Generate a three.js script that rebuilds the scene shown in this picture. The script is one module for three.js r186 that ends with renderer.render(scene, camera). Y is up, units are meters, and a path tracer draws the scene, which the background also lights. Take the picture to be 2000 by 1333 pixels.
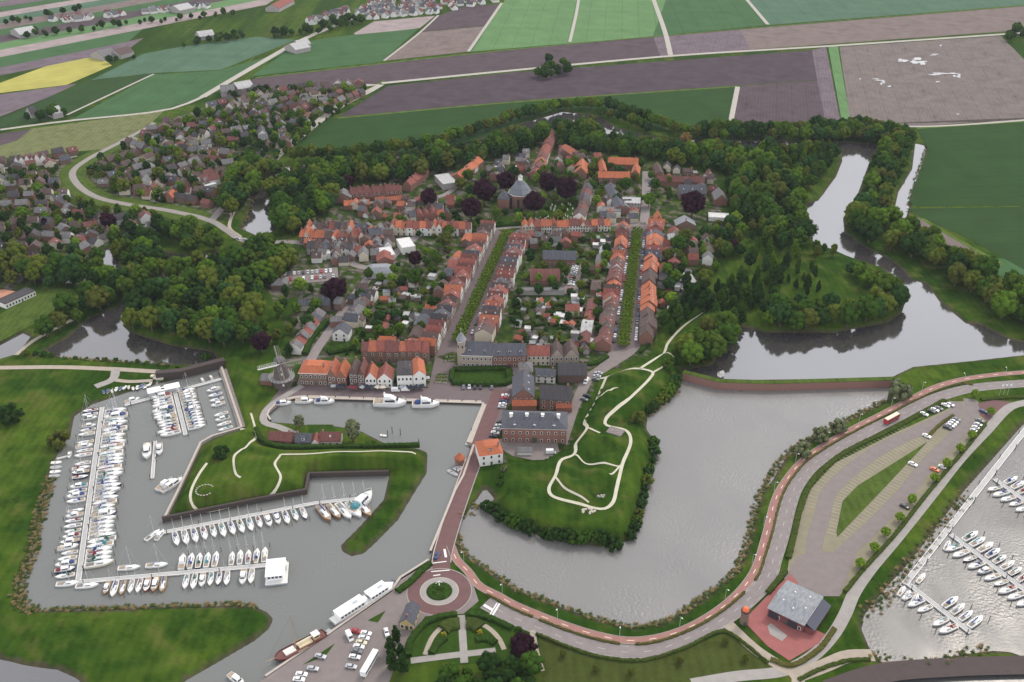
import * as THREE from 'three';
import { mergeGeometries } from 'three/addons/utils/BufferGeometryUtils.js';
import { RoundedBoxGeometry } from 'three/addons/geometries/RoundedBoxGeometry.js';
import { ImprovedNoise } from 'three/addons/math/ImprovedNoise.js';

// ───────────── camera, sky, sun, exposure ─────────────
const scene = new THREE.Scene();
const EYE = 300, PITCH = THREE.MathUtils.degToRad(30.28), FOCAL = 1944;      // metres above the polder; focal length for a 2000 px wide frame
const camera = new THREE.PerspectiveCamera(37.85, 2000 / 1333, 1, 9000);
camera.position.set(0, EYE, 0);
camera.lookAt(0, EYE - Math.sin(PITCH) * 100, -Math.cos(PITCH) * 100);
const renderer = new THREE.WebGLRenderer({ antialias: true });
renderer.toneMapping = THREE.LinearToneMapping;
renderer.toneMappingExposure = 1.22;
renderer.shadowMap.enabled = true;

const SUN_AZ = THREE.MathUtils.degToRad(38), SUN_EL = THREE.MathUtils.degToRad(47);  // ahead and to one side, behind thin cloud
const sunDir = new THREE.Vector3(Math.sin(SUN_AZ) * Math.cos(SUN_EL), Math.sin(SUN_EL), -Math.cos(SUN_AZ) * Math.cos(SUN_EL));
const sun = new THREE.DirectionalLight(0xfff3e4, 1.5);
sun.position.copy(sunDir).multiplyScalar(1500).add(new THREE.Vector3(0, 0, -600));
sun.target.position.set(0, 0, -600);
sun.castShadow = true;
sun.shadow.radius = 20;
sun.shadow.mapSize.set(4096, 4096);
Object.assign(sun.shadow.camera, { left: -800, right: 800, top: 900, bottom: -900, near: 10, far: 3500 });
scene.add(sun, sun.target);

const perlin = new ImprovedNoise();
function fbm(x, y, z = 0, oct = 4) { let s = 0, a = 0.5; for (let i = 0; i < oct; i++) { s += a * perlin.noise(x, y, z + i * 7.3); x *= 2.03; y *= 2.03; a *= 0.5; } return s; }
{ // overcast sky: bright milky horizon, broken grey cloud higher up, sun glowing through
  const W = 512, Hh = 256, d = new Float32Array(W * Hh * 4), v = new THREE.Vector3();
  for (let j = 0; j < Hh; j++) for (let i = 0; i < W; i++) {
    const el = ((j + 0.5) / Hh - 0.5) * Math.PI, az = ((i + 0.5) / W - 0.5) * 2 * Math.PI;
    v.set(Math.cos(el) * Math.cos(az), Math.sin(el), Math.cos(el) * Math.sin(az));
    const up = Math.max(0, v.y);
    const cl = fbm(v.x * 2.2 / (up + 0.35), v.z * 2.2 / (up + 0.35), 3.1, 5);
    let L = 0.66 + 1.9 * Math.exp(-up / 0.28) + cl * 0.55 * Math.min(1, up * 4 + 0.25);
    const ang = Math.acos(THREE.MathUtils.clamp(v.dot(sunDir), -1, 1));
    L += 1.1 * Math.exp(-((ang / 0.42) ** 2));
    if (v.y < 0) L *= Math.max(0.25, 1 + v.y * 4);
    const t = Math.min(1, up * 1.6);
    d.set([L * (0.985 - 0.03 * t), L * (0.985 - 0.005 * t), L * (1.03 + 0.02 * t), 1], (j * W + i) * 4);
  }
  const sky = new THREE.DataTexture(d, W, Hh, THREE.RGBAFormat, THREE.FloatType);
  sky.mapping = THREE.EquirectangularReflectionMapping;
  sky.magFilter = THREE.LinearFilter; sky.minFilter = THREE.LinearFilter; sky.needsUpdate = true;
  scene.background = sky; scene.environment = sky;
}
scene.fog = new THREE.FogExp2(0xe4e9fb, 0.00003);

// ───────────── helpers ─────────────
let seed = 12345;
const rnd = () => { seed = (seed + 0x6D2B79F5) | 0; let t = Math.imul(seed ^ (seed >>> 15), 1 | seed); t = (t + Math.imul(t ^ (t >>> 7), 61 | t)) ^ t; return ((t ^ (t >>> 14)) >>> 0) / 4294967296; };
const rr = (a, b) => a + (b - a) * rnd();
const pick = (a) => a[Math.floor(rnd() * a.length)];
const clamp = THREE.MathUtils.clamp, lerp = THREE.MathUtils.lerp, sstep = THREE.MathUtils.smoothstep;
// survey: a point read off the photograph becomes ground-plan metres [x, z] on the level y
function g(px, py, y = 0) {
  const a = (px - 1000) / FOCAL, b = -(py - 666.5) / FOCAL;
  const dy = Math.cos(PITCH) * b - Math.sin(PITCH), dz = -Math.sin(PITCH) * b - Math.cos(PITCH);
  const t = (y - EYE) / dy;
  return [a * t, dz * t];
}
const gp = (pts, y = 0) => pts.map(([a, b]) => g(a, b, y));
const names = new Map();
function numbered(n) { const k = names.get(n) ?? 0; names.set(n, k + 1); return k ? `${n}_${String(k).padStart(3, '0')}` : n; }
const ORD = ['first', 'second', 'third', 'fourth', 'fifth', 'sixth', 'seventh', 'eighth', 'ninth', 'tenth', 'eleventh', 'twelfth'];
const ord = (i) => ORD[i] ?? (i + 1) + (((i + 1) % 10 === 1 && i !== 10) ? 'st' : (i + 1) % 10 === 2 ? 'nd' : (i + 1) % 10 === 3 ? 'rd' : 'th');
function tag(o, label, category, group, kind) { if (label) o.userData.label = label; if (category) o.userData.category = category; if (group) o.userData.group = group; if (kind) o.userData.kind = kind; return o; }
function part(name, geo, mat, parent) { const m = new THREE.Mesh(geo, mat); m.name = name; m.castShadow = m.receiveShadow = true; parent.add(m); return m; }
function mesh(name, geo, mat) { return part(numbered(name), geo, mat, scene); }
function thing(name, label, category, [x, y, z], turn = 0, group) { const o = new THREE.Group(); o.name = numbered(name); o.position.set(x, y, z); o.rotation.y = turn; tag(o, label, category, group); scene.add(o); return o; }
function copyOf(o, pos, turn, label, group) { const c = o.clone(); c.name = numbered(o.name.replace(/_\d{3}$/, '')); c.position.set(...pos); c.rotation.y = turn; c.userData = { ...o.userData }; if (label) c.userData.label = label; if (group) c.userData.group = group; scene.add(c); return c; }
function struct(name, geo, mat) { const m = mesh(name, geo, mat); m.userData.kind = 'structure'; return m; }
const box = (w, h, d, x = 0, y = 0, z = 0) => new THREE.BoxGeometry(w, h, d).translate(x, y + h / 2, z);   // standing on y
const cyl = (r0, r1, h, n = 8, x = 0, y = 0, z = 0) => new THREE.CylinderGeometry(r1, r0, h, n).translate(x, y + h / 2, z);
function clean(geos) { return geos.map((q) => { let n = q.index ? q.toNonIndexed() : q.clone(); for (const k of Object.keys(n.attributes)) if (!['position', 'normal', 'uv'].includes(k)) n.deleteAttribute(k); if (!n.attributes.uv) n.setAttribute('uv', new THREE.BufferAttribute(new Float32Array(n.attributes.position.count * 2), 2)); return n; }); }
const join = (geos) => mergeGeometries(clean(geos));
function bar(a, b, r, n = 5) { const A = new THREE.Vector3(...a), B = new THREE.Vector3(...b), d = B.clone().sub(A); const c = new THREE.CylinderGeometry(r, r, d.length(), n); c.applyQuaternion(new THREE.Quaternion().setFromUnitVectors(new THREE.Vector3(0, 1, 0), d.clone().normalize())); const m = A.add(B).multiplyScalar(0.5); return c.translate(m.x, m.y, m.z); }
// geometry straight from triangles
function tris(list) { const gq = new THREE.BufferGeometry(); gq.setAttribute('position', new THREE.Float32BufferAttribute(list.flat(2), 3)); gq.computeVertexNormals(); const p = gq.attributes.position, uv = []; for (let i = 0; i < p.count; i++) uv.push(p.getX(i) + p.getZ(i) * 0.31, p.getY(i) + p.getZ(i) * 0.47); gq.setAttribute('uv', new THREE.Float32BufferAttribute(uv, 2)); return gq; }
const quad = (a, b, c, d) => [[a, b, c], [a, c, d]];
// textures: grain of a surface, in metres
function tex(size, metres, fn, srgb = true) {
  const d = new Uint8Array(size * size * 4);
  for (let j = 0; j < size; j++) for (let i = 0; i < size; i++) { const c = fn(i / size, j / size, i, j); const o = (j * size + i) * 4; for (let k = 0; k < 3; k++) { const q = Array.isArray(c) ? c[k] : c; d[o + k] = clamp(Math.round((srgb ? Math.pow(Math.max(0, q), 1 / 2.2) : q) * 255), 0, 255); } d[o + 3] = 255; }
  const t = new THREE.DataTexture(d, size, size); t.wrapS = t.wrapT = THREE.RepeatWrapping; t.magFilter = THREE.LinearFilter; t.minFilter = THREE.LinearMipmapLinearFilter; t.generateMipmaps = true;
  t.repeat.set(1 / metres, 1 / metres); if (srgb) t.colorSpace = THREE.SRGBColorSpace; t.needsUpdate = true; return t;
}
function tnoise(u, v, f, z, oct = 3) { // tileable noise
  const s = (a, b) => fbm(a * f, b * f, z, oct);
  return s(u, v) * (1 - u) * (1 - v) + s(u - 1, v) * u * (1 - v) + s(u, v - 1) * (1 - u) * v + s(u - 1, v - 1) * u * v;
}
const white = (i, j) => { const s = Math.sin(i * 127.1 + j * 311.7) * 43758.5453; return s - Math.floor(s); };
const T_GRAIN = tex(256, 14, (u, v, i, j) => 0.86 + tnoise(u, v, 9, 1, 4) * 0.30 + (white(i, j) - 0.5) * 0.16);
const T_GRASS = tex(512, 60, (u, v, i, j) => 0.86 + Math.sin(u * Math.PI * 2 * 14 + tnoise(u, v, 3, 41, 2) * 6) * 0.06 + tnoise(u, v, 7, 2, 4) * 0.60 + tnoise(u, v, 34, 4, 3) * 0.45 + (white(i, j) - 0.5) * 0.16);
const T_FURROW = tex(512, 90, (u, v, i, j) => 0.87 + tnoise(u, v, 5, 6, 4) * 0.5 + Math.sin(u * Math.PI * 2 * 30) * 0.05 + (Math.abs((u * 6) % 1 - 0.5) < 0.035 ? -0.10 : 0) + tnoise(u, v * 0.15, 40, 7, 2) * 0.30 + (white(i, j) - 0.5) * 0.08);
const T_CROP = tex(512, 110, (u, v, i, j) => 0.90 + tnoise(u, v, 4, 8, 4) * 0.36 + tnoise(u, v * 0.25, 30, 28, 2) * 0.16 + (Math.abs((u * 5) % 1 - 0.5) < 0.02 ? -0.20 : 0) + (white(i, j) - 0.5) * 0.06);
const T_ROOF = tex(256, 8, (u, v, i, j) => 0.82 + tnoise(u, v, 6, 9, 4) * 0.75 + Math.sin(v * Math.PI * 2 * 24) * 0.05 + (white(i >> 2, j >> 2) - 0.5) * 0.16);
const T_WALL = tex(256, 6, (u, v, i, j) => 0.9 + tnoise(u, v, 8, 11, 3) * 0.2 + (white(i >> 1, j) - 0.5) * 0.12);
const T_PAVE = tex(512, 24, (u, v, i, j) => 0.86 + tnoise(u, v, 6, 13, 4) * 0.26 + tnoise(u, v, 40, 15, 2) * 0.14 + (white(i, j) - 0.5) * 0.12);
const T_WATER = tex(512, 30, (u, v) => 0.5 + tnoise(u, v, 26, 17, 4) * 0.6, false);
const T_RIPPLE = tex(1024, 150, (u, v) => 0.5 + tnoise(u, v, 110, 17, 3) * 0.7 * clamp(0.45 + tnoise(u, v, 5, 31, 4) * 2.4, 0.05, 1.2), false);
const T_WIND = tex(512, 170, (u, v) => 0.72 + tnoise(u, v, 5, 21, 4) * 0.7 + tnoise(u, v * 0.4, 22, 23, 2) * 0.25, false);
const lin = (r, gg, b) => new THREE.Color().setRGB(r, gg, b);
const mat = (c, rough = 0.9, extra = {}) => new THREE.MeshStandardMaterial({ color: Array.isArray(c) ? lin(...c) : c, roughness: rough, ...extra });
const dull = (c, rough = 0.95, extra = {}) => new THREE.MeshPhysicalMaterial({ color: lin(...c), roughness: rough, specularIntensity: 0.06, ...extra });   // foliage, soil: hardly any gloss
// ───────────── the lie of the land ─────────────
const WATER_Y = -1;
const inPoly = (p, x, z) => { let s = false; for (let i = 0, j = p.length - 1; i < p.length; j = i++) { const [xi, zi] = p[i], [xj, zj] = p[j]; if ((zi > z) !== (zj > z) && x < ((xj - xi) * (z - zi)) / (zj - zi) + xi) s = !s; } return s; };
function edgeDist(p, x, z) { let m = 1e9; for (let i = 0, j = p.length - 1; i < p.length; j = i++) { const ax = p[j][0], az = p[j][1], dx = p[i][0] - ax, dz = p[i][1] - az; const t = clamp(((x - ax) * dx + (z - az) * dz) / (dx * dx + dz * dz + 1e-9), 0, 1); const ex = x - ax - dx * t, ez = z - az - dz * t; const q = ex * ex + ez * ez; if (q < m) m = q; } return Math.sqrt(m); }
const signed = (p, x, z) => (inPoly(p, x, z) ? -1 : 1) * edgeDist(p, x, z);   // negative inside
const bound = (p, pad = 14) => { const b = [1e9, 1e9, -1e9, -1e9]; for (const [x, z] of p) { b[0] = Math.min(b[0], x - pad); b[1] = Math.min(b[1], z - pad); b[2] = Math.max(b[2], x + pad); b[3] = Math.max(b[3], z + pad); } return b; };
const near = (b, x, z) => x > b[0] && z > b[1] && x < b[2] && z < b[3];

const WATERS = {
  harbour_water: [[432, 718], [472, 838], [415, 856], [392, 869], [346, 966], [319, 1021], [500, 984], [597, 966], [604, 934], [758, 930], [746, 977], [701, 1027], [662, 1066], [665, 1079], [685, 1090], [712, 1084], [738, 1060], [780, 1017], [808, 970], [836, 925], [837, 884], [822, 877], [750, 864], [707, 842], [660, 832], [587, 828], [527, 823], [522, 812], [537, 793], [560, 783], [582, 781], [944, 792], [912, 868], [925, 872], [905, 933], [889, 962], [841, 1080], [836, 1098], [782, 1131], [766, 1154], [640, 1242], [505, 1335], [470, 1360], [330, 1362], [364, 1333], [500, 1254], [528, 1230], [538, 1210], [522, 1193], [500, 1185], [459, 1181], [224, 1188], [64, 1193], [42, 1185], [39, 1143], [56, 1101], [73, 1028], [92, 961], [100, 934], [110, 896], [122, 874], [140, 850], [147, 814], [180, 792], [250, 768], [330, 746], [355, 739]],
  fortress_basin: [[947, 957], [938, 972], [908, 1012], [893, 1042], [898, 1064], [920, 1092], [976, 1129], [1000, 1147], [1098, 1185], [1168, 1210], [1238, 1224], [1302, 1213], [1364, 1174], [1434, 1118], [1453, 1080], [1473, 1003], [1487, 960], [1505, 940], [1535, 890], [1610, 842], [1690, 803], [1730, 783], [1736, 752], [1500, 763], [1405, 761], [1337, 742], [1322, 766], [1267, 812], [1265, 838], [1282, 864], [1281, 900], [1270, 934], [1263, 961], [1246, 1022], [1234, 1058], [1182, 1071], [1103, 1062], [1000, 1029], [947, 994], [962, 974]],
  outer_moat: [[1335, 724], [1402, 742], [1738, 737], [1782, 716], [1900, 704], [2060, 686], [2060, 700], [2090, 690], [2040, 678], [1975, 666], [1910, 634], [1887, 634], [1832, 588], [1810, 556], [1775, 546], [1765, 531], [1737, 508], [1687, 483], [1648, 456], [1645, 426], [1675, 376], [1700, 308], [1712, 284], [1650, 279], [1500, 277], [1360, 275], [1290, 272], [1205, 252], [1160, 226], [1100, 219], [1030, 240], [930, 276], [800, 305], [640, 318], [535, 330], [500, 372], [485, 420], [474, 447], [505, 461], [536, 450], [533, 432], [524, 405], [524, 352], [560, 335], [650, 330], [800, 318], [940, 290], [1040, 256], [1090, 236], [1150, 240], [1195, 266], [1290, 288], [1360, 292], [1500, 292], [1647, 297], [1647, 316], [1635, 346], [1600, 393], [1572, 398], [1590, 441], [1590, 471], [1660, 501], [1725, 522], [1778, 571], [1764, 612], [1737, 632], [1625, 652], [1500, 652], [1452, 640], [1392, 716]],
  field_ditch: [[1790, 281], [1811, 286], [1800, 322], [1775, 402], [1768, 426], [1748, 418], [1757, 376], [1784, 331]],
  west_moat: [[490, 484], [470, 484], [410, 497], [365, 503], [322, 494], [334, 526], [322, 541], [287, 563], [232, 601], [175, 624], [137, 659], [92, 684], [117, 697], [237, 705], [325, 711], [392, 711], [420, 700], [415, 690], [385, 684], [330, 676], [250, 650], [236, 636], [246, 620], [280, 590], [330, 560], [352, 530], [395, 520], [457, 518], [480, 505]],
  outer_ditch: [[192, 495], [217, 485], [228, 510], [231, 530], [217, 543], [205, 530]],
  sports_ditch: [[-40, 720], [-40, 700], [0, 674], [42, 652], [56, 659], [33, 690], [0, 700]],
  road_canal: [[163, 352], [170, 348], [172, 368], [183, 380], [176, 384], [164, 368]],
  yacht_harbour: [[2040, 805], [2000, 833], [1886, 962], [1780, 1101], [1729, 1157], [1692, 1204], [1687, 1232], [1702, 1266], [1729, 1297], [1780, 1294], [1836, 1283], [1936, 1269], [1970, 1271], [2060, 1300], [2200, 1180], [2300, 900], [2200, 800]],
  lock_water: [[1600, 1380], [1640, 1345], [1760, 1328], [1890, 1322], [2000, 1312], [2100, 1315], [2100, 1400], [1700, 1420]],
  field_pond: [[-60, 1280], [0, 1292], [55, 1305], [110, 1312], [150, 1330], [165, 1360], [0, 1390], [-60, 1380]],
};
const waterP = Object.entries(WATERS).map(([n, p]) => { const q = gp(p, WATER_Y); return { n, p: q, b: bound(q, 8) }; });
// earthworks: [outline at crest foot, height, slope width]
const MOUNDS = [
  { h: 4.5, s: 9, px: [[430, 706], [470, 838], [415, 857], [392, 870], [346, 967], [320, 1019], [500, 982], [596, 964], [603, 931], [757, 928], [835, 922], [836, 885], [820, 878], [640, 876], [560, 876], [520, 868], [505, 840], [498, 800], [508, 760], [500, 720], [470, 690]] },
  { h: 5, s: 9, px: [[960, 906], [1060, 900], [1098, 880], [1118, 850], [1150, 790], [1180, 735], [1215, 722], [1290, 690], [1330, 640], [1375, 605], [1400, 610], [1330, 700], [1333, 738], [1320, 766], [1266, 812], [1264, 838], [1281, 864], [1280, 900], [1262, 960], [1233, 1056], [1182, 1069], [1103, 1060], [1000, 1027], [950, 992], [968, 970]] },
  { h: 2.2, s: 12, px: [[560, 470], [545, 490], [540, 520], [470, 505], [390, 520], [350, 530], [300, 570], [245, 625], [250, 650], [330, 676], [415, 690], [500, 690], [540, 640], [540, 560], [580, 480]] },
  { h: 2.2, s: 12, px: [[1400, 480], [1420, 440], [1440, 340], [1560, 300], [1645, 300], [1600, 392], [1574, 402], [1590, 470], [1660, 502], [1725, 524], [1776, 572], [1762, 612], [1625, 648], [1500, 648], [1450, 636], [1400, 600], [1420, 540]] },
].map((m) => { const p = gp(m.px, 0); return { ...m, p, b: bound(p) }; });
// hollows and knolls on the bastions: px, py, radius, height
const LUMPS = [[1130, 955, 13, 2.2], [1172, 905, 12, 1.8], [1150, 905, 9, -2.2], [1190, 865, 8, 1.6], [1202, 745, 7, -2.2], [1232, 742, 5, -1.8], [1165, 970, 8, -1.5], [1195, 790, 9, 1.2], [1130, 930, 8, -1.8], [1175, 938, 9, 1.4],
  [470, 910, 12, 1.6], [440, 960, 10, 1.0], [500, 890, 9, -1.0], [520, 925, 10, 1.2], [450, 920, 6, -1.5], [490, 945, 7, 1.0], [410, 965, 6, 1.2], [1000, 960, 16, 1.5], [1040, 940, 9, -0.9], [660, 902, 18, 1.4], [740, 900, 18, 1.4]].map(([a, b, r, h]) => { const [x, z] = g(a, b, 4.5); return { x, z, r: r * 0.8, h: h * 1.35 }; });
// banks thrown up inside the bastions
const lineDist = (p, x, z) => { let m = 1e9; for (let i = 1; i < p.length; i++) { const ax = p[i - 1][0], az = p[i - 1][1], dx = p[i][0] - ax, dz = p[i][1] - az, t = clamp(((x - ax) * dx + (z - az) * dz) / (dx * dx + dz * dz + 1e-9), 0, 1); m = Math.min(m, Math.hypot(x - ax - dx * t, z - az - dz * t)); } return m; };
const RIDGES = [[[[1130, 898], [1138, 872], [1165, 862], [1200, 872], [1204, 895], [1180, 908], [1145, 908]], 1.7, 2.6], [[[1106, 925], [1094, 955], [1140, 975], [1186, 978], [1198, 945], [1168, 930], [1130, 922]], 1.9, 2.8], [[[1172, 752], [1160, 790], [1150, 815], [1178, 818], [1215, 782], [1190, 775]], 1.4, 2.4], [[[1196, 735], [1190, 760], [1215, 770], [1250, 740]], 1.4, 2.2], [[[470, 884], [440, 908], [428, 938], [450, 958], [500, 952], [526, 930], [522, 902]], 1.6, 2.8], [[[392, 900], [372, 945], [352, 990]], 1.3, 3, 1], [[[560, 905], [650, 903], [750, 900], [812, 898]], 1.5, 4, 1], [[[1290, 760], [1252, 800], [1250, 840], [1256, 880], [1244, 940], [1226, 1010]], 1.2, 3.2, 1]].map(([px, h, w, open]) => { const p = gp(px, 4.8); return { p, h, w, open, b: bound(p, 10) }; });
function height(x, z) {
  let h = 0;
  for (const m of MOUNDS) if (near(m.b, x, z) && inPoly(m.p, x, z)) { const t = sstep(edgeDist(m.p, x, z), 0, m.s); h = Math.max(h, m.h * t); }
  if (h > 2) for (const r of RIDGES) if (near(r.b, x, z)) { const d = r.open ? lineDist(r.p, x, z) : edgeDist(r.p, x, z); if (d < r.w * 2.2) h += r.h * Math.exp(-((d / r.w) ** 2)); }
  if (h > 2.5) for (const l of LUMPS) { const q = ((x - l.x) ** 2 + (z - l.z) ** 2) / (l.r * l.r); if (q < 6) h += l.h * Math.exp(-q * 1.6); }
  for (const w of waterP) if (near(w.b, x, z)) {
    const s = signed(w.p, x, z);
    if (s <= 0) return Math.max(-3.2, WATER_Y - 0.25 + s * 0.7);
    if (s < 3.2) h = Math.min(h, lerp(WATER_Y - 0.25, h, s / 3.2));
  }
  return h;
}
const TOWN = gp([[520, 560], [580, 470], [600, 430], [680, 370], [900, 320], [1075, 270], [1120, 290], [1400, 340], [1410, 420], [1390, 540], [1290, 640], [1270, 690], [1180, 735], [1130, 800], [1110, 880], [960, 905], [945, 850], [945, 795], [560, 775], [540, 760], [560, 640]]);
const VILLAGE = gp([[-60, 300], [180, 310], [300, 250], [440, 190], [560, 160], [720, 165], [700, 185], [590, 270], [545, 310], [520, 340], [490, 400], [440, 430], [300, 440], [230, 470], [200, 530], [-60, 590]]);
const bTown = bound(TOWN), bVil = bound(VILLAGE);
const GREEN = [0.023, 0.058, 0.005], GREEN2 = [0.066, 0.112, 0.011], DRY = [0.10, 0.095, 0.028], EARTH = [0.13, 0.10, 0.075], PAVING = [0.17, 0.15, 0.135], MUD = [0.075, 0.06, 0.042], GARDEN = [0.03, 0.055, 0.014];
const mixc = (a, b, t) => [lerp(a[0], b[0], t), lerp(a[1], b[1], t), lerp(a[2], b[2], t)];
const MEADOW2 = gp([[-80, 780], [140, 800], [150, 900], [60, 1190], [540, 1190], [380, 1340], [-80, 1340]]);
function landColour(x, z, h) {
  const n1 = fbm(x / 60, z / 60, 1.5, 3), n2 = fbm(x / 9, z / 9, 5.5, 3);
  let c = mixc(GREEN, GREEN2, clamp(0.40 + n1 * 2.0 + n2 * 1.5, 0, 1));
  if (n2 > 0.12) c = mixc(c, DRY, clamp((n2 - 0.12) * 2.6, 0, 0.5));
  if (h < 1.6) {
    const t = near(bTown, x, z) && inPoly(TOWN, x, z), v = !t && near(bVil, x, z) && inPoly(VILLAGE, x, z);
    if (t || v) {
      const q = fbm(x / 4.5, z / 4.5, 9.5, 3), e = fbm(x / 5, z / 5, 19.5, 2);
      c = q > 0.17 ? PAVING : q > 0.04 ? mixc(GARDEN, EARTH, clamp(0.5 + e * 2, 0, 1)) : mixc(GARDEN, GREEN2, clamp(0.3 + e * 1.6, 0, 1));
      c = c.map((k) => k * (1 + n2 * 0.5));
    }
  }
  if (h < -0.35) c = mixc(c, MUD, 0.85);
  return c;
}
const M_LAND = dull([1, 1, 1], 0.96, { vertexColors: true, map: T_GRASS });
{
  const line = (lo, hi, step, far, dir) => { const a = []; for (let v = lo; v <= hi + 1e-6; v += step) a.push(v); let s = step * 2, v = hi; while (v < far) { v += s; s *= 1.35; a.push(v); } s = step * 2; v = lo; const pre = []; while (v > dir) { v -= s; s *= 1.35; pre.unshift(v); } return [...pre, ...a]; };
  const xs = line(-420, 460, 2, 5500, -5500), zs = line(-1010, -232, 2, 300, -7800);
  const nx = xs.length, nz = zs.length, pos = new Float32Array(nx * nz * 3), col = new Float32Array(nx * nz * 3), uv = new Float32Array(nx * nz * 2), idx = [];
  let k = 0;
  for (let j = 0; j < nz; j++) for (let i = 0; i < nx; i++, k++) {
    const x = xs[i], z = zs[j], h = height(x, z), c = landColour(x, z, h);
    pos.set([x, h, z], k * 3); col.set(c, k * 3); uv.set([x, z], k * 2);
    if (i && j) { const a = k, b = k - 1, cc = k - nx, d = k - nx - 1; idx.push(d, b, a, d, a, cc); }
  }
  const gq = new THREE.BufferGeometry();
  gq.setAttribute('position', new THREE.BufferAttribute(pos, 3)); gq.setAttribute('color', new THREE.BufferAttribute(col, 3)); gq.setAttribute('uv', new THREE.BufferAttribute(uv, 2));
  gq.setIndex(idx); gq.computeVertexNormals();
  struct('ground', gq, M_LAND);
}
// water sheets, a little wider than the shore so that they run into the banks
function shapeGeo(p, y, rot = 0) {
  const s = new THREE.Shape(p.map(([x, z]) => new THREE.Vector2(x, -z)));
  const q = new THREE.ShapeGeometry(s); const pos = q.attributes.position, uv = q.attributes.uv, c = Math.cos(rot), sn = Math.sin(rot);
  for (let i = 0; i < pos.count; i++) { const x = pos.getX(i), z = -pos.getY(i); uv.setXY(i, x * c + z * sn, -x * sn + z * c); }
  return q.rotateX(-Math.PI / 2).translate(0, y, 0);
}
function grown(p, d) { // offset a polygon outwards
  let A = 0; for (let i = 0; i < p.length; i++) { const [x0, z0] = p[i], [x1, z1] = p[(i + 1) % p.length]; A += x0 * z1 - x1 * z0; }
  const sg = A > 0 ? 1 : -1;
  return p.map((q, i) => { const a = p[(i + p.length - 1) % p.length], b = p[(i + 1) % p.length]; const n1 = [q[1] - a[1], a[0] - q[0]], n2 = [b[1] - q[1], q[0] - b[0]]; const l1 = Math.hypot(...n1) || 1, l2 = Math.hypot(...n2) || 1; let nx = n1[0] / l1 + n2[0] / l2, nz = n1[1] / l1 + n2[1] / l2; const l = Math.hypot(nx, nz) || 1; return [q[0] + nx / l * d * sg, q[1] + nz / l * d * sg]; });
}
const waterM = (c, rough, bump, ior = 1.45, tx = T_WATER) => new THREE.MeshPhysicalMaterial({ color: lin(...c), roughness: rough, roughnessMap: T_WIND, ior, bumpMap: tx, bumpScale: bump });
const M_WATER = waterM([0.150, 0.155, 0.145], 0.22, 0.22, 1.5, T_RIPPLE), M_WATER_OPEN = waterM([0.165, 0.16, 0.15], 0.36, 0.26, 1.6, T_RIPPLE), M_WATER_STILL = waterM([0.05, 0.045, 0.045], 0.10, 0.012, 2.7), M_WATER_CHOP = waterM([0.085, 0.085, 0.083], 0.45, 0.2, 1.45, T_RIPPLE);
for (const w of waterP) struct(w.n, shapeGeo(grown(w.p, 1.2), WATER_Y), { harbour_water: M_WATER, fortress_basin: M_WATER_OPEN, yacht_harbour: M_WATER_CHOP, lock_water: M_WATER_CHOP }[w.n] ?? M_WATER_STILL);

// ribbons that follow the ground: roads, paths, kerbs, hedges
function smooth(p, step = 3, closed = false) { const c = new THREE.CatmullRomCurve3(p.map(([x, z]) => new THREE.Vector3(x, 0, z)), closed, 'centripetal'); const n = Math.max(2, Math.ceil(c.getLength() / step)); return c.getSpacedPoints(n).map((v) => [v.x, v.z]); }
function sides(p, closed) { return p.map((q, i) => { const a = p[closed ? (i + p.length - 1) % p.length : Math.max(0, i - 1)], b = p[closed ? (i + 1) % p.length : Math.min(p.length - 1, i + 1)]; const dx = b[0] - a[0], dz = b[1] - a[1], l = Math.hypot(dx, dz) || 1; return [-dz / l, dx / l]; }); }
function ribbonGeo(p, w0, w1, off, { lanes = 2, level = null } = {}) { // from w0 to w1 metres beside the line
  const s = sides(p), pos = [], uv = [], idx = []; let run = 0;
  p.forEach((q, i) => { if (i) run += Math.hypot(q[0] - p[i - 1][0], q[1] - p[i - 1][1]); for (let k = 0; k <= lanes; k++) { const w = lerp(w0, w1, k / lanes), x = q[0] + s[i][0] * w, z = q[1] + s[i][1] * w; pos.push(x, (level ?? Math.max(height(x, z), -0.4)) + off, z); uv.push(w, run); if (i && k) { const a = i * (lanes + 1) + k, b = a - 1, c = a - lanes - 1, d = c - 1; idx.push(d, b, a, d, a, c); } } });
  const q = new THREE.BufferGeometry(); q.setAttribute('position', new THREE.Float32BufferAttribute(pos, 3)); q.setAttribute('uv', new THREE.Float32BufferAttribute(uv, 2)); q.setIndex(idx); q.computeVertexNormals();
  if (q.attributes.normal.getY(0) < 0) { const ix = q.index.array; for (let i = 0; i < ix.length; i += 3) [ix[i], ix[i + 1]] = [ix[i + 1], ix[i]]; q.computeVertexNormals(); }
  return q;
}
function ribbon(name, px, w, m, off = 0.08, y = 0, o = {}) { return struct(name, ribbonGeo(o.raw ? px : smooth(gp(px, y), o.step ?? 3), -w / 2, w / 2, off, o), m); }
function sheet(name, px, m, off = 0.06, rot = 0, y = 0) { return struct(name, shapeGeo(gp(px, y), y + off, rot), m); }

// the curving road from the village over the moat bridge keeps clear of trees and houses
const BRIDGE_ROAD = [[560, 472], [520, 474], [475, 470], [445, 452], [412, 432], [330, 412], [250, 400], [190, 386], [152, 362], [142, 335], [170, 312], [240, 275], [300, 240]], bridgeLine = smooth(gp(BRIDGE_ROAD), 8);
const nearRoad = (x, z, d) => bridgeLine.some((q) => Math.abs(q[0] - x) < d && Math.abs(q[1] - z) < d);
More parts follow.
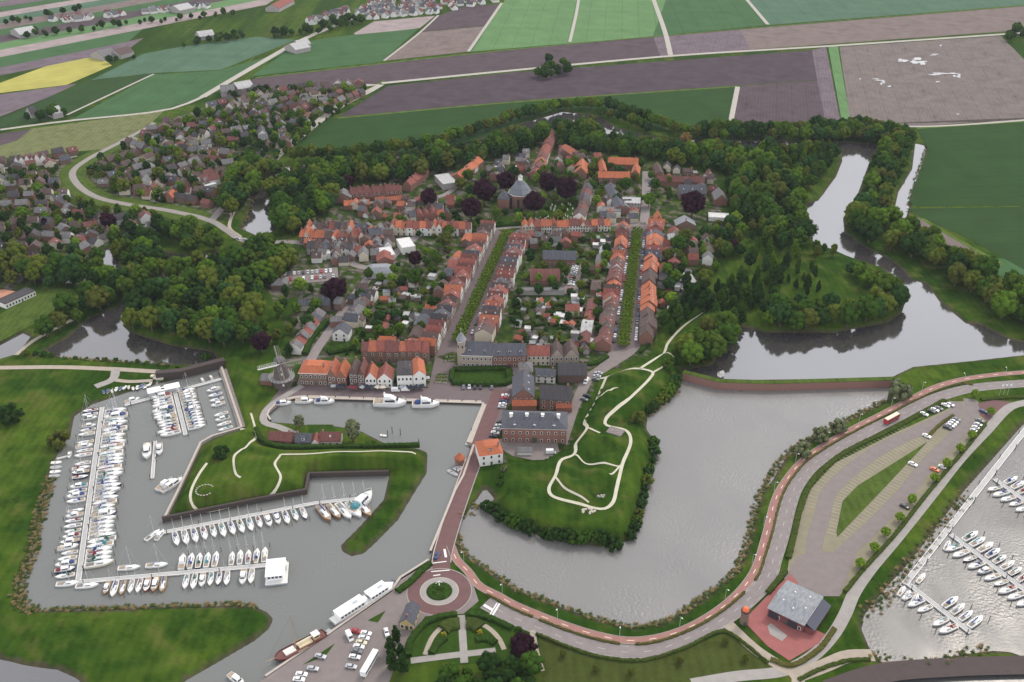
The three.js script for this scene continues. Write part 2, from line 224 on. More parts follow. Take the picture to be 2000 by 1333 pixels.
// ───────────── polder fields ─────────────
const FM = {
  green: dull([0.032, 0.070, 0.020], 0.95, { map: T_CROP }), green2: dull([0.06, 0.125, 0.05], 0.95, { map: T_CROP }), bright: dull([0.12, 0.22, 0.09], 0.95, { map: T_CROP }), dark: dull([0.034, 0.070, 0.022], 0.95, { map: T_CROP }), blue: dull([0.085, 0.15, 0.095], 0.95, { map: T_CROP }),
  soil: dull([0.10, 0.077, 0.083], 0.97, { map: T_FURROW }), soil2: dull([0.085, 0.066, 0.074], 0.97, { map: T_FURROW }), tan: dull([0.20, 0.16, 0.145], 0.97, { map: T_FURROW }), wet: dull([0.185, 0.155, 0.14], 0.9, { map: T_FURROW }), pale: dull([0.34, 0.28, 0.27], 0.97, { map: T_FURROW }), purple: dull([0.165, 0.13, 0.145], 0.97, { map: T_FURROW }),
  rape: dull([0.40, 0.37, 0.10], 0.95, { map: T_CROP }), pasture: dull([0.16, 0.175, 0.075], 0.95, { map: T_GRASS }), verge: dull([0.10, 0.15, 0.03], 0.95, { map: T_GRASS }), lane: dull([0.45, 0.42, 0.37], 0.9, { map: T_PAVE }),
};
let fieldLift = 0.05;
function field(m, px, dir) { fieldLift += 0.006; let rot = 0; if (dir) { const a = g(...dir[0]), b = g(...dir[1]); rot = Math.atan2(b[0] - a[0], b[1] - a[1]) * -1; } return struct('crop_field', shapeGeo(gp(px), fieldLift, rot), FM[m]); }
const ACROSS = [[700, 225], [1440, 168]], UPWARD = [[1640, 235], [1616, 92]];
field('bright', [[920, 101], [985, 2], [1010, -80], [1330, -80], [1275, 71]], [[1115, 80], [1135, -20]]);
field('green2', [[1275, 71], [1330, -80], [1400, -80], [1500, 49]], [[1490, 45], [1440, -20]]);
field('blue', [[1500, 49], [1400, -80], [2300, -80], [2150, -2]], [[1490, 45], [1440, -20]]);
field('soil', [[425, 196], [500, 152], [1000, 97], [1275, 73], [1290, 110], [1000, 135], [745, 161], [715, 168], [560, 190]], ACROSS);
field('purple', [[1276, 73], [1446, 58], [1467, 97], [1290, 110]], UPWARD);
field('tan', [[1446, 58], [2150, 0], [2150, 50], [1955, 62], [1467, 97]], ACROSS);
field('soil2', [[660, 229], [757, 168], [1000, 142], [1586, 98], [1598, 156], [1442, 167], [1000, 198]], ACROSS);
field('soil', [[1446, 168], [1598, 157], [1612, 238], [1432, 240]], UPWARD);
field('purple', [[1586, 98], [1614, 92], [1642, 236], [1612, 238]], UPWARD);
field('bright', [[1618, 90], [1637, 90], [1662, 240], [1645, 240]]);
field('wet', [[1640, 92], [1955, 70], [2120, 235], [2120, 226], [1785, 247], [1662, 243]], UPWARD);
field('green', [[632, 233], [1000, 200], [1441, 170], [1420, 250], [1270, 250], [1170, 215], [1090, 214], [900, 282], [780, 300], [640, 306], [572, 300]], ACROSS);
field('green', [[1790, 252], [2200, 226], [2200, 400], [1792, 404], [1775, 395], [1812, 290]], [[1800, 400], [2000, 395]]);
field('dark', [[1770, 408], [2200, 402], [2200, 640], [2000, 530], [1900, 470], [1800, 425]], [[1800, 400], [2000, 395]]);
field('tan', [[1775, 418], [1800, 428], [1880, 475], [1930, 508], [1900, 510], [1850, 480], [1790, 440]]);
field('green2', [[1915, 512], [1960, 505], [2060, 560], [2060, 590], [2000, 560], [1935, 530]]);
field('tan', [[750, 119], [822, 63], [950, 51], [915, 101]], [[750, 119], [822, 63]]);
field('soil', [[822, 62], [856, 31], [910, 11], [978, 9], [950, 50]], [[750, 119], [822, 63]]);
field('pale', [[690, 66], [730, 42], [850, 31], [820, 55], [700, 70]], ACROSS);
field('green2', [[488, 150], [585, 84], [650, 72], [818, 56], [745, 121]], ACROSS);
field('rape', [[-80, 178], [0, 162], [110, 122], [200, 109], [205, 118], [218, 128], [130, 166], [0, 182], [-80, 196]], [[0, 182], [130, 166]]);
field('purple', [[-80, 200], [0, 185], [150, 164], [95, 190], [0, 228], [-80, 262]], [[0, 225], [95, 190]]);
field('dark', [[-80, 265], [0, 230], [95, 190], [172, 159], [300, 144], [130, 223], [95, 237], [-80, 262]], [[0, 240], [170, 160]]);
field('blue', [[176, 157], [280, 105], [350, 92], [500, 72], [578, 78], [430, 137], [300, 143]], [[176, 157], [280, 105]]);
field('green2', [[135, 236], [300, 146], [430, 138], [565, 98], [395, 190], [320, 214], [200, 232]], [[135, 236], [300, 146]]);
field('pasture', [[-80, 280], [60, 252], [320, 217], [290, 246], [200, 292], [0, 310], [-80, 315]]);
field('soil', [[-80, 275], [62, 252], [32, 275], [-80, 310]], ACROSS);
// long strips towards the hazy distance
{
  const cols = ['purple', 'green2', 'pale', 'bright', 'soil', 'green2', 'tan', 'blue', 'pale', 'green2', 'purple', 'bright', 'tan', 'green'], L0 = [148, 132, 112, 98, 84, 70, 58, 46, 34, 22, 10, -4, -18, -34, -52];
  for (let i = 0; i < 14; i++) {
    const a = L0[i], b = L0[i + 1], k = (y, x) => y - x * (0.205 - i * 0.004);
    const xe = i < 2 ? 250 : i < 5 ? 520 : 690;
    field(cols[i], [[-260, k(a, -260)], [xe, Math.max(-90, k(a, xe))], [xe + 30, Math.max(-96, k(b, xe + 30))], [-260, k(b, -260)]], [[0, a], [300, k(a, 300)]]);
  }
}
for (const [px, w] of [[[[745, 163], [1000, 138], [1320, 109], [1640, 89], [2150, 54]], 7], [[[548, 300], [600, 255], [660, 210], [745, 163], [715, 167]], 9], [[[395, 190], [500, 128], [590, 78], [700, 30], [760, -10]], 8], [[[0, 254], [120, 238], [330, 214], [395, 190]], 5], [[[1113, 82], [1127, 20], [1135, -40]], 4], [[[1310, 108], [1300, 66], [1275, -5]], 6], [[[1500, 48], [1455, -5]], 5], [[[915, 101], [950, 50], [980, 6]], 4], [[[750, 119], [822, 62], [856, 30]], 3], [[[130, 225], [300, 145]], 3], [[[1428, 236], [1441, 170]], 5], [[[1662, 242], [1785, 248], [2100, 228]], 4]])
  ribbon('farm_track', px, w, FM.lane, 0.28, 0, { step: 25 });
for (const px of [[[545, 302], [640, 225], [750, 158]], [[500, 152], [1000, 97], [1446, 57], [2150, -1]], [[660, 231], [1000, 200], [1441, 169]], [[1640, 90], [1960, 67]], [[1790, 251], [2100, 231]], [[1800, 427], [1880, 474], [1960, 518]]]) ribbon('grass_verge', px, 4, FM.verge, 0.2, 0, { step: 25 });
// rainwater standing in the wet field
const M_PUDDLE = mat([0.25, 0.24, 0.23], 0.06);
for (const [cx, cy, rx, ry] of [[1778, 117, 26, 5], [1795, 123, 18, 5], [1757, 117, 10, 3], [1842, 145, 32, 3.5], [1868, 148, 12, 4], [1831, 161, 9, 2], [1822, 108, 16, 2], [1708, 156, 14, 2], [1722, 163, 10, 4], [1738, 168, 8, 3], [1680, 155, 6, 1.5], [1870, 224, 6, 2], [1837, 90, 5, 1.5], [1725, 158, 20, 1.5]]) {
  for (let k = 0; k < 4; k++) { const ox = rr(-0.6, 0.6) * rx, oy = rr(-0.8, 0.8) * ry, sx = rx * rr(0.25, 0.5), sy = Math.max(0.6, ry * rr(0.25, 0.5)), pts = []; for (let a = 0; a < 22; a++) { const q = rr(0.55, 1.3); pts.push([cx + ox + Math.cos(a * 0.2856) * sx * q, cy + oy + Math.sin(a * 0.2856) * sy * q]); }
  struct('puddle_water', shapeGeo(gp(pts), 0.45 + rnd() * 0.1), M_PUDDLE); }
}
// ───────────── roads, streets, quays, paths ─────────────
const M_ASPHALT = mat([0.255, 0.222, 0.212], 0.92, { map: T_PAVE }), M_BRICKRED = mat([0.155, 0.078, 0.075], 0.9, { map: T_PAVE }), M_BRICKST = mat([0.155, 0.118, 0.118], 0.9, { map: T_PAVE }), M_CYCLE = mat([0.33, 0.168, 0.138], 0.9, { map: T_PAVE }), M_CONC = mat([0.34, 0.315, 0.29], 0.9, { map: T_PAVE }), M_GRAVEL = mat([0.56, 0.53, 0.41], 0.95, { map: T_PAVE }), M_PATHTAN = mat([0.40, 0.34, 0.27], 0.95, { map: T_PAVE }), M_PAINT = mat([0.78, 0.77, 0.74], 0.8), M_GRASSPAVE = mat([0.245, 0.22, 0.145], 0.95, { map: T_PAVE }), M_LAWN = dull([0.036, 0.075, 0.010], 0.96, { map: T_GRASS }), M_LAWN2 = dull([0.075, 0.115, 0.022], 0.96, { map: T_GRASS }), M_DARKBRICK = mat([0.062, 0.046, 0.040], 0.9, { map: T_WALL }), M_REDWALL = mat([0.24, 0.125, 0.10], 0.9, { map: T_WALL }), M_STONE = mat([0.50, 0.44, 0.38], 0.85, { map: T_PAVE }), M_LOTPAVE = mat([0.225, 0.19, 0.178], 0.92, { map: T_PAVE });
const ROAD = [[948, 1178], [1000, 1206], [1056, 1229], [1112, 1251], [1168, 1266], [1224, 1275], [1280, 1271], [1336, 1251], [1392, 1223], [1448, 1184], [1498, 1132], [1510, 1095], [1526, 1044], [1540, 988], [1553, 953], [1584, 912], [1628, 881], [1700, 841], [1750, 816], [1800, 790], [1850, 771], [1900, 759], [2000, 750], [2120, 746]];
const CYCLE = [[880, 1066], [892, 1094], [914, 1117], [936, 1145], [976, 1166], [1000, 1180], [1056, 1204], [1112, 1225], [1168, 1242], [1224, 1252], [1280, 1248], [1336, 1231], [1392, 1201], [1442, 1160], [1474, 1117], [1496, 1050], [1515, 977], [1530, 948], [1566, 903], [1612, 870], [1675, 834], [1725, 809], [1775, 783], [1825, 758], [1875, 743], [1950, 732], [2000, 728], [2120, 718]];
const roadLine = smooth(gp(ROAD), 3), cycleLine = smooth(gp(CYCLE), 3);
struct('ring_road', ribbonGeo(roadLine, -3.4, 3.4, 0.12, { level: 0 }), M_ASPHALT);
struct('cycle_path', ribbonGeo(cycleLine, -1.7, 1.7, 0.12, { level: 0 }), M_CYCLE);
for (const s of [-1, 1]) struct('road_kerb', ribbonGeo(roadLine, s * 3.4, s * 3.7, 0.2, { lanes: 1, level: 0 }), M_CONC);
struct('path_kerb', ribbonGeo(cycleLine, 1.7, 1.95, 0.17, { lanes: 1, level: 0 }), M_CONC);
struct('path_kerb', ribbonGeo(cycleLine, -1.95, -1.7, 0.17, { lanes: 1, level: 0 }), M_CONC);
{ // painted dashes: one mesh for each line
  const dash = (line, w, on, gap, off) => { const out = []; for (let i = 2; i + on < line.length - 2; i += on + gap) out.push(ribbonGeo(line.slice(i, i + on + 1), off - w / 2, off + w / 2, 0.145, { lanes: 1, level: 0 })); return join(out); };
  const M_WORN = mat([0.50, 0.48, 0.45], 0.85); struct('road_marking', dash(roadLine, 0.16, 1, 2, 0), M_WORN);
  struct('road_marking', dash(cycleLine, 0.28, 1, 2, 0), mat([0.80, 0.66, 0.52], 0.85));
  struct('road_marking', dash(roadLine, 0.12, 1, 1, 2.9), M_WORN); struct('road_marking', dash(roadLine, 0.12, 1, 1, -2.9), M_WORN);
}
// roundabout
const [RX, RZ] = g(858, 1156);
const ringGeo = (r0, r1, y) => { const q = new THREE.RingGeometry(r0, r1, 56).rotateX(-Math.PI / 2).translate(RX, y, RZ); const p = q.attributes.position, u = q.attributes.uv; for (let i = 0; i < p.count; i++) u.setXY(i, p.getX(i), p.getZ(i)); return q; };
sheet('quay_parking', [[470, 1358], [505, 1334], [640, 1243], [766, 1156], [783, 1133], [838, 1100], [900, 1120], [925, 1145], [935, 1175], [905, 1200], [830, 1205], [800, 1250], [776, 1290], [750, 1362]], M_LOTPAVE, 0.1);
struct('roundabout', ringGeo(8.1, 13.4, 0.16), M_BRICKRED);
struct('roundabout_apron', ringGeo(5.5, 8.1, 0.22), M_CONC);
struct('roundabout_kerb', ringGeo(7.85, 8.15, 0.235), M_STONE);
struct('roundabout_kerb', ringGeo(13.3, 13.7, 0.19), M_CONC);
// brick street over the dam, and the harbour square
ribbon('dam_street', [[862, 1122], [864, 1085], [882, 1022], [906, 952], [928, 892], [950, 832], [966, 790], [976, 762]], 7.6, M_BRICKRED, 0.14, 0, { level: 0 });
for (const s of [-1, 1]) struct('dam_kerb', ribbonGeo(smooth(gp([[862, 1100], [864, 1085], [882, 1022], [906, 952], [926, 898]]), 3), s * 3.8, s * 4.3, 0.22, { lanes: 1, level: 0 }), s < 0 ? M_STONE : M_CONC);
sheet('harbour_square', [[545, 762], [590, 753], [700, 754], [836, 759], [842, 735], [850, 697], [898, 716], [880, 722], [880, 753], [996, 756], [1004, 722], [1018, 765], [988, 800], [960, 860], [946, 905], [925, 902], [926, 874], [913, 868], [945, 793], [944, 789], [583, 779], [560, 781], [545, 792], [535, 800], [522, 812], [518, 806], [526, 786]], M_BRICKST, 0.08);
ribbon('quay_edge', [[560, 780], [583, 776], [700, 779], [940, 786]], 2.6, M_STONE, 0.13, 0, { level: 0 });
ribbon('quay_edge', [[946, 790], [936, 815], [917, 865]], 2.6, M_STONE, 0.135, 0, { level: 0 });
ribbon('mill_lane', [[590, 754], [560, 772], [532, 790], [516, 808], [517, 826], [545, 835], [575, 848]], 4, M_CONC, 0.15, 0, { level: 0 });
// town streets
sheet('main_street', [[848, 699], [926, 673], [1005, 460], [966, 448]], M_BRICKST, 0.1);
sheet('linden_street', [[1190, 692], [1250, 680], [1267, 438], [1227, 438]], M_BRICKST, 0.1);
sheet('rampart_street', [[1190, 688], [1252, 678], [1236, 694], [1184, 727], [1158, 742], [1130, 800], [1108, 868], [1098, 868], [1112, 795], [1138, 735], [1168, 716]], M_LOTPAVE, 0.105);
for (const [px, w] of [[[[960, 447], [1040, 440], [1150, 440], [1262, 438]], 6], [[[1258, 440], [1262, 390], [1263, 335]], 7], [[[1044, 350], [1058, 310], [1078, 266]], 6], [[[590, 752], [600, 720], [614, 690], [652, 635], [690, 580], [735, 525]], 6], [[[560, 472], [620, 480], [700, 520], [735, 525], [790, 480], [860, 440], [960, 446]], 6], [[[690, 395], [780, 395], [870, 380], [905, 340], [940, 325]], 5], [[[1130, 440], [1150, 390], [1160, 350]], 5], [[[412, 432], [440, 400], [520, 330], [548, 300]], 6], [[[995, 850], [1030, 872], [1090, 872]], 22], [[[550, 545], [600, 540], [660, 535]], 20], [[[1112, 575], [1118, 540], [1125, 515]], 11], [[[1000, 760], [1010, 720], [1020, 700]], 6]])
  ribbon('town_lane', px, w, w > 9 ? M_LOTPAVE : M_ASPHALT, 0.115, 0, { level: 0, step: 6 });
for (const [px, w] of [[[[250, 265], [340, 300], [430, 310]], 5], [[[300, 250], [420, 240], [520, 215], [640, 190]], 5], [[[210, 330], [300, 300], [400, 255], [500, 195]], 5], [[[0, 330], [80, 320], [150, 305]], 5], [[[0, 470], [90, 455], [160, 460], [250, 440]], 5], [[[60, 385], [110, 420], [180, 470]], 4], [[[480, 180], [520, 230], [540, 290]], 5], [[[300, 395], [360, 350], [450, 330]], 4]]) ribbon('village_lane', px, w * 0.8, M_LOTPAVE, 0.15, 0, { level: 0, step: 8 });
// country lanes on the west side
ribbon('dike_path', [[-60, 720], [0, 719], [120, 718], [205, 721], [228, 722], [310, 727]], 4, M_PATHTAN, 0.16);
ribbon('dike_path', [[226, 722], [219, 742], [186, 756]], 5, M_CONC, 0.18);
ribbon('dike_path', [[219, 742], [250, 746], [298, 744]], 3, M_PATHTAN, 0.17);
ribbon('dike_path', [[30, 694], [62, 668], [140, 625]], 3, M_PATHTAN, 0.17);
ribbon('dike_path', [[450, 420], [466, 395], [448, 445], [470, 463]], 2.5, M_PATHTAN, 0.17);
sheet('sports_lawn', [[-40, 690], [0, 668], [110, 610], [145, 566], [85, 560], [-40, 640]], M_LAWN2, 0.1);
sheet('sports_court', [[-60, 620], [0, 596], [40, 572], [10, 566], [-60, 570]], mat([0.50, 0.24, 0.15], 0.95, { map: T_PAVE }), 0.11);
// chalk paths on the bastions
for (const [px, w] of [[[[1185, 725], [1175, 750], [1165, 775], [1142, 817], [1147, 835], [1125, 865], [1122, 890], [1097, 900], [1085, 932], [1072, 958], [1078, 971], [1134, 988], [1179, 996], [1196, 986], [1204, 960], [1215, 912], [1232, 862], [1223, 843], [1182, 830], [1225, 785], [1270, 740], [1275, 729], [1250, 722], [1185, 725]], 2.2], [[[1250, 722], [1292, 692], [1300, 675], [1306, 658], [1337, 625], [1375, 600]], 2.2], [[[1297, 688], [1317, 692], [1310, 708], [1276, 729]], 1.8], [[[1150, 728], [1185, 725]], 2], [[[1168, 773], [1195, 766], [1207, 759]], 1.3], [[[1147, 836], [1172, 848]], 1.5], [[[1124, 892], [1150, 910], [1212, 915]], 1.2], [[[1085, 935], [1100, 962], [1150, 985]], 1.1], [[[1190, 938], [1212, 912]], 1.2],
  [[[548, 888], [537, 910], [548, 935], [530, 953], [475, 967], [400, 984], [374, 980], [373, 963], [388, 930], [404, 906]], 1.6], [[[488, 796], [497, 830], [497, 850], [475, 880], [458, 900], [462, 930], [470, 935]], 1.5], [[[548, 888], [640, 888], [740, 887], [812, 884]], 1.5], [[[428, 700], [445, 760], [475, 838]], 2.4]])
  ribbon('chalk_path', px, w * 0.74, M_GRAVEL, 0.22, 4.7, { step: 2 });
// car park beside the yacht harbour
sheet('car_park', [[1858, 786], [1908, 782], [1935, 812], [1890, 872], [1800, 985], [1705, 1088], [1640, 1165], [1565, 1165], [1538, 1118], [1552, 1020], [1575, 965], [1632, 905], [1745, 848], [1850, 800]], M_GRASSPAVE, 0.1);
ribbon('car_park_lane', [[1866, 785], [1870, 803], [1800, 840], [1725, 875], [1662, 920], [1620, 963], [1606, 1010], [1592, 1060], [1590, 1110]], 7, M_LOTPAVE, 0.16, 0, { level: 0 });
ribbon('car_park_lane', [[1895, 780], [1900, 808], [1862, 858], [1812, 908], [1770, 962], [1746, 988], [1696, 1038], [1650, 1080], [1600, 1120]], 7, M_LOTPAVE, 0.165, 0, { level: 0 });
sheet('car_park_forecourt', [[1546, 1108], [1560, 1085], [1640, 1078], [1672, 1085], [1640, 1166], [1575, 1166], [1530, 1130]], M_LOTPAVE, 0.17);
sheet('car_park_lawn', [[1812, 864], [1724, 958], [1636, 1050], [1634, 1040], [1646, 980], [1675, 950]], M_LAWN2, 0.19);
{ // kerb-stone dividers of the bays, one strip each
  const bays = (px, off, n0, n1) => { const l = smooth(gp(px), 2.6), s = sides(l); for (let i = 2; i < l.length - 2; i++) { const x = l[i][0], z = l[i][1]; const q = [[x + s[i][0] * n0, z + s[i][1] * n0], [x + s[i][0] * n1, z + s[i][1] * n1]]; struct('bay_line', ribbonGeo(q, -0.09, 0.09, 0.15, { lanes: 1, level: 0 }), M_STONE); } };
  bays([[1800, 840], [1725, 875], [1662, 920], [1620, 963], [1606, 1010]], 0, 3.8, 8.6); bays([[1800, 840], [1725, 875], [1662, 920], [1620, 963], [1606, 1010], [1595, 1050]], 0, -8.6, -3.8); bays([[1862, 858], [1812, 908], [1770, 962], [1696, 1038], [1660, 1070]], 0, 3.8, 8.6);
}
ribbon('harbour_path', [[2100, 770], [2000, 788], [1975, 795], [1925, 845], [1875, 898], [1822, 965], [1752, 1052], [1696, 1119], [1668, 1161], [1651, 1201], [1626, 1243], [1584, 1285], [1528, 1312], [1440, 1322], [1352, 1337]], 5, M_CONC, 0.13, 0, { level: 0 });
ribbon('harbour_path', [[1422, 1220], [1476, 1270], [1528, 1304], [1556, 1320], [1560, 1350]], 5, M_PATHTAN, 0.14, 0, { level: 0 });
ribbon('harbour_path', [[1556, 1322], [1612, 1301], [1657, 1283], [1706, 1281]], 6, M_PATHTAN, 0.15, 0, { level: 0 });
ribbon('harbour_path', [[1040, 1232], [1046, 1270], [1058, 1312]], 2.4, M_PATHTAN, 0.14, 0, { level: 0 });
ribbon('lock_lane', [[1620, 1350], [1720, 1318], [1850, 1306], [2060, 1300]], 9, mat([0.075, 0.055, 0.05], 0.95, { map: T_PAVE }), 0.14, 0, { level: 0.4 });
sheet('forecourt', [[1452, 1214], [1492, 1172], [1545, 1122], [1560, 1140], [1505, 1190], [1612, 1240], [1600, 1258], [1542, 1292], [1500, 1264]], mat([0.33, 0.11, 0.10], 0.9, { map: T_PAVE }), 0.18);
sheet('forecourt_slab', [[1499, 1224], [1506, 1219], [1538, 1243], [1528, 1254], [1504, 1240]], M_CONC, 0.22);
sheet('meadow_lawn', [[1052, 1245], [1168, 1286], [1252, 1294], [1336, 1270], [1412, 1238], [1436, 1247], [1510, 1305], [1440, 1316], [1330, 1345], [1060, 1350]], dull([0.06, 0.078, 0.018], 0.96, { map: T_GRASS }), 0.07);
sheet('harbour_path', [[1905, 790], [1940, 782], [1975, 785], [1935, 830], [1915, 812]], M_BRICKRED, 0.125);
// formal garden by the roundabout
sheet('garden_lawn', [[800, 1280], [806, 1252], [832, 1222], [865, 1208], [905, 1203], [950, 1210], [1000, 1232], [1005, 1290], [900, 1300]], M_LAWN, 0.12);
ribbon('garden_path', [[901, 1203], [904, 1250], [907, 1296]], 3, M_CONC, 0.2, 0, { level: 0 });
ribbon('garden_path', [[802, 1292], [880, 1282], [968, 1272]], 3, M_CONC, 0.19, 0, { level: 0 });
ribbon('garden_path', [[830, 1280], [845, 1245], [866, 1225], [904, 1216], [944, 1222], [972, 1245], [985, 1270]], 2, M_PATHTAN, 0.18, 0, { level: 0 });
sheet('traffic_island', [[591, 1300], [654, 1258], [636, 1282]], M_LAWN, 0.2); sheet('traffic_island', [[718, 1213], [753, 1194], [738, 1217]], M_LAWN, 0.2);
// grass in the square, lawns between the houses
sheet('square_lawn', [[884, 726], [990, 724], [988, 748], [886, 748]], M_LAWN, 0.12);
for (const px of [[[700, 585], [775, 560], [790, 585], [720, 610]], [[545, 590], [575, 580], [590, 600], [555, 620]], [[600, 585], [640, 575], [645, 600], [605, 612]], [[745, 430], [790, 405], [795, 420], [755, 445]], [[1390, 505], [1440, 500], [1460, 540], [1420, 550], [1395, 530]], [[1385, 420], [1415, 415], [1420, 430], [1385, 432]], [[1060, 400], [1120, 395], [1125, 430], [1040, 436]], [[690, 640], [735, 640], [740, 665], [700, 665]], [[920, 430], [1000, 425], [1000, 440], [925, 442]], [[600, 830], [650, 830], [660, 850], [605, 850]]]) sheet('garden_lawn', px, M_LAWN, 0.09);
// markings at the roundabout arms
for (const [a, b, w] of [[[841, 1102], [872, 1098], 0.5], [[868, 1074], [871, 1090], 1.0], [[962, 1203], [976, 1180], 0.8], [[957, 1202], [971, 1179], 0.5], [[945, 1183], [962, 1193], 1.2], [[842, 1118], [878, 1115], 0.5], [[846, 1126], [860, 1124], 0.5]]) ribbon('road_marking', [a, b], w, M_PAINT, 0.25, 0, { level: 0 });

// ───────────── retaining walls ─────────────
function wallAlong(name, label, px, y0, y1, th, m, cap, capM, yTrace = WATER_Y) {
  const t = thing(name, label, 'wall', [0, 0, 0]); t.userData.kind = 'thing'; const p = smooth(gp(px, yTrace), 4).length && gp(px, yTrace);
  const solid = (half, a, b, mm, nm) => { const geos = []; for (let i = 1; i < p.length; i++) { const [x0, z0] = p[i - 1], [x1, z1] = p[i], L = Math.hypot(x1 - x0, z1 - z0); const q = new THREE.BoxGeometry(L + half * 1.2, b - a, half * 2); const u = q.attributes.uv; for (let k = 0; k < u.count; k++) u.setXY(k, u.getX(k) * L, u.getY(k) * (b - a)); q.rotateY(-Math.atan2(z1 - z0, x1 - x0)).translate((x0 + x1) / 2, (a + b) / 2 + i * 0.003, (z0 + z1) / 2); geos.push(q); } part(nm, join(geos), mm, t); };
  solid(th / 2, y0, y1, m, 'brickwork'); solid(th / 2 + 0.12, y1 - 0.02, y1 + cap, capM, 'coping');
  return t;
}
wallAlong('fortress_wall', 'long red brick dam wall with grassy top crossing the moat', [[1337, 741], [1405, 758], [1500, 761], [1738, 754]], -2.5, 3.6, 3.4, M_REDWALL, 0.25, M_LAWN2);
wallAlong('fortress_wall', 'dark brick dam wall closing the top of the crowded marina', [[310, 741], [355, 737], [436, 716]], -2.5, 3.6, 3.4, M_DARKBRICK, 0.25, M_DARKBRICK);
wallAlong('quay_wall', 'dark quay wall in front of the gabled harbour houses', [[560, 783], [582, 780], [944, 791]], -2, 0.04, 0.8, M_DARKBRICK, 0.22, M_STONE);
wallAlong('quay_wall', 'quay wall along the brick dam street beside the inner harbour', [[944, 792], [913, 867]], -2, 0.04, 0.8, M_DARKBRICK, 0.22, M_STONE);
wallAlong('quay_wall', 'curved quay wall around the mill end of the inner harbour', [[560, 783], [545, 788], [537, 793], [526, 805], [522, 813], [528, 823]], -2, 0.04, 0.8, M_DARKBRICK, 0.22, M_STONE);
wallAlong('quay_wall', 'stone quay wall where the passenger ship is moored', [[520, 1324], [640, 1243], [766, 1155], [782, 1132], [836, 1098]], -2, 0.04, 0.8, M_DARKBRICK, 0.22, M_STONE);
wallAlong('quay_wall', 'wall between the brick dam street and the marina channel', [[841, 1080], [889, 962], [905, 933], [925, 874]], -2, 0.2, 0.8, M_DARKBRICK, 0.3, M_STONE);
wallAlong('bastion_wall', 'dark brick bastion wall behind the row of moored sailing boats', [[319, 1020], [500, 983], [597, 965]], -2, 1.7, 1.0, M_DARKBRICK, 0.2, M_DARKBRICK);
wallAlong('bastion_wall', 'dark brick wall around the small square inlet', [[598, 965], [604, 933], [758, 929]], -2, 1.7, 1.0, M_DARKBRICK, 0.2, M_DARKBRICK);
wallAlong('bastion_wall', 'low stone wall on the pontoon side of the grassy bastion', [[319, 1020], [346, 966], [392, 868], [415, 855], [472, 838]], -2, 0.1, 0.9, M_STONE, 0.2, M_STONE);
wallAlong('bastion_wall', 'low quay wall beneath the path on the mill side of the marina', [[472, 838], [432, 718]], -2, 0.3, 0.9, M_STONE, 0.2, M_STONE);
ribbon('marina_quay', [[436, 722], [455, 775], [474, 836]], 5, M_LOTPAVE, 0.2, 0, { level: 0 });

struct('grass_verge', ribbonGeo(smooth(gp(BRIDGE_ROAD.slice(4)), 6), -11, 11, 0.09, { level: 0 }), M_LAWN2);
struct('bridge_road', ribbonGeo(smooth(gp(BRIDGE_ROAD), 6), -2.8, 2.8, 0.2, { level: 0 }), mat([0.29, 0.26, 0.235], 0.9, { map: T_PAVE }));
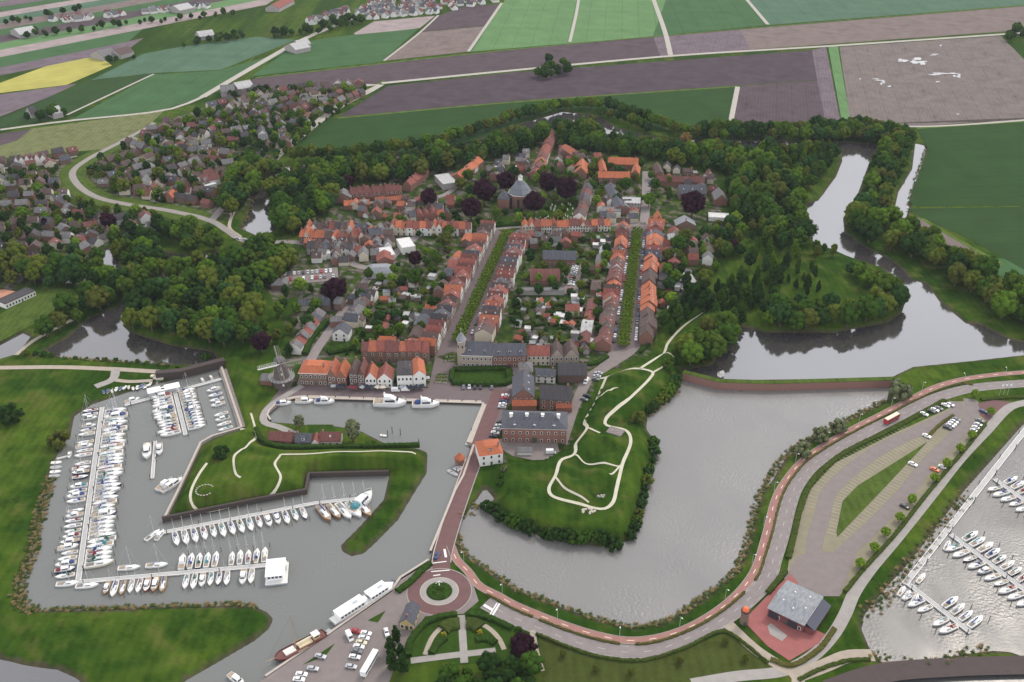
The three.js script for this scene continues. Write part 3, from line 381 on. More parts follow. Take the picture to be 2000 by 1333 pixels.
// ───────────── trees, shrubs, hedges, reeds ─────────────
const leafMat = (c) => dull(c, 0.9, { vertexColors: true, side: THREE.DoubleSide });
const LEAF = { mid2: leafMat([0.050, 0.088, 0.010]), cool: leafMat([0.027, 0.066, 0.015]), warm: leafMat([0.085, 0.112, 0.014]), mid: leafMat([0.036, 0.078, 0.009]), dark: leafMat([0.019, 0.046, 0.008]), bright: leafMat([0.070, 0.130, 0.011]), olive: leafMat([0.072, 0.086, 0.015]), willow: leafMat([0.125, 0.145, 0.07]), copper: leafMat([0.026, 0.009, 0.015]), yellow: leafMat([0.30, 0.27, 0.03]), rust: leafMat([0.19, 0.115, 0.04]), fresh: leafMat([0.125, 0.20, 0.02]) };
const M_BARK = mat([0.10, 0.075, 0.055], 0.95);
function crownGeo(rx, ry, cy, n, size, lobes, cone = 0, sd = 1) {
  const keep = seed; seed = sd * 7919;
  const L = [];
  for (let i = 0; i < lobes; i++) { // clumps arranged over an ellipsoid or a cone
    const v = 1 - 2 * (i + 0.5) / lobes, a = i * 2.399 + rr(-0.4, 0.4), s = Math.sqrt(1 - v * v), k = rr(0.55, 0.85);
    const taper = cone ? 1 - cone * (v * 0.5 + 0.5) : 1;
    L.push({ x: Math.cos(a) * s * rx * k * taper, y: cy + v * ry * k, z: Math.sin(a) * s * rx * k * taper, r: rr(0.28, 0.46) * Math.min(rx, ry) * (cone ? 0.5 + 0.5 * taper : 1) });
  }
  const pos = [], nor = [], col = [], A = new THREE.Vector3(), U = new THREE.Vector3(), V = new THREE.Vector3(), N = new THREE.Vector3(), C = new THREE.Vector3();
  let tries = 0;
  for (const l of L) { // the dense inside of each clump
    const q = new THREE.IcosahedronGeometry(l.r * 0.9, 1), p = q.attributes.position, c0 = rr(0.8, 1.1), jit = new Map();
    for (let i = 0; i < p.count; i++) { const key = [p.getX(i), p.getY(i), p.getZ(i)].map((v) => v.toFixed(3)).join(); if (!jit.has(key)) jit.set(key, rr(0.78, 1.1)); const k = jit.get(key); const x = p.getX(i), y = p.getY(i), z = p.getZ(i), m = Math.hypot(x, y, z); pos.push(l.x + x * k, l.y + y * k, l.z + z * k); nor.push(x / m, y / m, z / m); col.push(c0, c0, c0); }
  }
  const coreLen = pos.length;
  while (pos.length < coreLen + n * 18 && tries++ < n * 8) {
    const l = L[Math.floor(rnd() * lobes)];
    A.set(rr(-1, 1), rr(-0.75, 1), rr(-1, 1)); const len = A.length(); if (len > 1 || len < 0.05) continue; A.divideScalar(len);
    const q = l.r * rr(0.82, 1.08); C.set(l.x + A.x * q, l.y + A.y * q, l.z + A.z * q);
    if (L.some((o) => o !== l && (C.x - o.x) ** 2 + (C.y - o.y) ** 2 + (C.z - o.z) ** 2 < (o.r * 0.8) ** 2)) continue;
    N.copy(A).add(new THREE.Vector3(rr(-0.75, 0.75), rr(-0.3, 0.75), rr(-0.75, 0.75))).normalize();
    U.set(rr(-1, 1), rr(-1, 1), rr(-1, 1)).cross(N).normalize(); V.crossVectors(N, U);
    const s = size * rr(0.55, 1.1), t = s * rr(0.55, 0.9), c = rr(0.68, 1.3), w = rr(0.9, 1.14);
    const P = [[-s, -t * 0.4], [s * 0.1, -t], [s, t * 0.3], [-s * 0.2, t]].map(([a, b]) => [C.x + U.x * a + V.x * b, C.y + U.y * a + V.y * b, C.z + U.z * a + V.z * b]);
    const nn = A.clone().multiplyScalar(0.65).add(N.clone().multiplyScalar(0.5)).normalize();
    for (const k of [0, 1, 2, 0, 2, 3]) { pos.push(...P[k]); nor.push(nn.x, nn.y, nn.z); col.push(c * w, c, c / w); }
  }
  seed = keep;
  const gq = new THREE.BufferGeometry(); gq.setAttribute('position', new THREE.Float32BufferAttribute(pos, 3)); gq.setAttribute('normal', new THREE.Float32BufferAttribute(nor, 3)); gq.setAttribute('color', new THREE.Float32BufferAttribute(col, 3));
  return gq;
}
function trunkGeo(h, r, limbs, reach) {
  const gs = [new THREE.CylinderGeometry(r * 0.55, r, h, 7).translate(0, h / 2, 0)];
  for (let i = 0; i < limbs; i++) { const a = i * 2.4 + 0.5, y = h * (0.55 + 0.1 * i / limbs); gs.push(bar([0, y, 0], [Math.cos(a) * reach, y + reach * 1.1, Math.sin(a) * reach], r * 0.3, 4)); }
  return join(gs);
}
const CROWNS = { // unit: a tree 11 m tall
  round: [1, 2, 3, 4].map((s) => crownGeo(4.6, 4.5, 6.8, 640, 0.56, 22 + s, 0, s)),
  oval: [5, 6, 7].map((s) => crownGeo(3.6, 5.0, 6.7, 660, 0.56, 22, 0.25, s)),
  cone: [8, 9].map((s) => crownGeo(3.2, 5.6, 6.0, 620, 0.5, 24, 0.85, s)),
  bush: [10, 11, 12].map((s) => crownGeo(4.6, 3.4, 3.0, 520, 0.6, 14, 0, s)),
  clipped: [13, 14].map((s) => crownGeo(3.1, 2.0, 4.0, 300, 0.5, 10, 0, s)),
};
const TRUNKS = { round: trunkGeo(6.5, 0.36, 4, 2.4), oval: trunkGeo(6.5, 0.32, 4, 1.8), cone: trunkGeo(7.5, 0.28, 3, 1), bush: trunkGeo(2.5, 0.3, 4, 1.6), clipped: trunkGeo(4, 0.17, 3, 1) };
const forest = [];
function plant(x, z, shape, leaf, s, label, group, wide = 1) { forest.push({ x, z, shape, leaf, s, wide, label, group, v: Math.floor(rnd() * CROWNS[shape].length), turn: rr(0, 6.28) }); }
const clash = (x, z, d) => forest.some((t) => Math.abs(t.x - x) < d && Math.abs(t.z - z) < d && (t.x - x) ** 2 + (t.z - z) ** 2 < d * d);
const mixes = { wood: ['mid', 'mid2', 'dark', 'bright', 'cool', 'olive', 'mid', 'warm'], park: ['mid', 'bright', 'mid2', 'dark', 'bright', 'cool', 'warm', 'mid'], dike: ['olive', 'mid', 'warm', 'mid2', 'dark', 'bright', 'cool'], deep: ['dark', 'dark', 'mid', 'mid'], town: ['mid', 'dark', 'bright', 'olive', 'mid2', 'cool', 'fresh', 'warm'], willow: ['willow', 'olive', 'mid'] };
function grove(px, gap, s0, s1, mix, shapes, label, group, y = 5.5) {
  const p = gp(px, y), b = bound(p, 0), n = Math.round((b[2] - b[0]) * (b[3] - b[1]) / (gap * gap) * 5);
  for (let i = 0; i < n; i++) { const x = rr(b[0], b[2]), z = rr(b[1], b[3]); if (!inPoly(p, x, z) || clash(x, z, gap * rr(0.8, 1.1)) || height(x, z) < WATER_Y - 0.2 || nearRoad(x, z, 12)) continue; plant(x, z, pick(shapes), pick(mixes[mix]), rr(s0 * 0.78, s1 * 1.06) * (gap < 8.8 && s0 > 0.75 ? 1.18 : 1), label, group, rr(0.82, 1.18)); }
}
function avenue(px, gap, s0, s1, mix, shapes, label, group, spread = 2, y = 5.5) {
  for (const [x, z] of smooth(gp(px, y), gap)) { const a = x + rr(-spread, spread), b = z + rr(-spread, spread); if (height(a, b) < WATER_Y - 0.2) continue; plant(a, b, pick(shapes), pick(mixes[mix]), rr(s0, s1), label, group, rr(0.9, 1.1)); }
}
const single = (px, py, shape, leaf, s, label, y = 5, wide = 1) => { const [x, z] = g(px, py, y * s); plant(x, z, shape, leaf, s, label, null, wide); };
// copper beeches and other marked trees
for (const [a, b, s, l] of [[945, 378, 1.45, 'copper beech beside the white-topped church dome, towards the harbour mill'], [988, 358, 1.35, 'copper beech directly behind the domed church'], [920, 411, 1.4, 'copper beech at the corner of the churchyard by the main street'], [1043, 400, 1.35, 'copper beech touching the domed church wall'], [1070, 361, 1.35, 'copper beech behind the churchyard, partly hidden by its twin'], [1106, 374, 1.45, 'copper beech on the churchyard side facing the orange-roofed almshouse'], [837, 389, 1.1, 'lone copper beech among the red terraces'], [1353, 403, 1.65, 'copper beech in front of the long blue-grey roof'], [655, 572, 1.35, 'tall copper beech beside the harbour lane parking'], [810, 508, 0.8, 'small copper beech beside the white-roofed sheds'], [1432, 487, 0.7, 'small copper beech in the eastern park'], [510, 672, 1.0, 'copper beech beside the windmill'], [680, 358, 0.9, 'copper beech at the end of the red terrace row'], [210, 435, 1.0, 'copper beech between the village gardens'], [88, 436, 0.6, 'small copper beech in the far village gardens'], [1022, 1268, 0.9, 'copper beech beside the formal garden']]) single(a, b, 'round', 'copper', s * 1.2, l, 5, 1.05);
for (const [a, b, sh, lf, s, l] of [[110, 848, 'bush', 'olive', 1.35, 'big round bush on the marina bank of the meadow'], [15, 800, 'bush', 'dark', 1.5, 'dark bush at the meadow edge, cut by the picture frame'], [1762, 752, 'bush', 'willow', 1.6, 'big willow bush at the end of the brick dam wall'], [1570, 872, 'bush', 'willow', 1.1, 'first of three willow bushes on the road bank'], [1605, 842, 'bush', 'willow', 1.15, 'second of three willow bushes on the road bank'], [1640, 826, 'bush', 'willow', 1.05, 'third of three willow bushes on the road bank'], [1244, 822, 'bush', 'olive', 1.0, 'round bush on the bastion slope above the basin'], [1202, 1050, 'bush', 'dark', 0.95, 'round bush at the tip of the bastion'], [433, 893, 'bush', 'dark', 1.0, 'dark bush on top of the marina bastion'], [688, 845, 'oval', 'willow', 1.25, 'tall pale willow beside the harbour island houses'], [584, 826, 'oval', 'willow', 0.8, 'pale willow on the harbour island lawn'], [727, 866, 'bush', 'mid', 0.75, 'green bush at the end of the harbour island'], [398, 685, 'bush', 'mid', 0.8, 'bush between the moat and the dark dam wall'], [1222, 362, 'round', 'mid', 1.1, 'green tree in front of the orange-roofed almshouse'], [1035, 425, 'round', 'bright', 0.7, 'light green tree on the lawn below the church'], [870, 470, 'round', 'olive', 1.1, 'olive green tree in the gardens beside the main street'], [1268, 392, 'round', 'bright', 1.1, 'bright green tree beside the street beyond the church'], [1308, 380, 'cone', 'mid', 1.1, 'pointed green tree beside the blue-grey roof'], [1280, 362, 'round', 'mid', 0.9, 'green tree beside the red-brown terrace'], [1437, 400, 'round', 'olive', 1.1, 'olive tree beside the grey barn'], [1340, 266, 'round', 'rust', 1.1, 'rust-coloured tree on the outer moat'], [1374, 488, 'cone', 'fresh', 1.0, 'pale green tree behind the linden street gardens'], [1460, 420, 'round', 'dark', 1.2, 'dark tree at the wood edge by the grey barn'], [1414, 468, 'round', 'dark', 1.3, 'large dark tree behind the linden street'], [1325, 480, 'round', 'mid', 1.2, 'green tree behind the blue-roofed linden street house'], [1465, 515, 'oval', 'dark', 1.2, 'dark oval tree on the eastern park lawn']]) single(a, b, sh, lf, s, l);
// woods and rows
grove([[252, 605], [290, 575], [345, 538], [400, 518], [470, 512], [520, 480], [555, 478], [575, 500], [548, 540], [522, 560], [516, 600], [520, 645], [505, 668], [440, 672], [385, 662], [330, 648], [255, 634]], 7.6, 0.9, 1.35, 'park', ['round', 'round', 'oval'], 'leafy green tree in the dense wood between the moat and the windmill', 'wood on the western bastion');
grove([[75, 645], [115, 598], [190, 566], [235, 542], [290, 528], [312, 505], [325, 520], [300, 548], [235, 580], [180, 605], [120, 640]], 8, 0.85, 1.2, 'dike', ['round'], 'green tree in the row on the moat dike beside the sports field', 'trees on the western dike');
grove([[222, 470], [262, 452], [312, 470], [318, 500], [290, 525], [240, 535], [232, 510]], 8, 0.9, 1.2, 'dike', ['round', 'oval'], 'green tree on the tongue of land between moat and ditch', 'trees between moat and ditch');
grove([[270, 436], [420, 426], [440, 455], [432, 488], [395, 498], [362, 492], [350, 462], [300, 450]], 8.5, 0.8, 1.15, 'wood', ['round'], 'green tree beside the bridge road into town', 'trees by the bridge road');
grove([[425, 402], [430, 372], [470, 332], [540, 312], [560, 330], [505, 352], [476, 392], [445, 418]], 8, 0.9, 1.2, 'dike', ['round'], 'green tree between the village and the inner moat', 'trees by the village moat');
grove([[528, 362], [560, 340], [640, 330], [682, 345], [645, 400], [605, 430], [560, 452], [540, 436], [530, 400]], 6.8, 0.95, 1.3, 'park', ['round', 'oval'], 'green tree in the tight wood behind the town terraces', 'wood on the north-western rampart');
avenue([[575, 302], [680, 297], [780, 287], [860, 272], [960, 242], [1040, 217], [1120, 202], [1200, 208], [1280, 236], [1340, 254], [1390, 262]], 7.5, 0.9, 1.25, 'dike', ['round'], 'tree in the row along the outer side of the far moat', 'row of trees beyond the moat');
avenue([[640, 306], [780, 300], [870, 284], [965, 256], [1060, 226], [1130, 214], [1200, 222], [1270, 248]], 9, 0.8, 1.1, 'dike', ['round'], 'tree in the row along the outer side of the far moat', 'row of trees beyond the moat');
grove([[575, 335], [660, 318], [770, 312], [865, 297], [960, 276], [1062, 252], [1068, 268], [1010, 292], [885, 322], [790, 345], [690, 350], [660, 330]], 7.2, 0.95, 1.3, 'wood', ['round', 'oval'], 'tree in the belt of wood between the far moat and the town', 'wood on the far rampart');
grove([[1088, 248], [1150, 246], [1205, 272], [1330, 290], [1440, 298], [1460, 320], [1430, 330], [1360, 322], [1290, 308], [1190, 292], [1095, 280]], 7, 0.95, 1.3, 'wood', ['round', 'oval'], 'tree in the belt of wood behind the orange-roofed almshouse', 'wood on the far rampart');
grove([[1368, 246], [1500, 250], [1640, 244], [1720, 244], [1785, 268], [1775, 282], [1700, 270], [1500, 268], [1370, 266]], 7.5, 0.9, 1.2, 'dike', ['round'], 'tree in the double row along the straight far moat', 'row of trees beyond the straight moat');
grove([[1722, 262], [1774, 272], [1768, 312], [1740, 366], [1728, 398], [1750, 425], [1705, 466], [1672, 448], [1668, 424], [1696, 376], [1716, 318]], 8, 0.95, 1.3, 'dike', ['round'], 'tree on the dike between the moat and the narrow field ditch', 'trees on the eastern dike');
grove([[1728, 470], [1778, 440], [1855, 492], [1965, 555], [2060, 600], [2060, 650], [1975, 622], [1905, 576], [1858, 540], [1806, 500]], 8.5, 0.95, 1.35, 'dike', ['round'], 'tree on the wooded dike below the brown reed field', 'trees on the south-eastern dike');
grove([[1432, 312], [1500, 292], [1634, 281], [1630, 308], [1584, 358], [1556, 380], [1570, 434], [1574, 464], [1556, 498], [1520, 488], [1480, 440], [1440, 420], [1422, 370]], 7.2, 0.95, 1.3, 'wood', ['round', 'oval', 'cone'], 'tree in the wood between the town and the wide moat', 'wood on the eastern rampart');
avenue([[1472, 350], [1480, 420], [1500, 480], [1510, 520]], 7, 1.0, 1.2, 'park', ['cone'], 'pointed tree in the row along the eastern rampart', 'pointed trees on the eastern rampart', 1);
grove([[1282, 622], [1330, 580], [1400, 552], [1480, 535], [1530, 548], [1520, 580], [1470, 596], [1452, 625], [1445, 640], [1405, 625], [1372, 596], [1330, 618], [1312, 640]], 7.2, 0.85, 1.2, 'deep', ['cone', 'oval', 'cone'], 'dark pointed tree on the rampart above the chalk path', 'dark wood above the chalk path');
grove([[1335, 660], [1380, 625], [1400, 640], [1445, 640], [1432, 672], [1385, 705], [1355, 712], [1335, 690]], 7.5, 0.85, 1.2, 'wood', ['round'], 'round tree on the slope beside the red dam wall', 'trees above the dam wall');
grove([[1470, 600], [1560, 592], [1640, 602], [1700, 590], [1735, 556], [1768, 572], [1755, 600], [1690, 622], [1560, 632], [1480, 630]], 7.6, 0.9, 1.25, 'dike', ['round'], 'round tree along the water edge of the south-eastern bastion', 'trees on the south-eastern bastion');
grove([[1585, 482], [1632, 484], [1638, 500], [1595, 498]], 6.5, 0.7, 0.9, 'wood', ['oval'], 'tree in the clump beside the moat narrows', 'clump at the moat narrows');
grove([[1662, 520], [1694, 524], [1716, 545], [1718, 562], [1690, 558], [1664, 540]], 7, 0.78, 0.95, 'wood', ['round'], 'tree in the clump at the corner of the south-eastern bastion', 'trees on the south-eastern bastion');
grove([[1510, 525], [1590, 515], [1600, 565], [1530, 575]], 9, 0.7, 0.95, 'deep', ['cone'], 'small pointed tree on the south-eastern bastion lawn', 'pointed trees on the bastion lawn');
grove([[1455, 400], [1500, 420], [1548, 490], [1585, 515], [1545, 560], [1500, 560], [1468, 500]], 8.2, 0.8, 1.05, 'wood', ['cone', 'cone', 'oval'], 'pointed tree in the loose rows inside the eastern rampart', 'pointed trees inside the eastern rampart');
grove([[1395, 440], [1440, 430], [1460, 480], [1440, 500], [1400, 490]], 9, 0.8, 1.15, 'town', ['round'], 'garden tree at the edge of the eastern park', 'trees of the eastern park');
// town gardens
const townTrees = (px, gap, label, s0 = 0.32, s1 = 0.8) => grove(px, gap, s0, s1, 'town', ['round', 'round', 'oval', 'bush'], label, 'garden trees of the town', 3);
townTrees([[1030, 480], [1060, 460], [1190, 455], [1180, 560], [1165, 690], [1140, 690], [1020, 660], [1000, 620]], 8.5, 'garden tree behind the houses between the two avenues');
townTrees([[700, 545], [780, 500], [880, 480], [870, 560], [830, 640], [720, 680], [650, 690], [700, 620]], 8, 'garden tree behind the houses on the mill side of the main street');
townTrees([[1300, 480], [1390, 450], [1410, 520], [1380, 560], [1300, 620], [1290, 560]], 8.5, 'garden tree behind the linden street towards the eastern rampart', 0.6, 1.0);
townTrees([[560, 560], [640, 560], [650, 600], [560, 690], [530, 650]], 8.5, 'garden tree beside the lane to the windmill', 0.5, 0.95);
townTrees([[640, 440], [860, 400], [930, 420], [960, 440], [850, 470], [700, 450]], 10, 'garden tree among the old streets in front of the churchyard');
townTrees([[900, 350], [1160, 300], [1300, 330], [1320, 380], [1160, 400], [1130, 430], [1100, 345], [960, 345]], 9.5, 'garden tree around the church and the far streets', 0.5, 0.9);
townTrees([[900, 360], [960, 350], [1130, 350], [1140, 420], [1060, 435], [930, 435], [890, 420]], 11, 'leafy churchyard tree around the domed church', 0.6, 0.9);
grove([[820, 520], [860, 510], [870, 545], [800, 575], [770, 560]], 8, 0.8, 1.1, 'wood', ['round'], 'green tree in the clump behind the main street', 'clump behind the main street', 4);
// village gardens
grove([[-30, 340], [180, 320], [330, 250], [450, 200], [560, 172], [715, 172], [600, 262], [545, 310], [440, 345], [430, 400], [270, 425], [210, 470], [150, 480], [-30, 500]], 7.6, 0.4, 1.0, 'town', ['round', 'bush', 'oval'], 'small garden tree among the village houses', 'garden trees of the village', 3);
grove([[-30, 500], [150, 490], [215, 510], [215, 545], [140, 552], [-30, 548]], 8.5, 0.8, 1.15, 'wood', ['round'], 'green tree in the belt beside the sports hall', 'trees behind the sports field', 5);
grove([[120, 430], [200, 425], [215, 470], [130, 470]], 9, 0.6, 0.9, 'deep', ['round'], 'dark tree in the village gardens by the road bend', 'garden trees of the village', 4);
for (const [a, b] of [[255, 330], [240, 322], [265, 318], [280, 306], [292, 298], [255, 280], [272, 276], [290, 274], [306, 272], [375, 285], [390, 277]]) single(a, b, 'bush', 'yellow', 0.75, 'yellow-green flowering tree in a village garden', 3);
// farmsteads and distant lines of trees
const farms = (px, gap, s0, s1, label) => grove(px, gap, s0, s1, 'deep', ['round'], label, 'far farmstead trees', 4);
farms([[1050, 135], [1072, 118], [1110, 125], [1112, 140], [1080, 150], [1050, 150]], 11, 0.7, 1.1, 'tree around the lone farmhouse in the ploughed field');
farms([[350, 84], [475, 62], [476, 72], [352, 88]], 10, 0.7, 1.0, 'tree at the far farmstead between green fields'); farms([[530, 72], [640, 58], [712, 40], [700, 30], [640, 36], [620, 55], [530, 62]], 10, 0.7, 1.1, 'tree in the far copse beside the straight road');
farms([[40, 222], [130, 212], [125, 222], [45, 234]], 12, 0.6, 1.0, 'tree at the small farm by the field lane'); farms([[1955, 70], [1990, 58], [2010, 66], [1975, 78]], 11, 0.9, 1.2, 'tree at the corner of the wet brown field'); farms([[200, 118], [265, 104], [262, 110], [205, 122]], 13, 0.6, 0.9, 'tree beside the barn at the rapeseed field');
farms([[40, 62], [250, 40], [450, 20], [455, 26], [250, 48], [45, 72]], 13, 0.5, 0.95, 'tree in the hazy far tree line'); farms([[0, 40], [180, 10], [182, 16], [0, 48]], 14, 0.5, 0.95, 'tree in the hazy far tree line'); farms([[440, 182], [550, 166], [552, 174], [445, 190]], 9, 0.6, 0.8, 'tree in the hedge behind the white farm');
// avenues of clipped lindens
function lindens(a0, b0, a1, b1, w, label, group) {
  const A = g(a0, b0, 4), B = g(a1, b1, 4), L = Math.hypot(B[0] - A[0], B[1] - A[1]), n = Math.round(L / 4.6), nx = -(B[1] - A[1]) / L, nz = (B[0] - A[0]) / L;
  for (const s of [-1, 1]) for (let i = 0; i <= n; i++) { const x = lerp(A[0], B[0], i / n) + nx * w * s, z = lerp(A[1], B[1], i / n) + nz * w * s; forest.push({ x, z, shape: 'clipped', leaf: 'fresh', s: rr(0.82, 0.95), wide: 0.9, v: i % 2, turn: rr(0, 6), label: label.replace('#', ord(i)).replace('%', s < 0 ? 'mill' : 'rampart'), group, own: true, nm: 'linden_tree' }); }
}
lindens(893, 660, 988, 452, 1.6, 'clipped linden, # from the harbour in the %-side row of the main street', 'clipped lindens of the main street');
lindens(1218, 668, 1245, 447, 1.6, 'clipped linden, # from the harbour end in the %-side row of the linden street', 'clipped lindens of the linden street');
// shrubs on the banks
const bank = (px, gap, s0, s1, mix, label, group) => avenue(px, gap, s0, s1, mix, ['bush'], label, group, 0.6, 1.5);
bank([[952, 988], [975, 1003], [1010, 1020], [1045, 1035], [1088, 1046]], 3.4, 0.72, 0.95, 'deep', 'dark shrub in the row along the foot of the bastion', 'shrubs at the bastion foot');
bank([[1108, 1048], [1135, 1052], [1180, 1054]], 4, 0.65, 0.95, 'deep', 'shrub in the short clump along the bastion foot', 'shrubs at the bastion foot');
bank([[1232, 1045], [1245, 1005], [1258, 960], [1266, 925], [1278, 890], [1275, 855]], 6, 0.5, 0.85, 'wood', 'shrub on the basin side of the bastion', 'shrubs on the basin bank');
bank([[1270, 800], [1300, 770], [1318, 745], [1300, 725], [1318, 715]], 5, 0.55, 0.9, 'wood', 'shrub on the bank by the red dam wall', 'shrubs on the basin bank');
bank([[50, 690], [75, 690], [100, 692]], 6, 0.4, 0.6, 'dike', 'shrub on the moat bank beside the dike path', 'shrubs on the moat bank'); bank([[145, 696], [152, 694], [245, 703], [268, 704], [300, 707], [345, 715]], 7, 0.25, 0.45, 'dike', 'shrub on the moat bank beside the dike path', 'shrubs on the moat bank');
bank([[40, 1298], [60, 1303], [90, 1310]], 7, 0.5, 0.65, 'dike', 'shrub beside the field pond', 'shrubs by the pond');
bank([[985, 925], [975, 945]], 5, 0.4, 0.5, 'willow', 'grey shrub on the bastion beside the white house', 'shrubs by the white house');
// trees by the formal garden, in front of the camera
for (const [a, b, s] of [[762, 1262, 0.9], [772, 1240, 0.8], [785, 1300, 1.0], [765, 1290, 0.95], [782, 1275, 0.8]]) single(a, b, 'cone', 'dark', s, `dark pointed tree between quay parking and formal garden, ${ord(Math.round((b - 1240) / 15))} from the yellow house`);
grove([[850, 1318], [900, 1300], [970, 1292], [1040, 1300], [1045, 1360], [840, 1370]], 5.5, 0.7, 0.95, 'deep', ['round'], 'dark tree in the clump below the formal garden', 'clump below the formal garden');
for (const [a, b, s] of [[1018, 1258, 0.75], [1024, 1285, 0.8], [1012, 1238, 0.6]]) single(a, b, 'oval', 'mid', s, `green tree between formal garden and narrow path, ${s < 0.7 ? 'the smallest, by the road' : s < 0.8 ? 'the middle one' : 'the tallest, by the dark clump'}`);
for (const [a, b, l] of [[1100, 1278, 'first'], [1164, 1307, 'second'], [1232, 1315, 'third'], [1330, 1290, 'fourth'], [1417, 1252, 'fifth'], [1457, 1286, 'sixth']]) single(a, b, 'round', 'olive', 0.3, `${l} young tree from the formal garden on the meadow inside the road bend`, 5);
for (const [a, b, l] of [[1936, 806, 'first'], [1905, 772, 'second'], [1898, 852, 'third'], [1876, 878, 'fourth'], [1850, 908, 'fifth'], [1826, 936, 'sixth'], [1782, 978, 'seventh'], [1758, 1013, 'eighth'], [1730, 1042, 'ninth'], [1708, 1072, 'tenth'], [1680, 1103, 'eleventh']]) single(a, b, 'round', 'fresh', 0.46, `${l} young yellow-green tree along the car park hedge`, 4);
for (const [a, b] of [[867, 1236], [937, 1232]]) single(a, b + 4, 'bush', 'yellow', 0.28, a < 900 ? 'yellow bush in the formal garden towards the parking' : 'yellow bush in the formal garden towards the road', 2);

{ // the largest in view are things of their own, the rest one mass
  const size = (t) => { const d = Math.hypot(t.x, EYE, t.z); return t.s / d * (Math.abs(t.x) < -t.z * 0.62 ? 1 : 0); };
  const loose = forest.filter((t) => !t.own).sort((a, b) => size(b) - size(a)), solo = [...loose.slice(0, 290), ...forest.filter((t) => t.own)], rest = loose.slice(290).filter((t) => Math.abs(t.x) < -t.z * 0.75);
  console.log('trees', forest.length, 'own', solo.length, 'mass', rest.length);
  for (const t of solo) {
    const nm = t.nm ?? (t.leaf === 'copper' ? 'copper_beech' : t.shape === 'bush' ? 'shrub' : t.shape === 'cone' ? 'pointed_tree' : 'deciduous_tree');
    const o = thing(nm, t.label, t.shape === 'bush' ? 'shrub' : 'tree', [t.x, height(t.x, t.z) - 0.1, t.z], t.turn, t.group);
    o.scale.set(t.s * t.wide, t.s * (t.flat ?? 1), t.s * t.wide);
    part('trunk', TRUNKS[t.shape], M_BARK, o); part('crown', CROWNS[t.shape][t.v], LEAF[t.leaf], o);
  }
  const wood = new THREE.Group(); wood.name = 'woodland'; scene.add(wood); tag(wood, 'mass of smaller trees in the far woods, gardens and hedgerows', 'woodland', null, 'stuff');
  const sets = new Map(); for (const t of rest) { const k = t.shape + t.v + t.leaf; if (!sets.has(k)) sets.set(k, []); sets.get(k).push(t); }
  const d = new THREE.Object3D();
  for (const [, list] of sets) for (const [nm, geo, m] of [['crown', CROWNS[list[0].shape][list[0].v], LEAF[list[0].leaf]], ['trunk', TRUNKS[list[0].shape], M_BARK]]) {
    const im = new THREE.InstancedMesh(geo, m, list.length); im.name = nm; im.userData.kind = 'stuff'; im.castShadow = im.receiveShadow = true;
    list.forEach((t, i) => { d.position.set(t.x, height(t.x, t.z) - 0.1, t.z); d.rotation.y = t.turn; d.scale.set(t.s * t.wide, t.s, t.s * t.wide); d.updateMatrix(); im.setMatrixAt(i, d.matrix); });
    wood.add(im);
  }
}
// hedges: clipped green walls with an uneven leafy skin
const M_HEDGE = dull([0.045, 0.064, 0.014], 0.95, { vertexColors: true }), M_HEDGE2 = dull([0.08, 0.076, 0.022], 0.95, { vertexColors: true }), M_HEDGE3 = dull([0.026, 0.055, 0.009], 0.95, { vertexColors: true });
function hedgeGeo(line, w, h, level) {
  const s = sides(line), pos = [], col = [], idx = [], prof = [[-0.5, 0], [-0.52, 0.55], [-0.4, 0.95], [0, 1.04], [0.4, 0.95], [0.52, 0.55], [0.5, 0]], K = prof.length;
  line.forEach((q, i) => { const y0 = level ?? Math.max(0, height(q[0], q[1])); prof.forEach(([a, b], k) => { const j = k && k < K - 1 ? 0.22 : 0.1, ww = a * w + rr(-j, j) * Math.min(1, w), x = q[0] + s[i][0] * ww, z = q[1] + s[i][1] * ww; pos.push(x, y0 + b * h + (k && k < K - 1 ? rr(-0.16, 0.16) : -0.2), z); const c = rr(0.7, 1.25); col.push(c * rr(0.92, 1.08), c, c); if (i && k) { const A = i * K + k, B = A - 1, C = A - K, D = C - 1; idx.push(D, A, B, D, C, A); } }); });
  for (const e of [0, (line.length - 1) * K]) for (let k = 1; k < K - 1; k++) idx.push(...(e ? [e, e + k + 1, e + k] : [e, e + k, e + k + 1]));
  const q = new THREE.BufferGeometry(); q.setAttribute('position', new THREE.Float32BufferAttribute(pos, 3)); q.setAttribute('color', new THREE.Float32BufferAttribute(col, 3)); q.setIndex(idx); const f = q.toNonIndexed(); f.computeVertexNormals();
  return f;
}
function hedge(px, w, h, m, label, y = 0, level) { const o = mesh('hedge', hedgeGeo(smooth(gp(px, y), 0.8), w, h, level), m); return tag(o, label, 'hedge', 'clipped hedges'); }
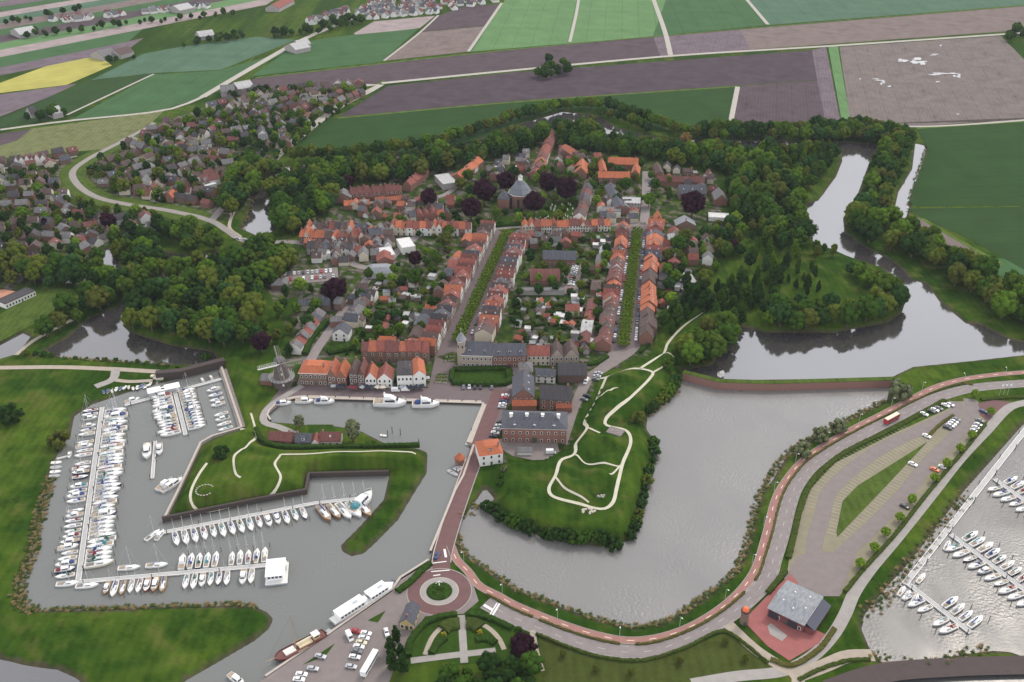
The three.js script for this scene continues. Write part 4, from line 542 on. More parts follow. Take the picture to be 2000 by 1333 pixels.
{
  const off = (line, d) => { const s = sides(line); return line.map((q, i) => [q[0] + s[i][0] * d, q[1] + s[i][1] * d]); };
  const dense = (line) => smooth(line, 0.8);
  const cut = (a, b) => { const A = g(...a), B = g(...b), near1 = (P) => { let m = 1e9, k = 0; cycleLine.forEach((q, i) => { const d = Math.hypot(q[0] - P[0], q[1] - P[1]); if (d < m) { m = d; k = i; } }); return k; }; return cycleLine.slice(near1(A), near1(B) + 1); };
  const mid = (line) => line.map((q) => { let m = 1e9, b = null; for (const r of roadLine) { const d = Math.hypot(q[0] - r[0], q[1] - r[1]); if (d < m) { m = d; b = r; } } const t = 0.5; return [lerp(q[0], b[0], t) - (b[0] - q[0]) / m * 0.85, lerp(q[1], b[1], t) - (b[1] - q[1]) / m * 0.85]; });
  [[[945, 1152], [1050, 1201]], [[1062, 1207], [1214, 1250]], [[1236, 1252], [1448, 1150]], [[1462, 1130], [1868, 745]]].forEach(([a, b], i) => tag(mesh('hedge', hedgeGeo(dense(mid(cut(a, b))), 1.0, 0.8, 0.05), M_HEDGE2), `low hedge between road and red cycle path, ${ord(i)} stretch from the roundabout`, 'hedge', 'clipped hedges'));
}
hedge([[1047, 1240], [1110, 1266], [1168, 1284], [1252, 1292], [1336, 1268], [1412, 1235], [1436, 1246], [1500, 1297]], 1.3, 1.1, M_HEDGE, 'long low hedge round the meadow inside the road bend');
hedge([[1845, 783], [1750, 836], [1640, 892], [1585, 945], [1562, 1000], [1548, 1060], [1540, 1092]], 2.6, 1.1, M_HEDGE, 'hedge between the curving road and the car park');
hedge([[1925, 830], [1880, 885], [1812, 965], [1745, 1050], [1690, 1110], [1650, 1158]], 1.8, 1.2, M_HEDGE, 'hedge between the car park and the harbour path');
hedge([[1862, 812], [1835, 832], [1815, 852]], 1.6, 0.9, M_HEDGE2, 'short hedge between the parked cars');
hedge([[1916, 782], [1960, 778], [2040, 776]], 2.4, 1.0, M_HEDGE, 'hedge beside the flower bed at the car park entrance'); hedge([[1880, 749], [1900, 752]], 2, 0.8, M_HEDGE2, 'short hedge between road crossing islands');
hedge([[1500, 1160], [1535, 1118]], 2.4, 1.4, M_HEDGE, 'hedge between the road and the red forecourt'); hedge([[1505, 1290], [1542, 1302], [1600, 1270], [1630, 1230]], 2, 1.2, M_HEDGE2, 'hedge round the end of the red forecourt');
hedge([[1560, 1330], [1605, 1308], [1660, 1292], [1700, 1290]], 1.6, 1.0, M_HEDGE, 'hedge beside the lock lane junction'); hedge([[776, 1158], [800, 1140], [822, 1118], [840, 1103]], 3, 1.5, M_HEDGE3, 'thick rounded hedge between the quay and the roundabout');
hedge([[797, 1284], [802, 1254], [830, 1221], [861, 1207], [893, 1203]], 2.6, 1.6, M_HEDGE3, 'curved hedge of the formal garden on its parking side'); hedge([[912, 1201], [948, 1207], [1000, 1229]], 2.6, 1.6, M_HEDGE3, 'curved hedge of the formal garden on its road side');
hedge([[866, 1232], [880, 1222], [898, 1220]], 6, 1.4, M_HEDGE, 'square hedge block in the formal garden, parking side'); hedge([[911, 1219], [925, 1220], [938, 1228]], 6, 1.4, M_HEDGE, 'square hedge block in the formal garden, road side'); hedge([[842, 1278], [856, 1258], [870, 1248]], 3.2, 1.2, M_HEDGE3, 'low hedge bed beside the yellow bush, parking side'); hedge([[930, 1252], [950, 1248], [968, 1258]], 3.2, 1.2, M_HEDGE3, 'low hedge bed beside the yellow bush, road side');
hedge([[884, 724], [990, 722]], 3, 2.0, M_HEDGE3, 'tall hedge on the town hall side of the square lawn'); hedge([[884, 750], [992, 749], [994, 726]], 4, 2.4, M_HEDGE3, 'tall hedge on the parking side of the square lawn'); hedge([[882, 746], [883, 727]], 3, 2.2, M_HEDGE3, 'tall hedge at the cafe end of the square lawn');
hedge([[502, 846], [512, 866], [540, 880], [640, 883], [740, 881], [820, 879]], 2.4, 2.0, M_HEDGE3, 'long hedge behind the harbour island houses', 0, 2.2); hedge([[640, 690], [700, 680], [706, 690]], 6, 2.6, M_HEDGE3, 'broad hedge behind the brick gabled harbour house'); hedge([[640, 630], [610, 660], [595, 695]], 4, 2.6, M_HEDGE3, 'hedge along the lane to the windmill');
hedge([[1130, 712], [1160, 712], [1186, 698]], 3, 1.6, M_HEDGE3, 'hedge in front of the garden by the rampart street'); hedge([[1250, 690], [1278, 662]], 2.2, 1.4, M_HEDGE3, 'hedge at the end of the linden street row'); hedge([[905, 443], [960, 444], [1000, 441], [1125, 438]], 3, 2.2, M_HEDGE3, 'hedge along the churchyard front');
hedge([[648, 690], [712, 665], [735, 670]], 4, 2.2, M_HEDGE3, 'dark hedge around the lawn behind the harbour houses'); hedge([[730, 540], [790, 560]], 3, 2, M_HEDGE3, 'dark hedge beside the lawn behind the sheds');
// reeds along the water
{
  const keep = seed; seed = 99; const card = [];
  for (let i = 0; i < 22; i++) { const a = rr(0, 6.28), x = rr(-0.7, 0.7), z = rr(-0.7, 0.7), y = rr(0.15, 1.0), r = rr(0.18, 0.36), t = rr(0.1, 0.55); const P = (u, v) => [x + Math.cos(a) * u - Math.sin(a) * v, y + u * t, z + Math.sin(a) * u + Math.cos(a) * v]; card.push(...quad(P(-r, -r * 0.5), P(-r, r * 0.5), P(r, r * 0.4), P(r, -r * 0.4))); }
  seed = keep; const tuft = tris(card), d = new THREE.Object3D(), pts = [];
  for (const [px, w, dens] of [[[[100, 934], [92, 961], [73, 1028], [56, 1101], [38, 1143], [41, 1185], [64, 1194]], 2.6, 5], [[[64, 1194], [224, 1189], [459, 1182], [500, 1186]], 1.3, 2], [[[893, 1042], [898, 1064], [920, 1092], [976, 1129], [1000, 1147], [1098, 1186], [1168, 1211], [1238, 1225], [1302, 1214], [1364, 1175], [1434, 1119], [1453, 1081], [1473, 1004], [1487, 961], [1540, 885], [1610, 843], [1730, 784]], 1.6, 2.2], [[[110, 700], [237, 708], [325, 713]], 2.2, 1.2], [[[936, 988], [908, 1010]], 2.2, 2], [[[1322, 767], [1267, 813]], 1.6, 1.2], [[[474, 447], [485, 420], [500, 372]], 2, 1], [[[1811, 286], [1800, 322], [1775, 402]], 2, 1.2], [[[1890, 965], [1784, 1104], [1733, 1158], [1690, 1206]], 3.5, 1.5], [[[1705, 1282], [1780, 1297], [1936, 1271]], 3, 1.5]])
    for (const [x, z] of smooth(gp(px, WATER_Y), 0.9)) for (let k = 0; k < dens; k++) if (rnd() < dens / Math.ceil(dens)) pts.push([x + rr(-w, w), z + rr(-w, w)]);
  for (const [nm, m, part0] of [['dry_reeds', dull([0.215, 0.155, 0.075], 0.95, { side: THREE.DoubleSide }), 0], ['green_reeds', dull([0.05, 0.075, 0.018], 0.95, { side: THREE.DoubleSide }), 1]]) {
    const list = pts.filter((_, i) => (i % 5 < 2) === (part0 === 0)); const im = new THREE.InstancedMesh(tuft, m, list.length); im.name = nm; tag(im, part0 ? 'green rushes growing along the water edges' : 'dry tan reeds growing along the water edges', 'reeds', null, 'stuff');
    list.forEach(([x, z], i) => { d.position.set(x, Math.max(WATER_Y - 0.1, height(x, z)) - 0.1, z); d.rotation.y = rr(0, 6); d.scale.setScalar(rr(0.7, 1.2)); d.updateMatrix(); im.setMatrixAt(i, d.matrix); }); im.castShadow = im.receiveShadow = true; scene.add(im);
  }
}

{ // planted roundabout island with its white sculpture
  const R = 5.4, pos = [], col = [], idx = [], n = 36, m = 9;
  for (let j = 0; j <= m; j++) for (let i = 0; i < n; i++) { const r = R * j / m, a = i / n * 6.2832, y = j === m ? 0.1 : 0.95 - 0.5 * (j / m) ** 2 + rr(-0.2, 0.2), c = rr(0.6, 1.4); pos.push(Math.cos(a) * r, y, Math.sin(a) * r); col.push(c * rr(0.9, 1.15), c, c); if (j) { const A = j * n + i, B = j * n + (i + 1) % n, C = A - n, D = B - n; idx.push(A, C, B, B, C, D); } }
  const gq = new THREE.BufferGeometry(); gq.setAttribute('position', new THREE.Float32BufferAttribute(pos, 3)); gq.setAttribute('color', new THREE.Float32BufferAttribute(col, 3)); gq.setIndex(idx); const f = gq.toNonIndexed(); f.computeVertexNormals();
  const o = mesh('island_planting', f, M_HEDGE3); o.position.set(RX, 0.15, RZ); tag(o, 'low dark planting filling the round island of the roundabout', 'planting');
  const t = thing('sculpture', 'small white sculpture with spread arms on the roundabout planting', 'sculpture', [RX - 0.3, 0.9, RZ - 2.6], 0.2), w = mat([0.8, 0.8, 0.78], 0.5); part('post', cyl(0.14, 0.1, 2.6, 8), w, t); part('wing', bar([0, 2.3, 0], [1.4, 1.6, 0.3], 0.12), w, t); part('wing', bar([0, 2.3, 0], [-1.4, 1.6, 0.3], 0.12), w, t); part('wing', bar([0, 2.4, 0], [0.2, 1.3, 1.4], 0.12), w, t);
}
// ───────────── buildings ─────────────
const roofM = (c) => mat(c, 0.88, { map: T_ROOF }), wallM = (c) => mat(c, 0.9, { map: T_WALL });
const ROOF = { orange: roofM([0.46, 0.135, 0.06]), orange2: roofM([0.38, 0.115, 0.06]), red: roofM([0.25, 0.075, 0.055]), darkred: roofM([0.165, 0.06, 0.05]), brown: roofM([0.105, 0.070, 0.061]), slate: roofM([0.085, 0.088, 0.105]), dark: roofM([0.06, 0.055, 0.058]), grey: roofM([0.165, 0.16, 0.16]), pale: roofM([0.46, 0.45, 0.44]), white: roofM([0.72, 0.71, 0.69]), zinc: roofM([0.27, 0.285, 0.30]) };
const ROOFNAME = { orange: 'orange-roofed', orange2: 'orange-roofed', red: 'red-roofed', darkred: 'dark-red-roofed', brown: 'brown-roofed', slate: 'slate-roofed', dark: 'dark-roofed', grey: 'grey-roofed', pale: 'pale-roofed', white: 'white-roofed', zinc: 'grey-roofed' };
const WALL = { brick: wallM([0.23, 0.115, 0.085]), brown: wallM([0.19, 0.125, 0.095]), dark: wallM([0.13, 0.085, 0.07]), cream: wallM([0.60, 0.54, 0.43]), white: wallM([0.74, 0.73, 0.69]), grey: wallM([0.34, 0.32, 0.30]), yellow: wallM([0.58, 0.46, 0.22]), maroon: wallM([0.17, 0.05, 0.05]), stone: wallM([0.36, 0.30, 0.25]) };
const M_TRIM = mat([0.76, 0.75, 0.72], 0.6), M_GLASS = mat([0.035, 0.04, 0.048], 0.12), M_DOOR = mat([0.05, 0.075, 0.06], 0.5), M_CHIM = wallM([0.25, 0.14, 0.11]), M_SKYL = mat([0.42, 0.45, 0.48], 0.15);
const cacheG = new Map(); const cached = (k, f) => { if (!cacheG.has(k)) cacheG.set(k, f()); return cacheG.get(k); };
const q1 = (v) => Math.round(v * 2) / 2;
// walls with gables; ridge 'x' runs along the front, 'z' runs front to back
function wallGeo(w, d, h, rh, ridge, type) {
  return cached(`w${w},${d},${h},${rh},${ridge},${type}`, () => {
    if (type !== 'gable') return uvM(new THREE.BoxGeometry(w, h, d).translate(0, h / 2, 0));
    const W = ridge === 'z' ? w : d, D = ridge === 'z' ? d : w, s = new THREE.Shape([[-W / 2, 0], [W / 2, 0], [W / 2, h], [0, h + rh], [-W / 2, h]].map((p) => new THREE.Vector2(...p)));
    const e = new THREE.ExtrudeGeometry(s, { depth: D, bevelEnabled: false }).translate(0, 0, -D / 2); if (ridge === 'x') e.rotateY(Math.PI / 2); return e;
  });
}
function uvM(q) { const p = q.attributes.position, n = q.attributes.normal, u = q.attributes.uv; for (let i = 0; i < p.count; i++) { const ax = Math.abs(n.getX(i)), az = Math.abs(n.getZ(i)); u.setXY(i, ax > az ? p.getZ(i) : p.getX(i), Math.abs(n.getY(i)) > 0.9 ? p.getZ(i) : p.getY(i)); } return q; }
function roofGeo(w, d, h, rh, ridge, type, ov = 0.35) {
  return cached(`r${w},${d},${h},${rh},${ridge},${type},${ov}`, () => {
    const th = 0.22;
    if (type === 'flat') return join([uvM(new THREE.BoxGeometry(w + 0.3, 0.25, d + 0.3).translate(0, h + 0.125, 0)), uvM(new THREE.BoxGeometry(w + 0.34, 0.22, 0.3).translate(0, h + 0.36, d / 2)), uvM(new THREE.BoxGeometry(w + 0.34, 0.22, 0.3).translate(0, h + 0.36, -d / 2)), uvM(new THREE.BoxGeometry(0.3, 0.22, d - 0.1).translate(w / 2, h + 0.36, 0)), uvM(new THREE.BoxGeometry(0.3, 0.22, d - 0.1).translate(-w / 2, h + 0.36, 0))]);
    const W = ridge === 'z' ? w : d, D = ridge === 'z' ? d : w; // slope runs over W, ridge along D
    let e;
    if (type === 'gable') {
      const k = rh / (W / 2), ex = W / 2 + ov, ey = h - ov * k, up = th * Math.hypot(1, k);
      const s = new THREE.Shape([[-ex, ey], [0, h + rh], [ex, ey], [ex, ey + up], [0, h + rh + up], [-ex, ey + up]].map((p) => new THREE.Vector2(...p)));
      e = new THREE.ExtrudeGeometry(s, { depth: D + ov * 0.8, bevelEnabled: false }).translate(0, 0, -(D + ov * 0.8) / 2);
      const p = e.attributes.position, u = e.attributes.uv; for (let i = 0; i < p.count; i++) u.setXY(i, p.getZ(i), Math.hypot(p.getX(i), p.getY(i)));
    } else { // hip, optionally with a flat crown
      const f = type === 'mansard' ? 0.45 : 0.02, x = W / 2 + ov, z = D / 2 + ov, tx = type === 'mansard' ? W * 0.22 : 0.05, tz = Math.max(0.05, type === 'mansard' ? D / 2 - W * 0.28 : D / 2 - W / 2), a = h - 0.05, b = h + rh;
      const A = [-x, a, -z], B = [x, a, -z], C = [x, a, z], Dd = [-x, a, z], E = [-tx, b, -tz], F = [tx, b, -tz], G = [tx, b, tz], H = [-tx, b, tz];
      e = tris([...quad(A, E, F, B), ...quad(B, F, G, C), ...quad(C, G, H, Dd), ...quad(Dd, H, E, A), ...quad(E, H, G, F), ...quad(A, B, C, Dd)]);
      const p = e.attributes.position, n = e.attributes.normal, u = e.attributes.uv; for (let i = 0; i < p.count; i++) u.setXY(i, Math.abs(n.getX(i)) > Math.abs(n.getZ(i)) ? p.getZ(i) : p.getX(i), p.getY(i) * 1.4);
    }
    if (ridge === 'x') e.rotateY(Math.PI / 2);
    return e;
  });
}
const G_WIN = box(1.0, 1.5, 0.1), G_FRAME = box(1.3, 1.8, 0.06, 0, -0.15), G_DOOR = box(1.1, 2.2, 0.12), G_CHIM = join([box(0.8, 1.9, 0.8), box(0.95, 0.2, 0.95, 0, 1.9), cyl(0.16, 0.14, 0.5, 6, 0, 2.1)]), G_SKY = box(0.8, 0.08, 1.1), G_DORM = uvM(box(1.5, 1.5, 2.2)), G_DORMROOF = uvM(box(1.75, 0.16, 2.4, 0, 1.5));
function windowsOn(o, w, h, zf, cols, floors, frame = true, dir = 0, dz = 0) { // on the face whose outward direction is turned by dir
  const c = Math.cos(dir), s = Math.sin(dir);
  for (let f = 0; f < floors; f++) for (let i = 0; i < cols; i++) {
    const lx = (i - (cols - 1) / 2) * (w / cols), y = 0.9 + f * (h / floors);
    const x = lx * c + zf * s, z = -lx * s + zf * c;
    if (f === 0 && dz && i === Math.floor(cols / 2)) { const d = part('door', G_DOOR, M_DOOR, o); d.position.set(x, 0, z); d.rotation.y = dir; continue; }
    const win = part('window', G_WIN, M_GLASS, o); win.position.set(x + s * 0.05, y, z + c * 0.05); win.rotation.y = dir;
    if (frame) part('frame', G_FRAME, M_TRIM, win).position.z = -0.04;
  }
}
function house(at, turn, q) {
  let { w, d, h, rh = 3, ridge = 'x', type = 'gable', wall = 'brick', roof = 'orange', label, group, cat = 'house', name = 'town_house', chim = 1, win = 0, floors = 2, door = 1, sky = 0, dorm = 0, side = 0, y = 0, ov } = q;
  w = q1(w); d = q1(d); h = q1(h); rh = q1(rh);
  const o = thing(name, label, cat, [at[0], y - 0.05, at[1]], turn, group);
  part('wall', wallGeo(w, d, h, rh, ridge, type), WALL[wall], o);
  const r = part('roof', roofGeo(w, d, h, rh, ridge, type, ov), ROOF[roof], o);
  const flat = type === 'flat' || type === 'mansard';
  for (let i = 0; i < chim; i++) { const t = chim === 1 ? 0.36 * (rnd() < 0.5 ? -1 : 1) : (i / (chim - 1) - 0.5) * 0.8; const p = part('chimney', G_CHIM, M_CHIM, r); p.position.set(ridge === 'x' ? t * w * (type === 'hip' ? 0.5 : 1) : flat ? w * 0.25 : 0, h + (type === 'flat' ? 0.2 : rh - 0.8), ridge === 'z' ? t * d * (type === 'hip' ? 0.5 : 1) : flat ? d * 0.2 : 0); }
  if (type === 'gable') for (let i = 0; i < sky; i++) { // skylights lie on the slope towards the front (ridge x) or to the side (ridge z)
    const W = ridge === 'x' ? d : w, k = Math.atan2(rh, W / 2), t = (i + 0.5) / sky - 0.5, sg = side || 1; const p = part('skylight', G_SKY, M_SKYL, r);
    const s = W * 0.25, yy = h + rh * 0.5 + 0.3;
    if (ridge === 'x') { p.position.set(t * w, yy, s * sg); p.rotation.x = k * sg; } else { p.position.set(s * sg, yy, t * d); p.rotation.y = Math.PI / 2; p.rotation.order = 'ZYX'; p.rotation.z = -k * sg; }
  }
  for (let i = 0; i < dorm; i++) { const W = ridge === 'x' ? d : w, t = (i + 0.5) / dorm - 0.5; const p = part('dormer', G_DORM, M_TRIM, r); part('dormer_roof', G_DORMROOF, ROOF.slate, p); if (ridge === 'x') p.position.set(t * w, h + rh * 0.18, W * 0.28); else { p.position.set(W * 0.28, h + rh * 0.18, t * d); p.rotation.y = Math.PI / 2; } const wn = part('window', cached('dw', () => box(1.0, 0.9, 0.08, 0, 0.35, 1.12)), M_GLASS, p); wn.name = 'window'; }
  if (win) windowsOn(o, w, h, d / 2, win, floors, true, 0, door);
  if (q.winSide) windowsOn(o, d, h, w / 2, q.winSide, floors, true, Math.PI / 2, 0);
  if (q.gutter) part('cornice', cached(`c${w},${d},${h}`, () => join([box(w + 0.9, 0.35, 0.35, 0, h - 0.4, d / 2 + 0.2), box(w + 0.9, 0.35, 0.35, 0, h - 0.4, -d / 2 - 0.2), box(0.35, 0.35, d + 0.2, w / 2 + 0.2, h - 0.4, 0), box(0.35, 0.35, d + 0.2, -w / 2 - 0.2, h - 0.4, 0)])), M_TRIM, o);
  return o;
}
// a building whose camera-side base runs from pixel A to pixel B
function bld(A, B, d, q) { const a = g(...A), b = g(...B), L = Math.hypot(b[0] - a[0], b[1] - a[1]), f = [-(b[1] - a[1]) / L, (b[0] - a[0]) / L]; return house([(a[0] + b[0]) / 2 - f[0] * d / 2, (a[1] + b[1]) / 2 - f[1] * d / 2], Math.atan2(f[0], f[1]), { w: L, d, ...q }); }
// a terrace: fronts stand along A→B, facing the given side (+1: to the right of the line seen from above)
function row(A, B, d, n, side, q) {
  const a = g(...A), b = g(...B), L = Math.hypot(b[0] - a[0], b[1] - a[1]), u = [(b[0] - a[0]) / L, (b[1] - a[1]) / L], f = [-u[1] * side, u[0] * side];
  let cuts = [0]; for (let i = 0; i < n; i++) cuts.push(cuts[i] + rr(0.8, 1.2)); cuts = cuts.map((v) => v / cuts[n] * L);
  for (let i = 0; i < n; i++) {
    if (q.skip && rnd() < q.skip) continue;
    const w = cuts[i + 1] - cuts[i] - 0.12, t = (cuts[i] + cuts[i + 1]) / 2, dd = d * rr(0.88, 1.12), roof = q.roofs[i % q.roofs.length] && pick(q.roofs), opts = { name: q.what === 'back house' || q.what === 'extension' ? 'back_house' : 'terraced_house', ...q, w: Math.max(2.5, w), d: dd, h: (q.h ?? 6) * rr(0.9, 1.12), rh: (q.rh ?? 3.4) * rr(0.85, 1.15), roof, wall: pick(q.walls) };
    if (q.ridges) opts.ridge = pick(q.ridges);
    opts.label = `${ROOFNAME[roof]} ${q.what ?? 'terraced house'}, ${ord(i)} ${q.where}`;
    house([a[0] + u[0] * t - f[0] * dd / 2, a[1] + u[1] * t - f[1] * dd / 2], Math.atan2(f[0], f[1]), opts);
  }
}
const OLD = ['orange2', 'red', 'brown', 'brown', 'darkred', 'red', 'brown', 'slate', 'orange', 'dark'], NEW = ['brown', 'dark', 'slate', 'brown', 'grey', 'dark', 'brown', 'darkred', 'grey'], BR = ['brick', 'brick', 'brown', 'white', 'cream'], FACE = ['white', 'cream', 'brick', 'stone', 'white', 'brown'];
// two avenues
row([850, 696], [968, 452], 10.5, 27, 1, { roofs: OLD, walls: FACE, ridges: ['z', 'z', 'x'], h: 6.5, rh: 3.4, win: 2, sky: 1, where: 'from the harbour on the mill side of the main street', group: 'houses on the mill side of the main street' });
row([927, 672], [1003, 470], 10.5, 23, -1, { roofs: ['red', 'orange2', 'darkred', 'brown', 'slate', 'brown', 'darkred'], walls: FACE, ridges: ['z', 'z', 'x'], h: 7, rh: 3.4, sky: 2, side: 1, win: 1, where: 'from the harbour on the rampart side of the main street', group: 'houses on the rampart side of the main street' });
row([1192, 688], [1206, 606], 8.5, 7, 1, { roofs: ['brown', 'darkred'], walls: BR, ridges: ['x'], h: 4.2, rh: 3.8, sky: 1, win: 1, floors: 1, where: 'from the harbour on the mill side of the linden street', group: 'houses on the mill side of the linden street' });
row([1206, 605], [1230, 447], 9, 19, 1, { roofs: ['orange2', 'red', 'brown', 'orange', 'darkred', 'red'], walls: BR, ridges: ['x', 'x', 'z'], h: 5, rh: 3.6, sky: 1, win: 1, where: 'beyond the brown terrace on the mill side of the linden street', group: 'houses on the mill side of the linden street' });
row([1248, 673], [1250, 624], 9, 3, -1, { roofs: ['brown'], walls: ['brick'], ridges: ['x'], h: 5, rh: 4, win: 1, where: 'from the harbour on the rampart side of the linden street', group: 'houses on the rampart side of the linden street' });
row([1250, 623], [1253, 573], 9, 5, -1, { roofs: ['orange'], walls: ['brick'], ridges: ['x'], h: 6, rh: 4, sky: 2, side: -1, win: 1, where: 'of the nearer bright terrace on the rampart side of linden street', group: 'houses on the rampart side of the linden street' });
row([1253, 572], [1255, 549], 9, 3, -1, { roofs: ['brown'], walls: ['brick'], ridges: ['x'], h: 6, rh: 4, win: 1, where: 'of the brown middle terrace on the rampart side of linden street', group: 'houses on the rampart side of the linden street' });
row([1255, 548], [1258, 520], 9, 4, -1, { roofs: ['orange'], walls: ['brick'], ridges: ['x'], h: 6, rh: 4, sky: 2, side: -1, win: 1, where: 'of the farther bright terrace on the rampart side of linden street', group: 'houses on the rampart side of the linden street' });
row([1259, 516], [1265, 446], 11, 8, -1, { roofs: ['orange', 'slate', 'red', 'slate', 'orange'], walls: BR, ridges: ['z', 'x'], h: 6, rh: 3.6, sky: 2, win: 1, where: 'of the mixed houses at the church end of linden street', group: 'houses on the rampart side of the linden street' });
// second line behind the avenues: kitchens and back houses
row([812, 690], [925, 470], 7, 14, 1, { roofs: OLD, walls: BR, ridges: ['x', 'z'], h: 4, rh: 2.4, chim: 0, skip: 0.4, what: 'back house', where: 'from the harbour behind the mill side of the main street', group: 'back houses' });
row([962, 665], [1030, 478], 7, 11, 1, { roofs: ['red', 'brown', 'grey', 'darkred'], walls: BR, ridges: ['x', 'z'], h: 3.5, rh: 2.2, chim: 0, skip: 0.4, what: 'back house', where: 'from the harbour behind the rampart side of the main street', group: 'back houses' });
row([1150, 680], [1192, 470], 6, 11, 1, { roofs: ['red', 'brown', 'pale', 'darkred', 'grey'], walls: BR, ridges: ['x', 'z'], h: 3, rh: 1.8, chim: 0, skip: 0.4, what: 'back house', where: 'from the harbour behind the mill side of linden street', group: 'back houses' });
row([1282, 600], [1292, 480], 6, 7, -1, { roofs: ['grey', 'pale', 'red', 'dark'], walls: BR, ridges: ['x', 'z'], h: 3, rh: 1.6, chim: 0, skip: 0.4, what: 'back house', where: 'from the harbour behind the rampart side of linden street', group: 'back houses' });
// cross street below the church and streets beyond
row([1020, 456], [1192, 452], 9, 15, 1, { roofs: ['red', 'orange2', 'darkred', 'orange'], walls: ['white', 'cream', 'brick'], ridges: ['x', 'x', 'z'], h: 5, rh: 3, win: 2, where: 'from the main street along the churchyard lane', group: 'houses on the churchyard lane' });
row([1142, 438], [1160, 365], 8, 7, 1, { roofs: ['brown', 'darkred', 'slate'], walls: BR, ridges: ['x'], h: 5, rh: 3.2, where: 'up the lane on the almshouse side of the churchyard', group: 'houses beside the churchyard' });
row([1036, 352], [1070, 270], 8, 9, -1, { roofs: ['red', 'darkred', 'orange2'], walls: BR, ridges: ['x'], h: 5, rh: 3, where: 'up the mill side of the far street', group: 'houses on the far street' });
row([1050, 352], [1086, 282], 8, 8, 1, { roofs: ['red', 'darkred', 'orange'], walls: BR, ridges: ['x'], h: 5, rh: 3, where: 'up the rampart side of the far street', group: 'houses on the far street' });
row([1095, 300], [1140, 330], 8, 4, 1, { roofs: ['red', 'orange2', 'brown'], walls: BR, ridges: ['x', 'z'], h: 5, rh: 3, where: 'between the far street and the orange almshouse', group: 'houses on the far street' });
row([685, 393], [786, 387], 9, 12, 1, { roofs: ['darkred'], walls: ['brick'], ridges: ['x'], h: 6, rh: 3.4, win: 1, where: 'in the long dark-red terrace below the wood', group: 'long red terrace' });
row([733, 400], [787, 397], 5, 6, 1, { roofs: ['orange2'], walls: ['brick'], ridges: ['x'], h: 3, rh: 2, chim: 0, what: 'extension', where: 'in front of the long dark-red terrace', group: 'orange extensions' });
row([803, 375], [838, 345], 8, 6, 1, { roofs: ['red'], walls: ['brick'], ridges: ['x'], h: 5, rh: 3.2, where: 'in the red terrace turning towards the far wood', group: 'red terrace by the wood' });
row([903, 360], [944, 325], 9, 7, 1, { roofs: ['orange'], walls: BR, ridges: ['x'], h: 5, rh: 3.2, where: 'in the orange terrace behind the churchyard beeches', group: 'orange terrace' });
bld([672, 410], [722, 408], 9, { roof: 'orange', wall: 'brick', h: 3.5, rh: 2.6, label: 'low orange-roofed house at the edge of the rampart wood' });
bld([652, 398], [686, 398], 10, { roof: 'grey', wall: 'brown', h: 5, rh: 4, ridge: 'z', label: 'grey-roofed house beside the red terrace and rampart wood' });
bld([866, 372], [893, 368], 22, { roof: 'pale', wall: 'grey', type: 'flat', h: 5, chim: 0, label: 'long pale flat-roofed building behind the terraces', cat: 'building', name: 'school_building' });
// old streets in front of the churchyard
row([585, 476], [668, 482], 10, 8, 1, { roofs: ['red', 'orange', 'brown', 'orange2'], walls: BR, ridges: ['z', 'x'], h: 6, rh: 3.4, win: 2, where: 'from the moat bridge along the first old street', group: 'houses by the moat bridge' });
row([597, 462], [690, 462], 9, 8, 1, { roofs: ['brown', 'red', 'grey', 'dark', 'orange'], walls: ['white', 'cream', 'brick'], ridges: ['z', 'x'], h: 6, rh: 3.2, where: 'from the moat bridge in the second old street', group: 'houses by the moat bridge' });
row([600, 498], [690, 500], 9, 7, 1, { roofs: ['dark', 'slate', 'grey', 'brown'], walls: ['white', 'grey', 'brown'], ridges: ['x', 'z'], h: 5, rh: 2.6, win: 1, where: 'from the moat bridge behind the town parking', group: 'houses behind the town parking' });
row([690, 480], [760, 470], 9, 6, 1, { roofs: ['grey', 'red', 'brown', 'slate'], walls: BR, ridges: ['z', 'x'], h: 6, rh: 3.2, where: 'between the old street and the white sheds', group: 'houses by the white sheds' });
row([762, 460], [920, 462], 10, 14, 1, { roofs: ['orange', 'red', 'red', 'orange2', 'darkred'], walls: ['white', 'brick', 'cream'], ridges: ['x', 'x', 'z'], h: 6, rh: 3.2, win: 1, where: 'from the white sheds along the churchyard approach', group: 'houses on the churchyard approach' });
row([770, 440], [880, 432], 9, 8, 1, { roofs: ['red', 'brown', 'slate', 'orange2'], walls: BR, ridges: ['x', 'z'], h: 5, rh: 3, where: 'in the line behind the churchyard approach', group: 'houses on the churchyard approach' });
bld([745, 512], [772, 508], 14, { roof: 'white', wall: 'white', type: 'flat', h: 4, chim: 0, name: 'storage_shed', cat: 'shed', label: 'white flat-roofed shed, towards the old street' });
bld([786, 498], [812, 494], 16, { roof: 'white', wall: 'white', type: 'flat', h: 5, chim: 0, name: 'storage_shed', cat: 'shed', label: 'white flat-roofed shed, towards the main street' });
bld([737, 520], [768, 518], 12, { roof: 'red', wall: 'brick', h: 3.5, rh: 3, ridge: 'z', chim: 0, name: 'storage_shed', cat: 'shed', label: 'red-roofed shed below the white sheds' });
bld([716, 545], [766, 543], 13, { roof: 'zinc', wall: 'white', type: 'mansard', h: 3.5, rh: 3, chim: 0, name: 'pavilion', cat: 'building', label: 'grey pavilion roof beside the town parking' });
bld([626, 508], [646, 506], 14, { roof: 'white', wall: 'white', type: 'flat', h: 4, chim: 0, name: 'storage_shed', cat: 'shed', label: 'long white flat-roofed shed at the moat end of the parking' });
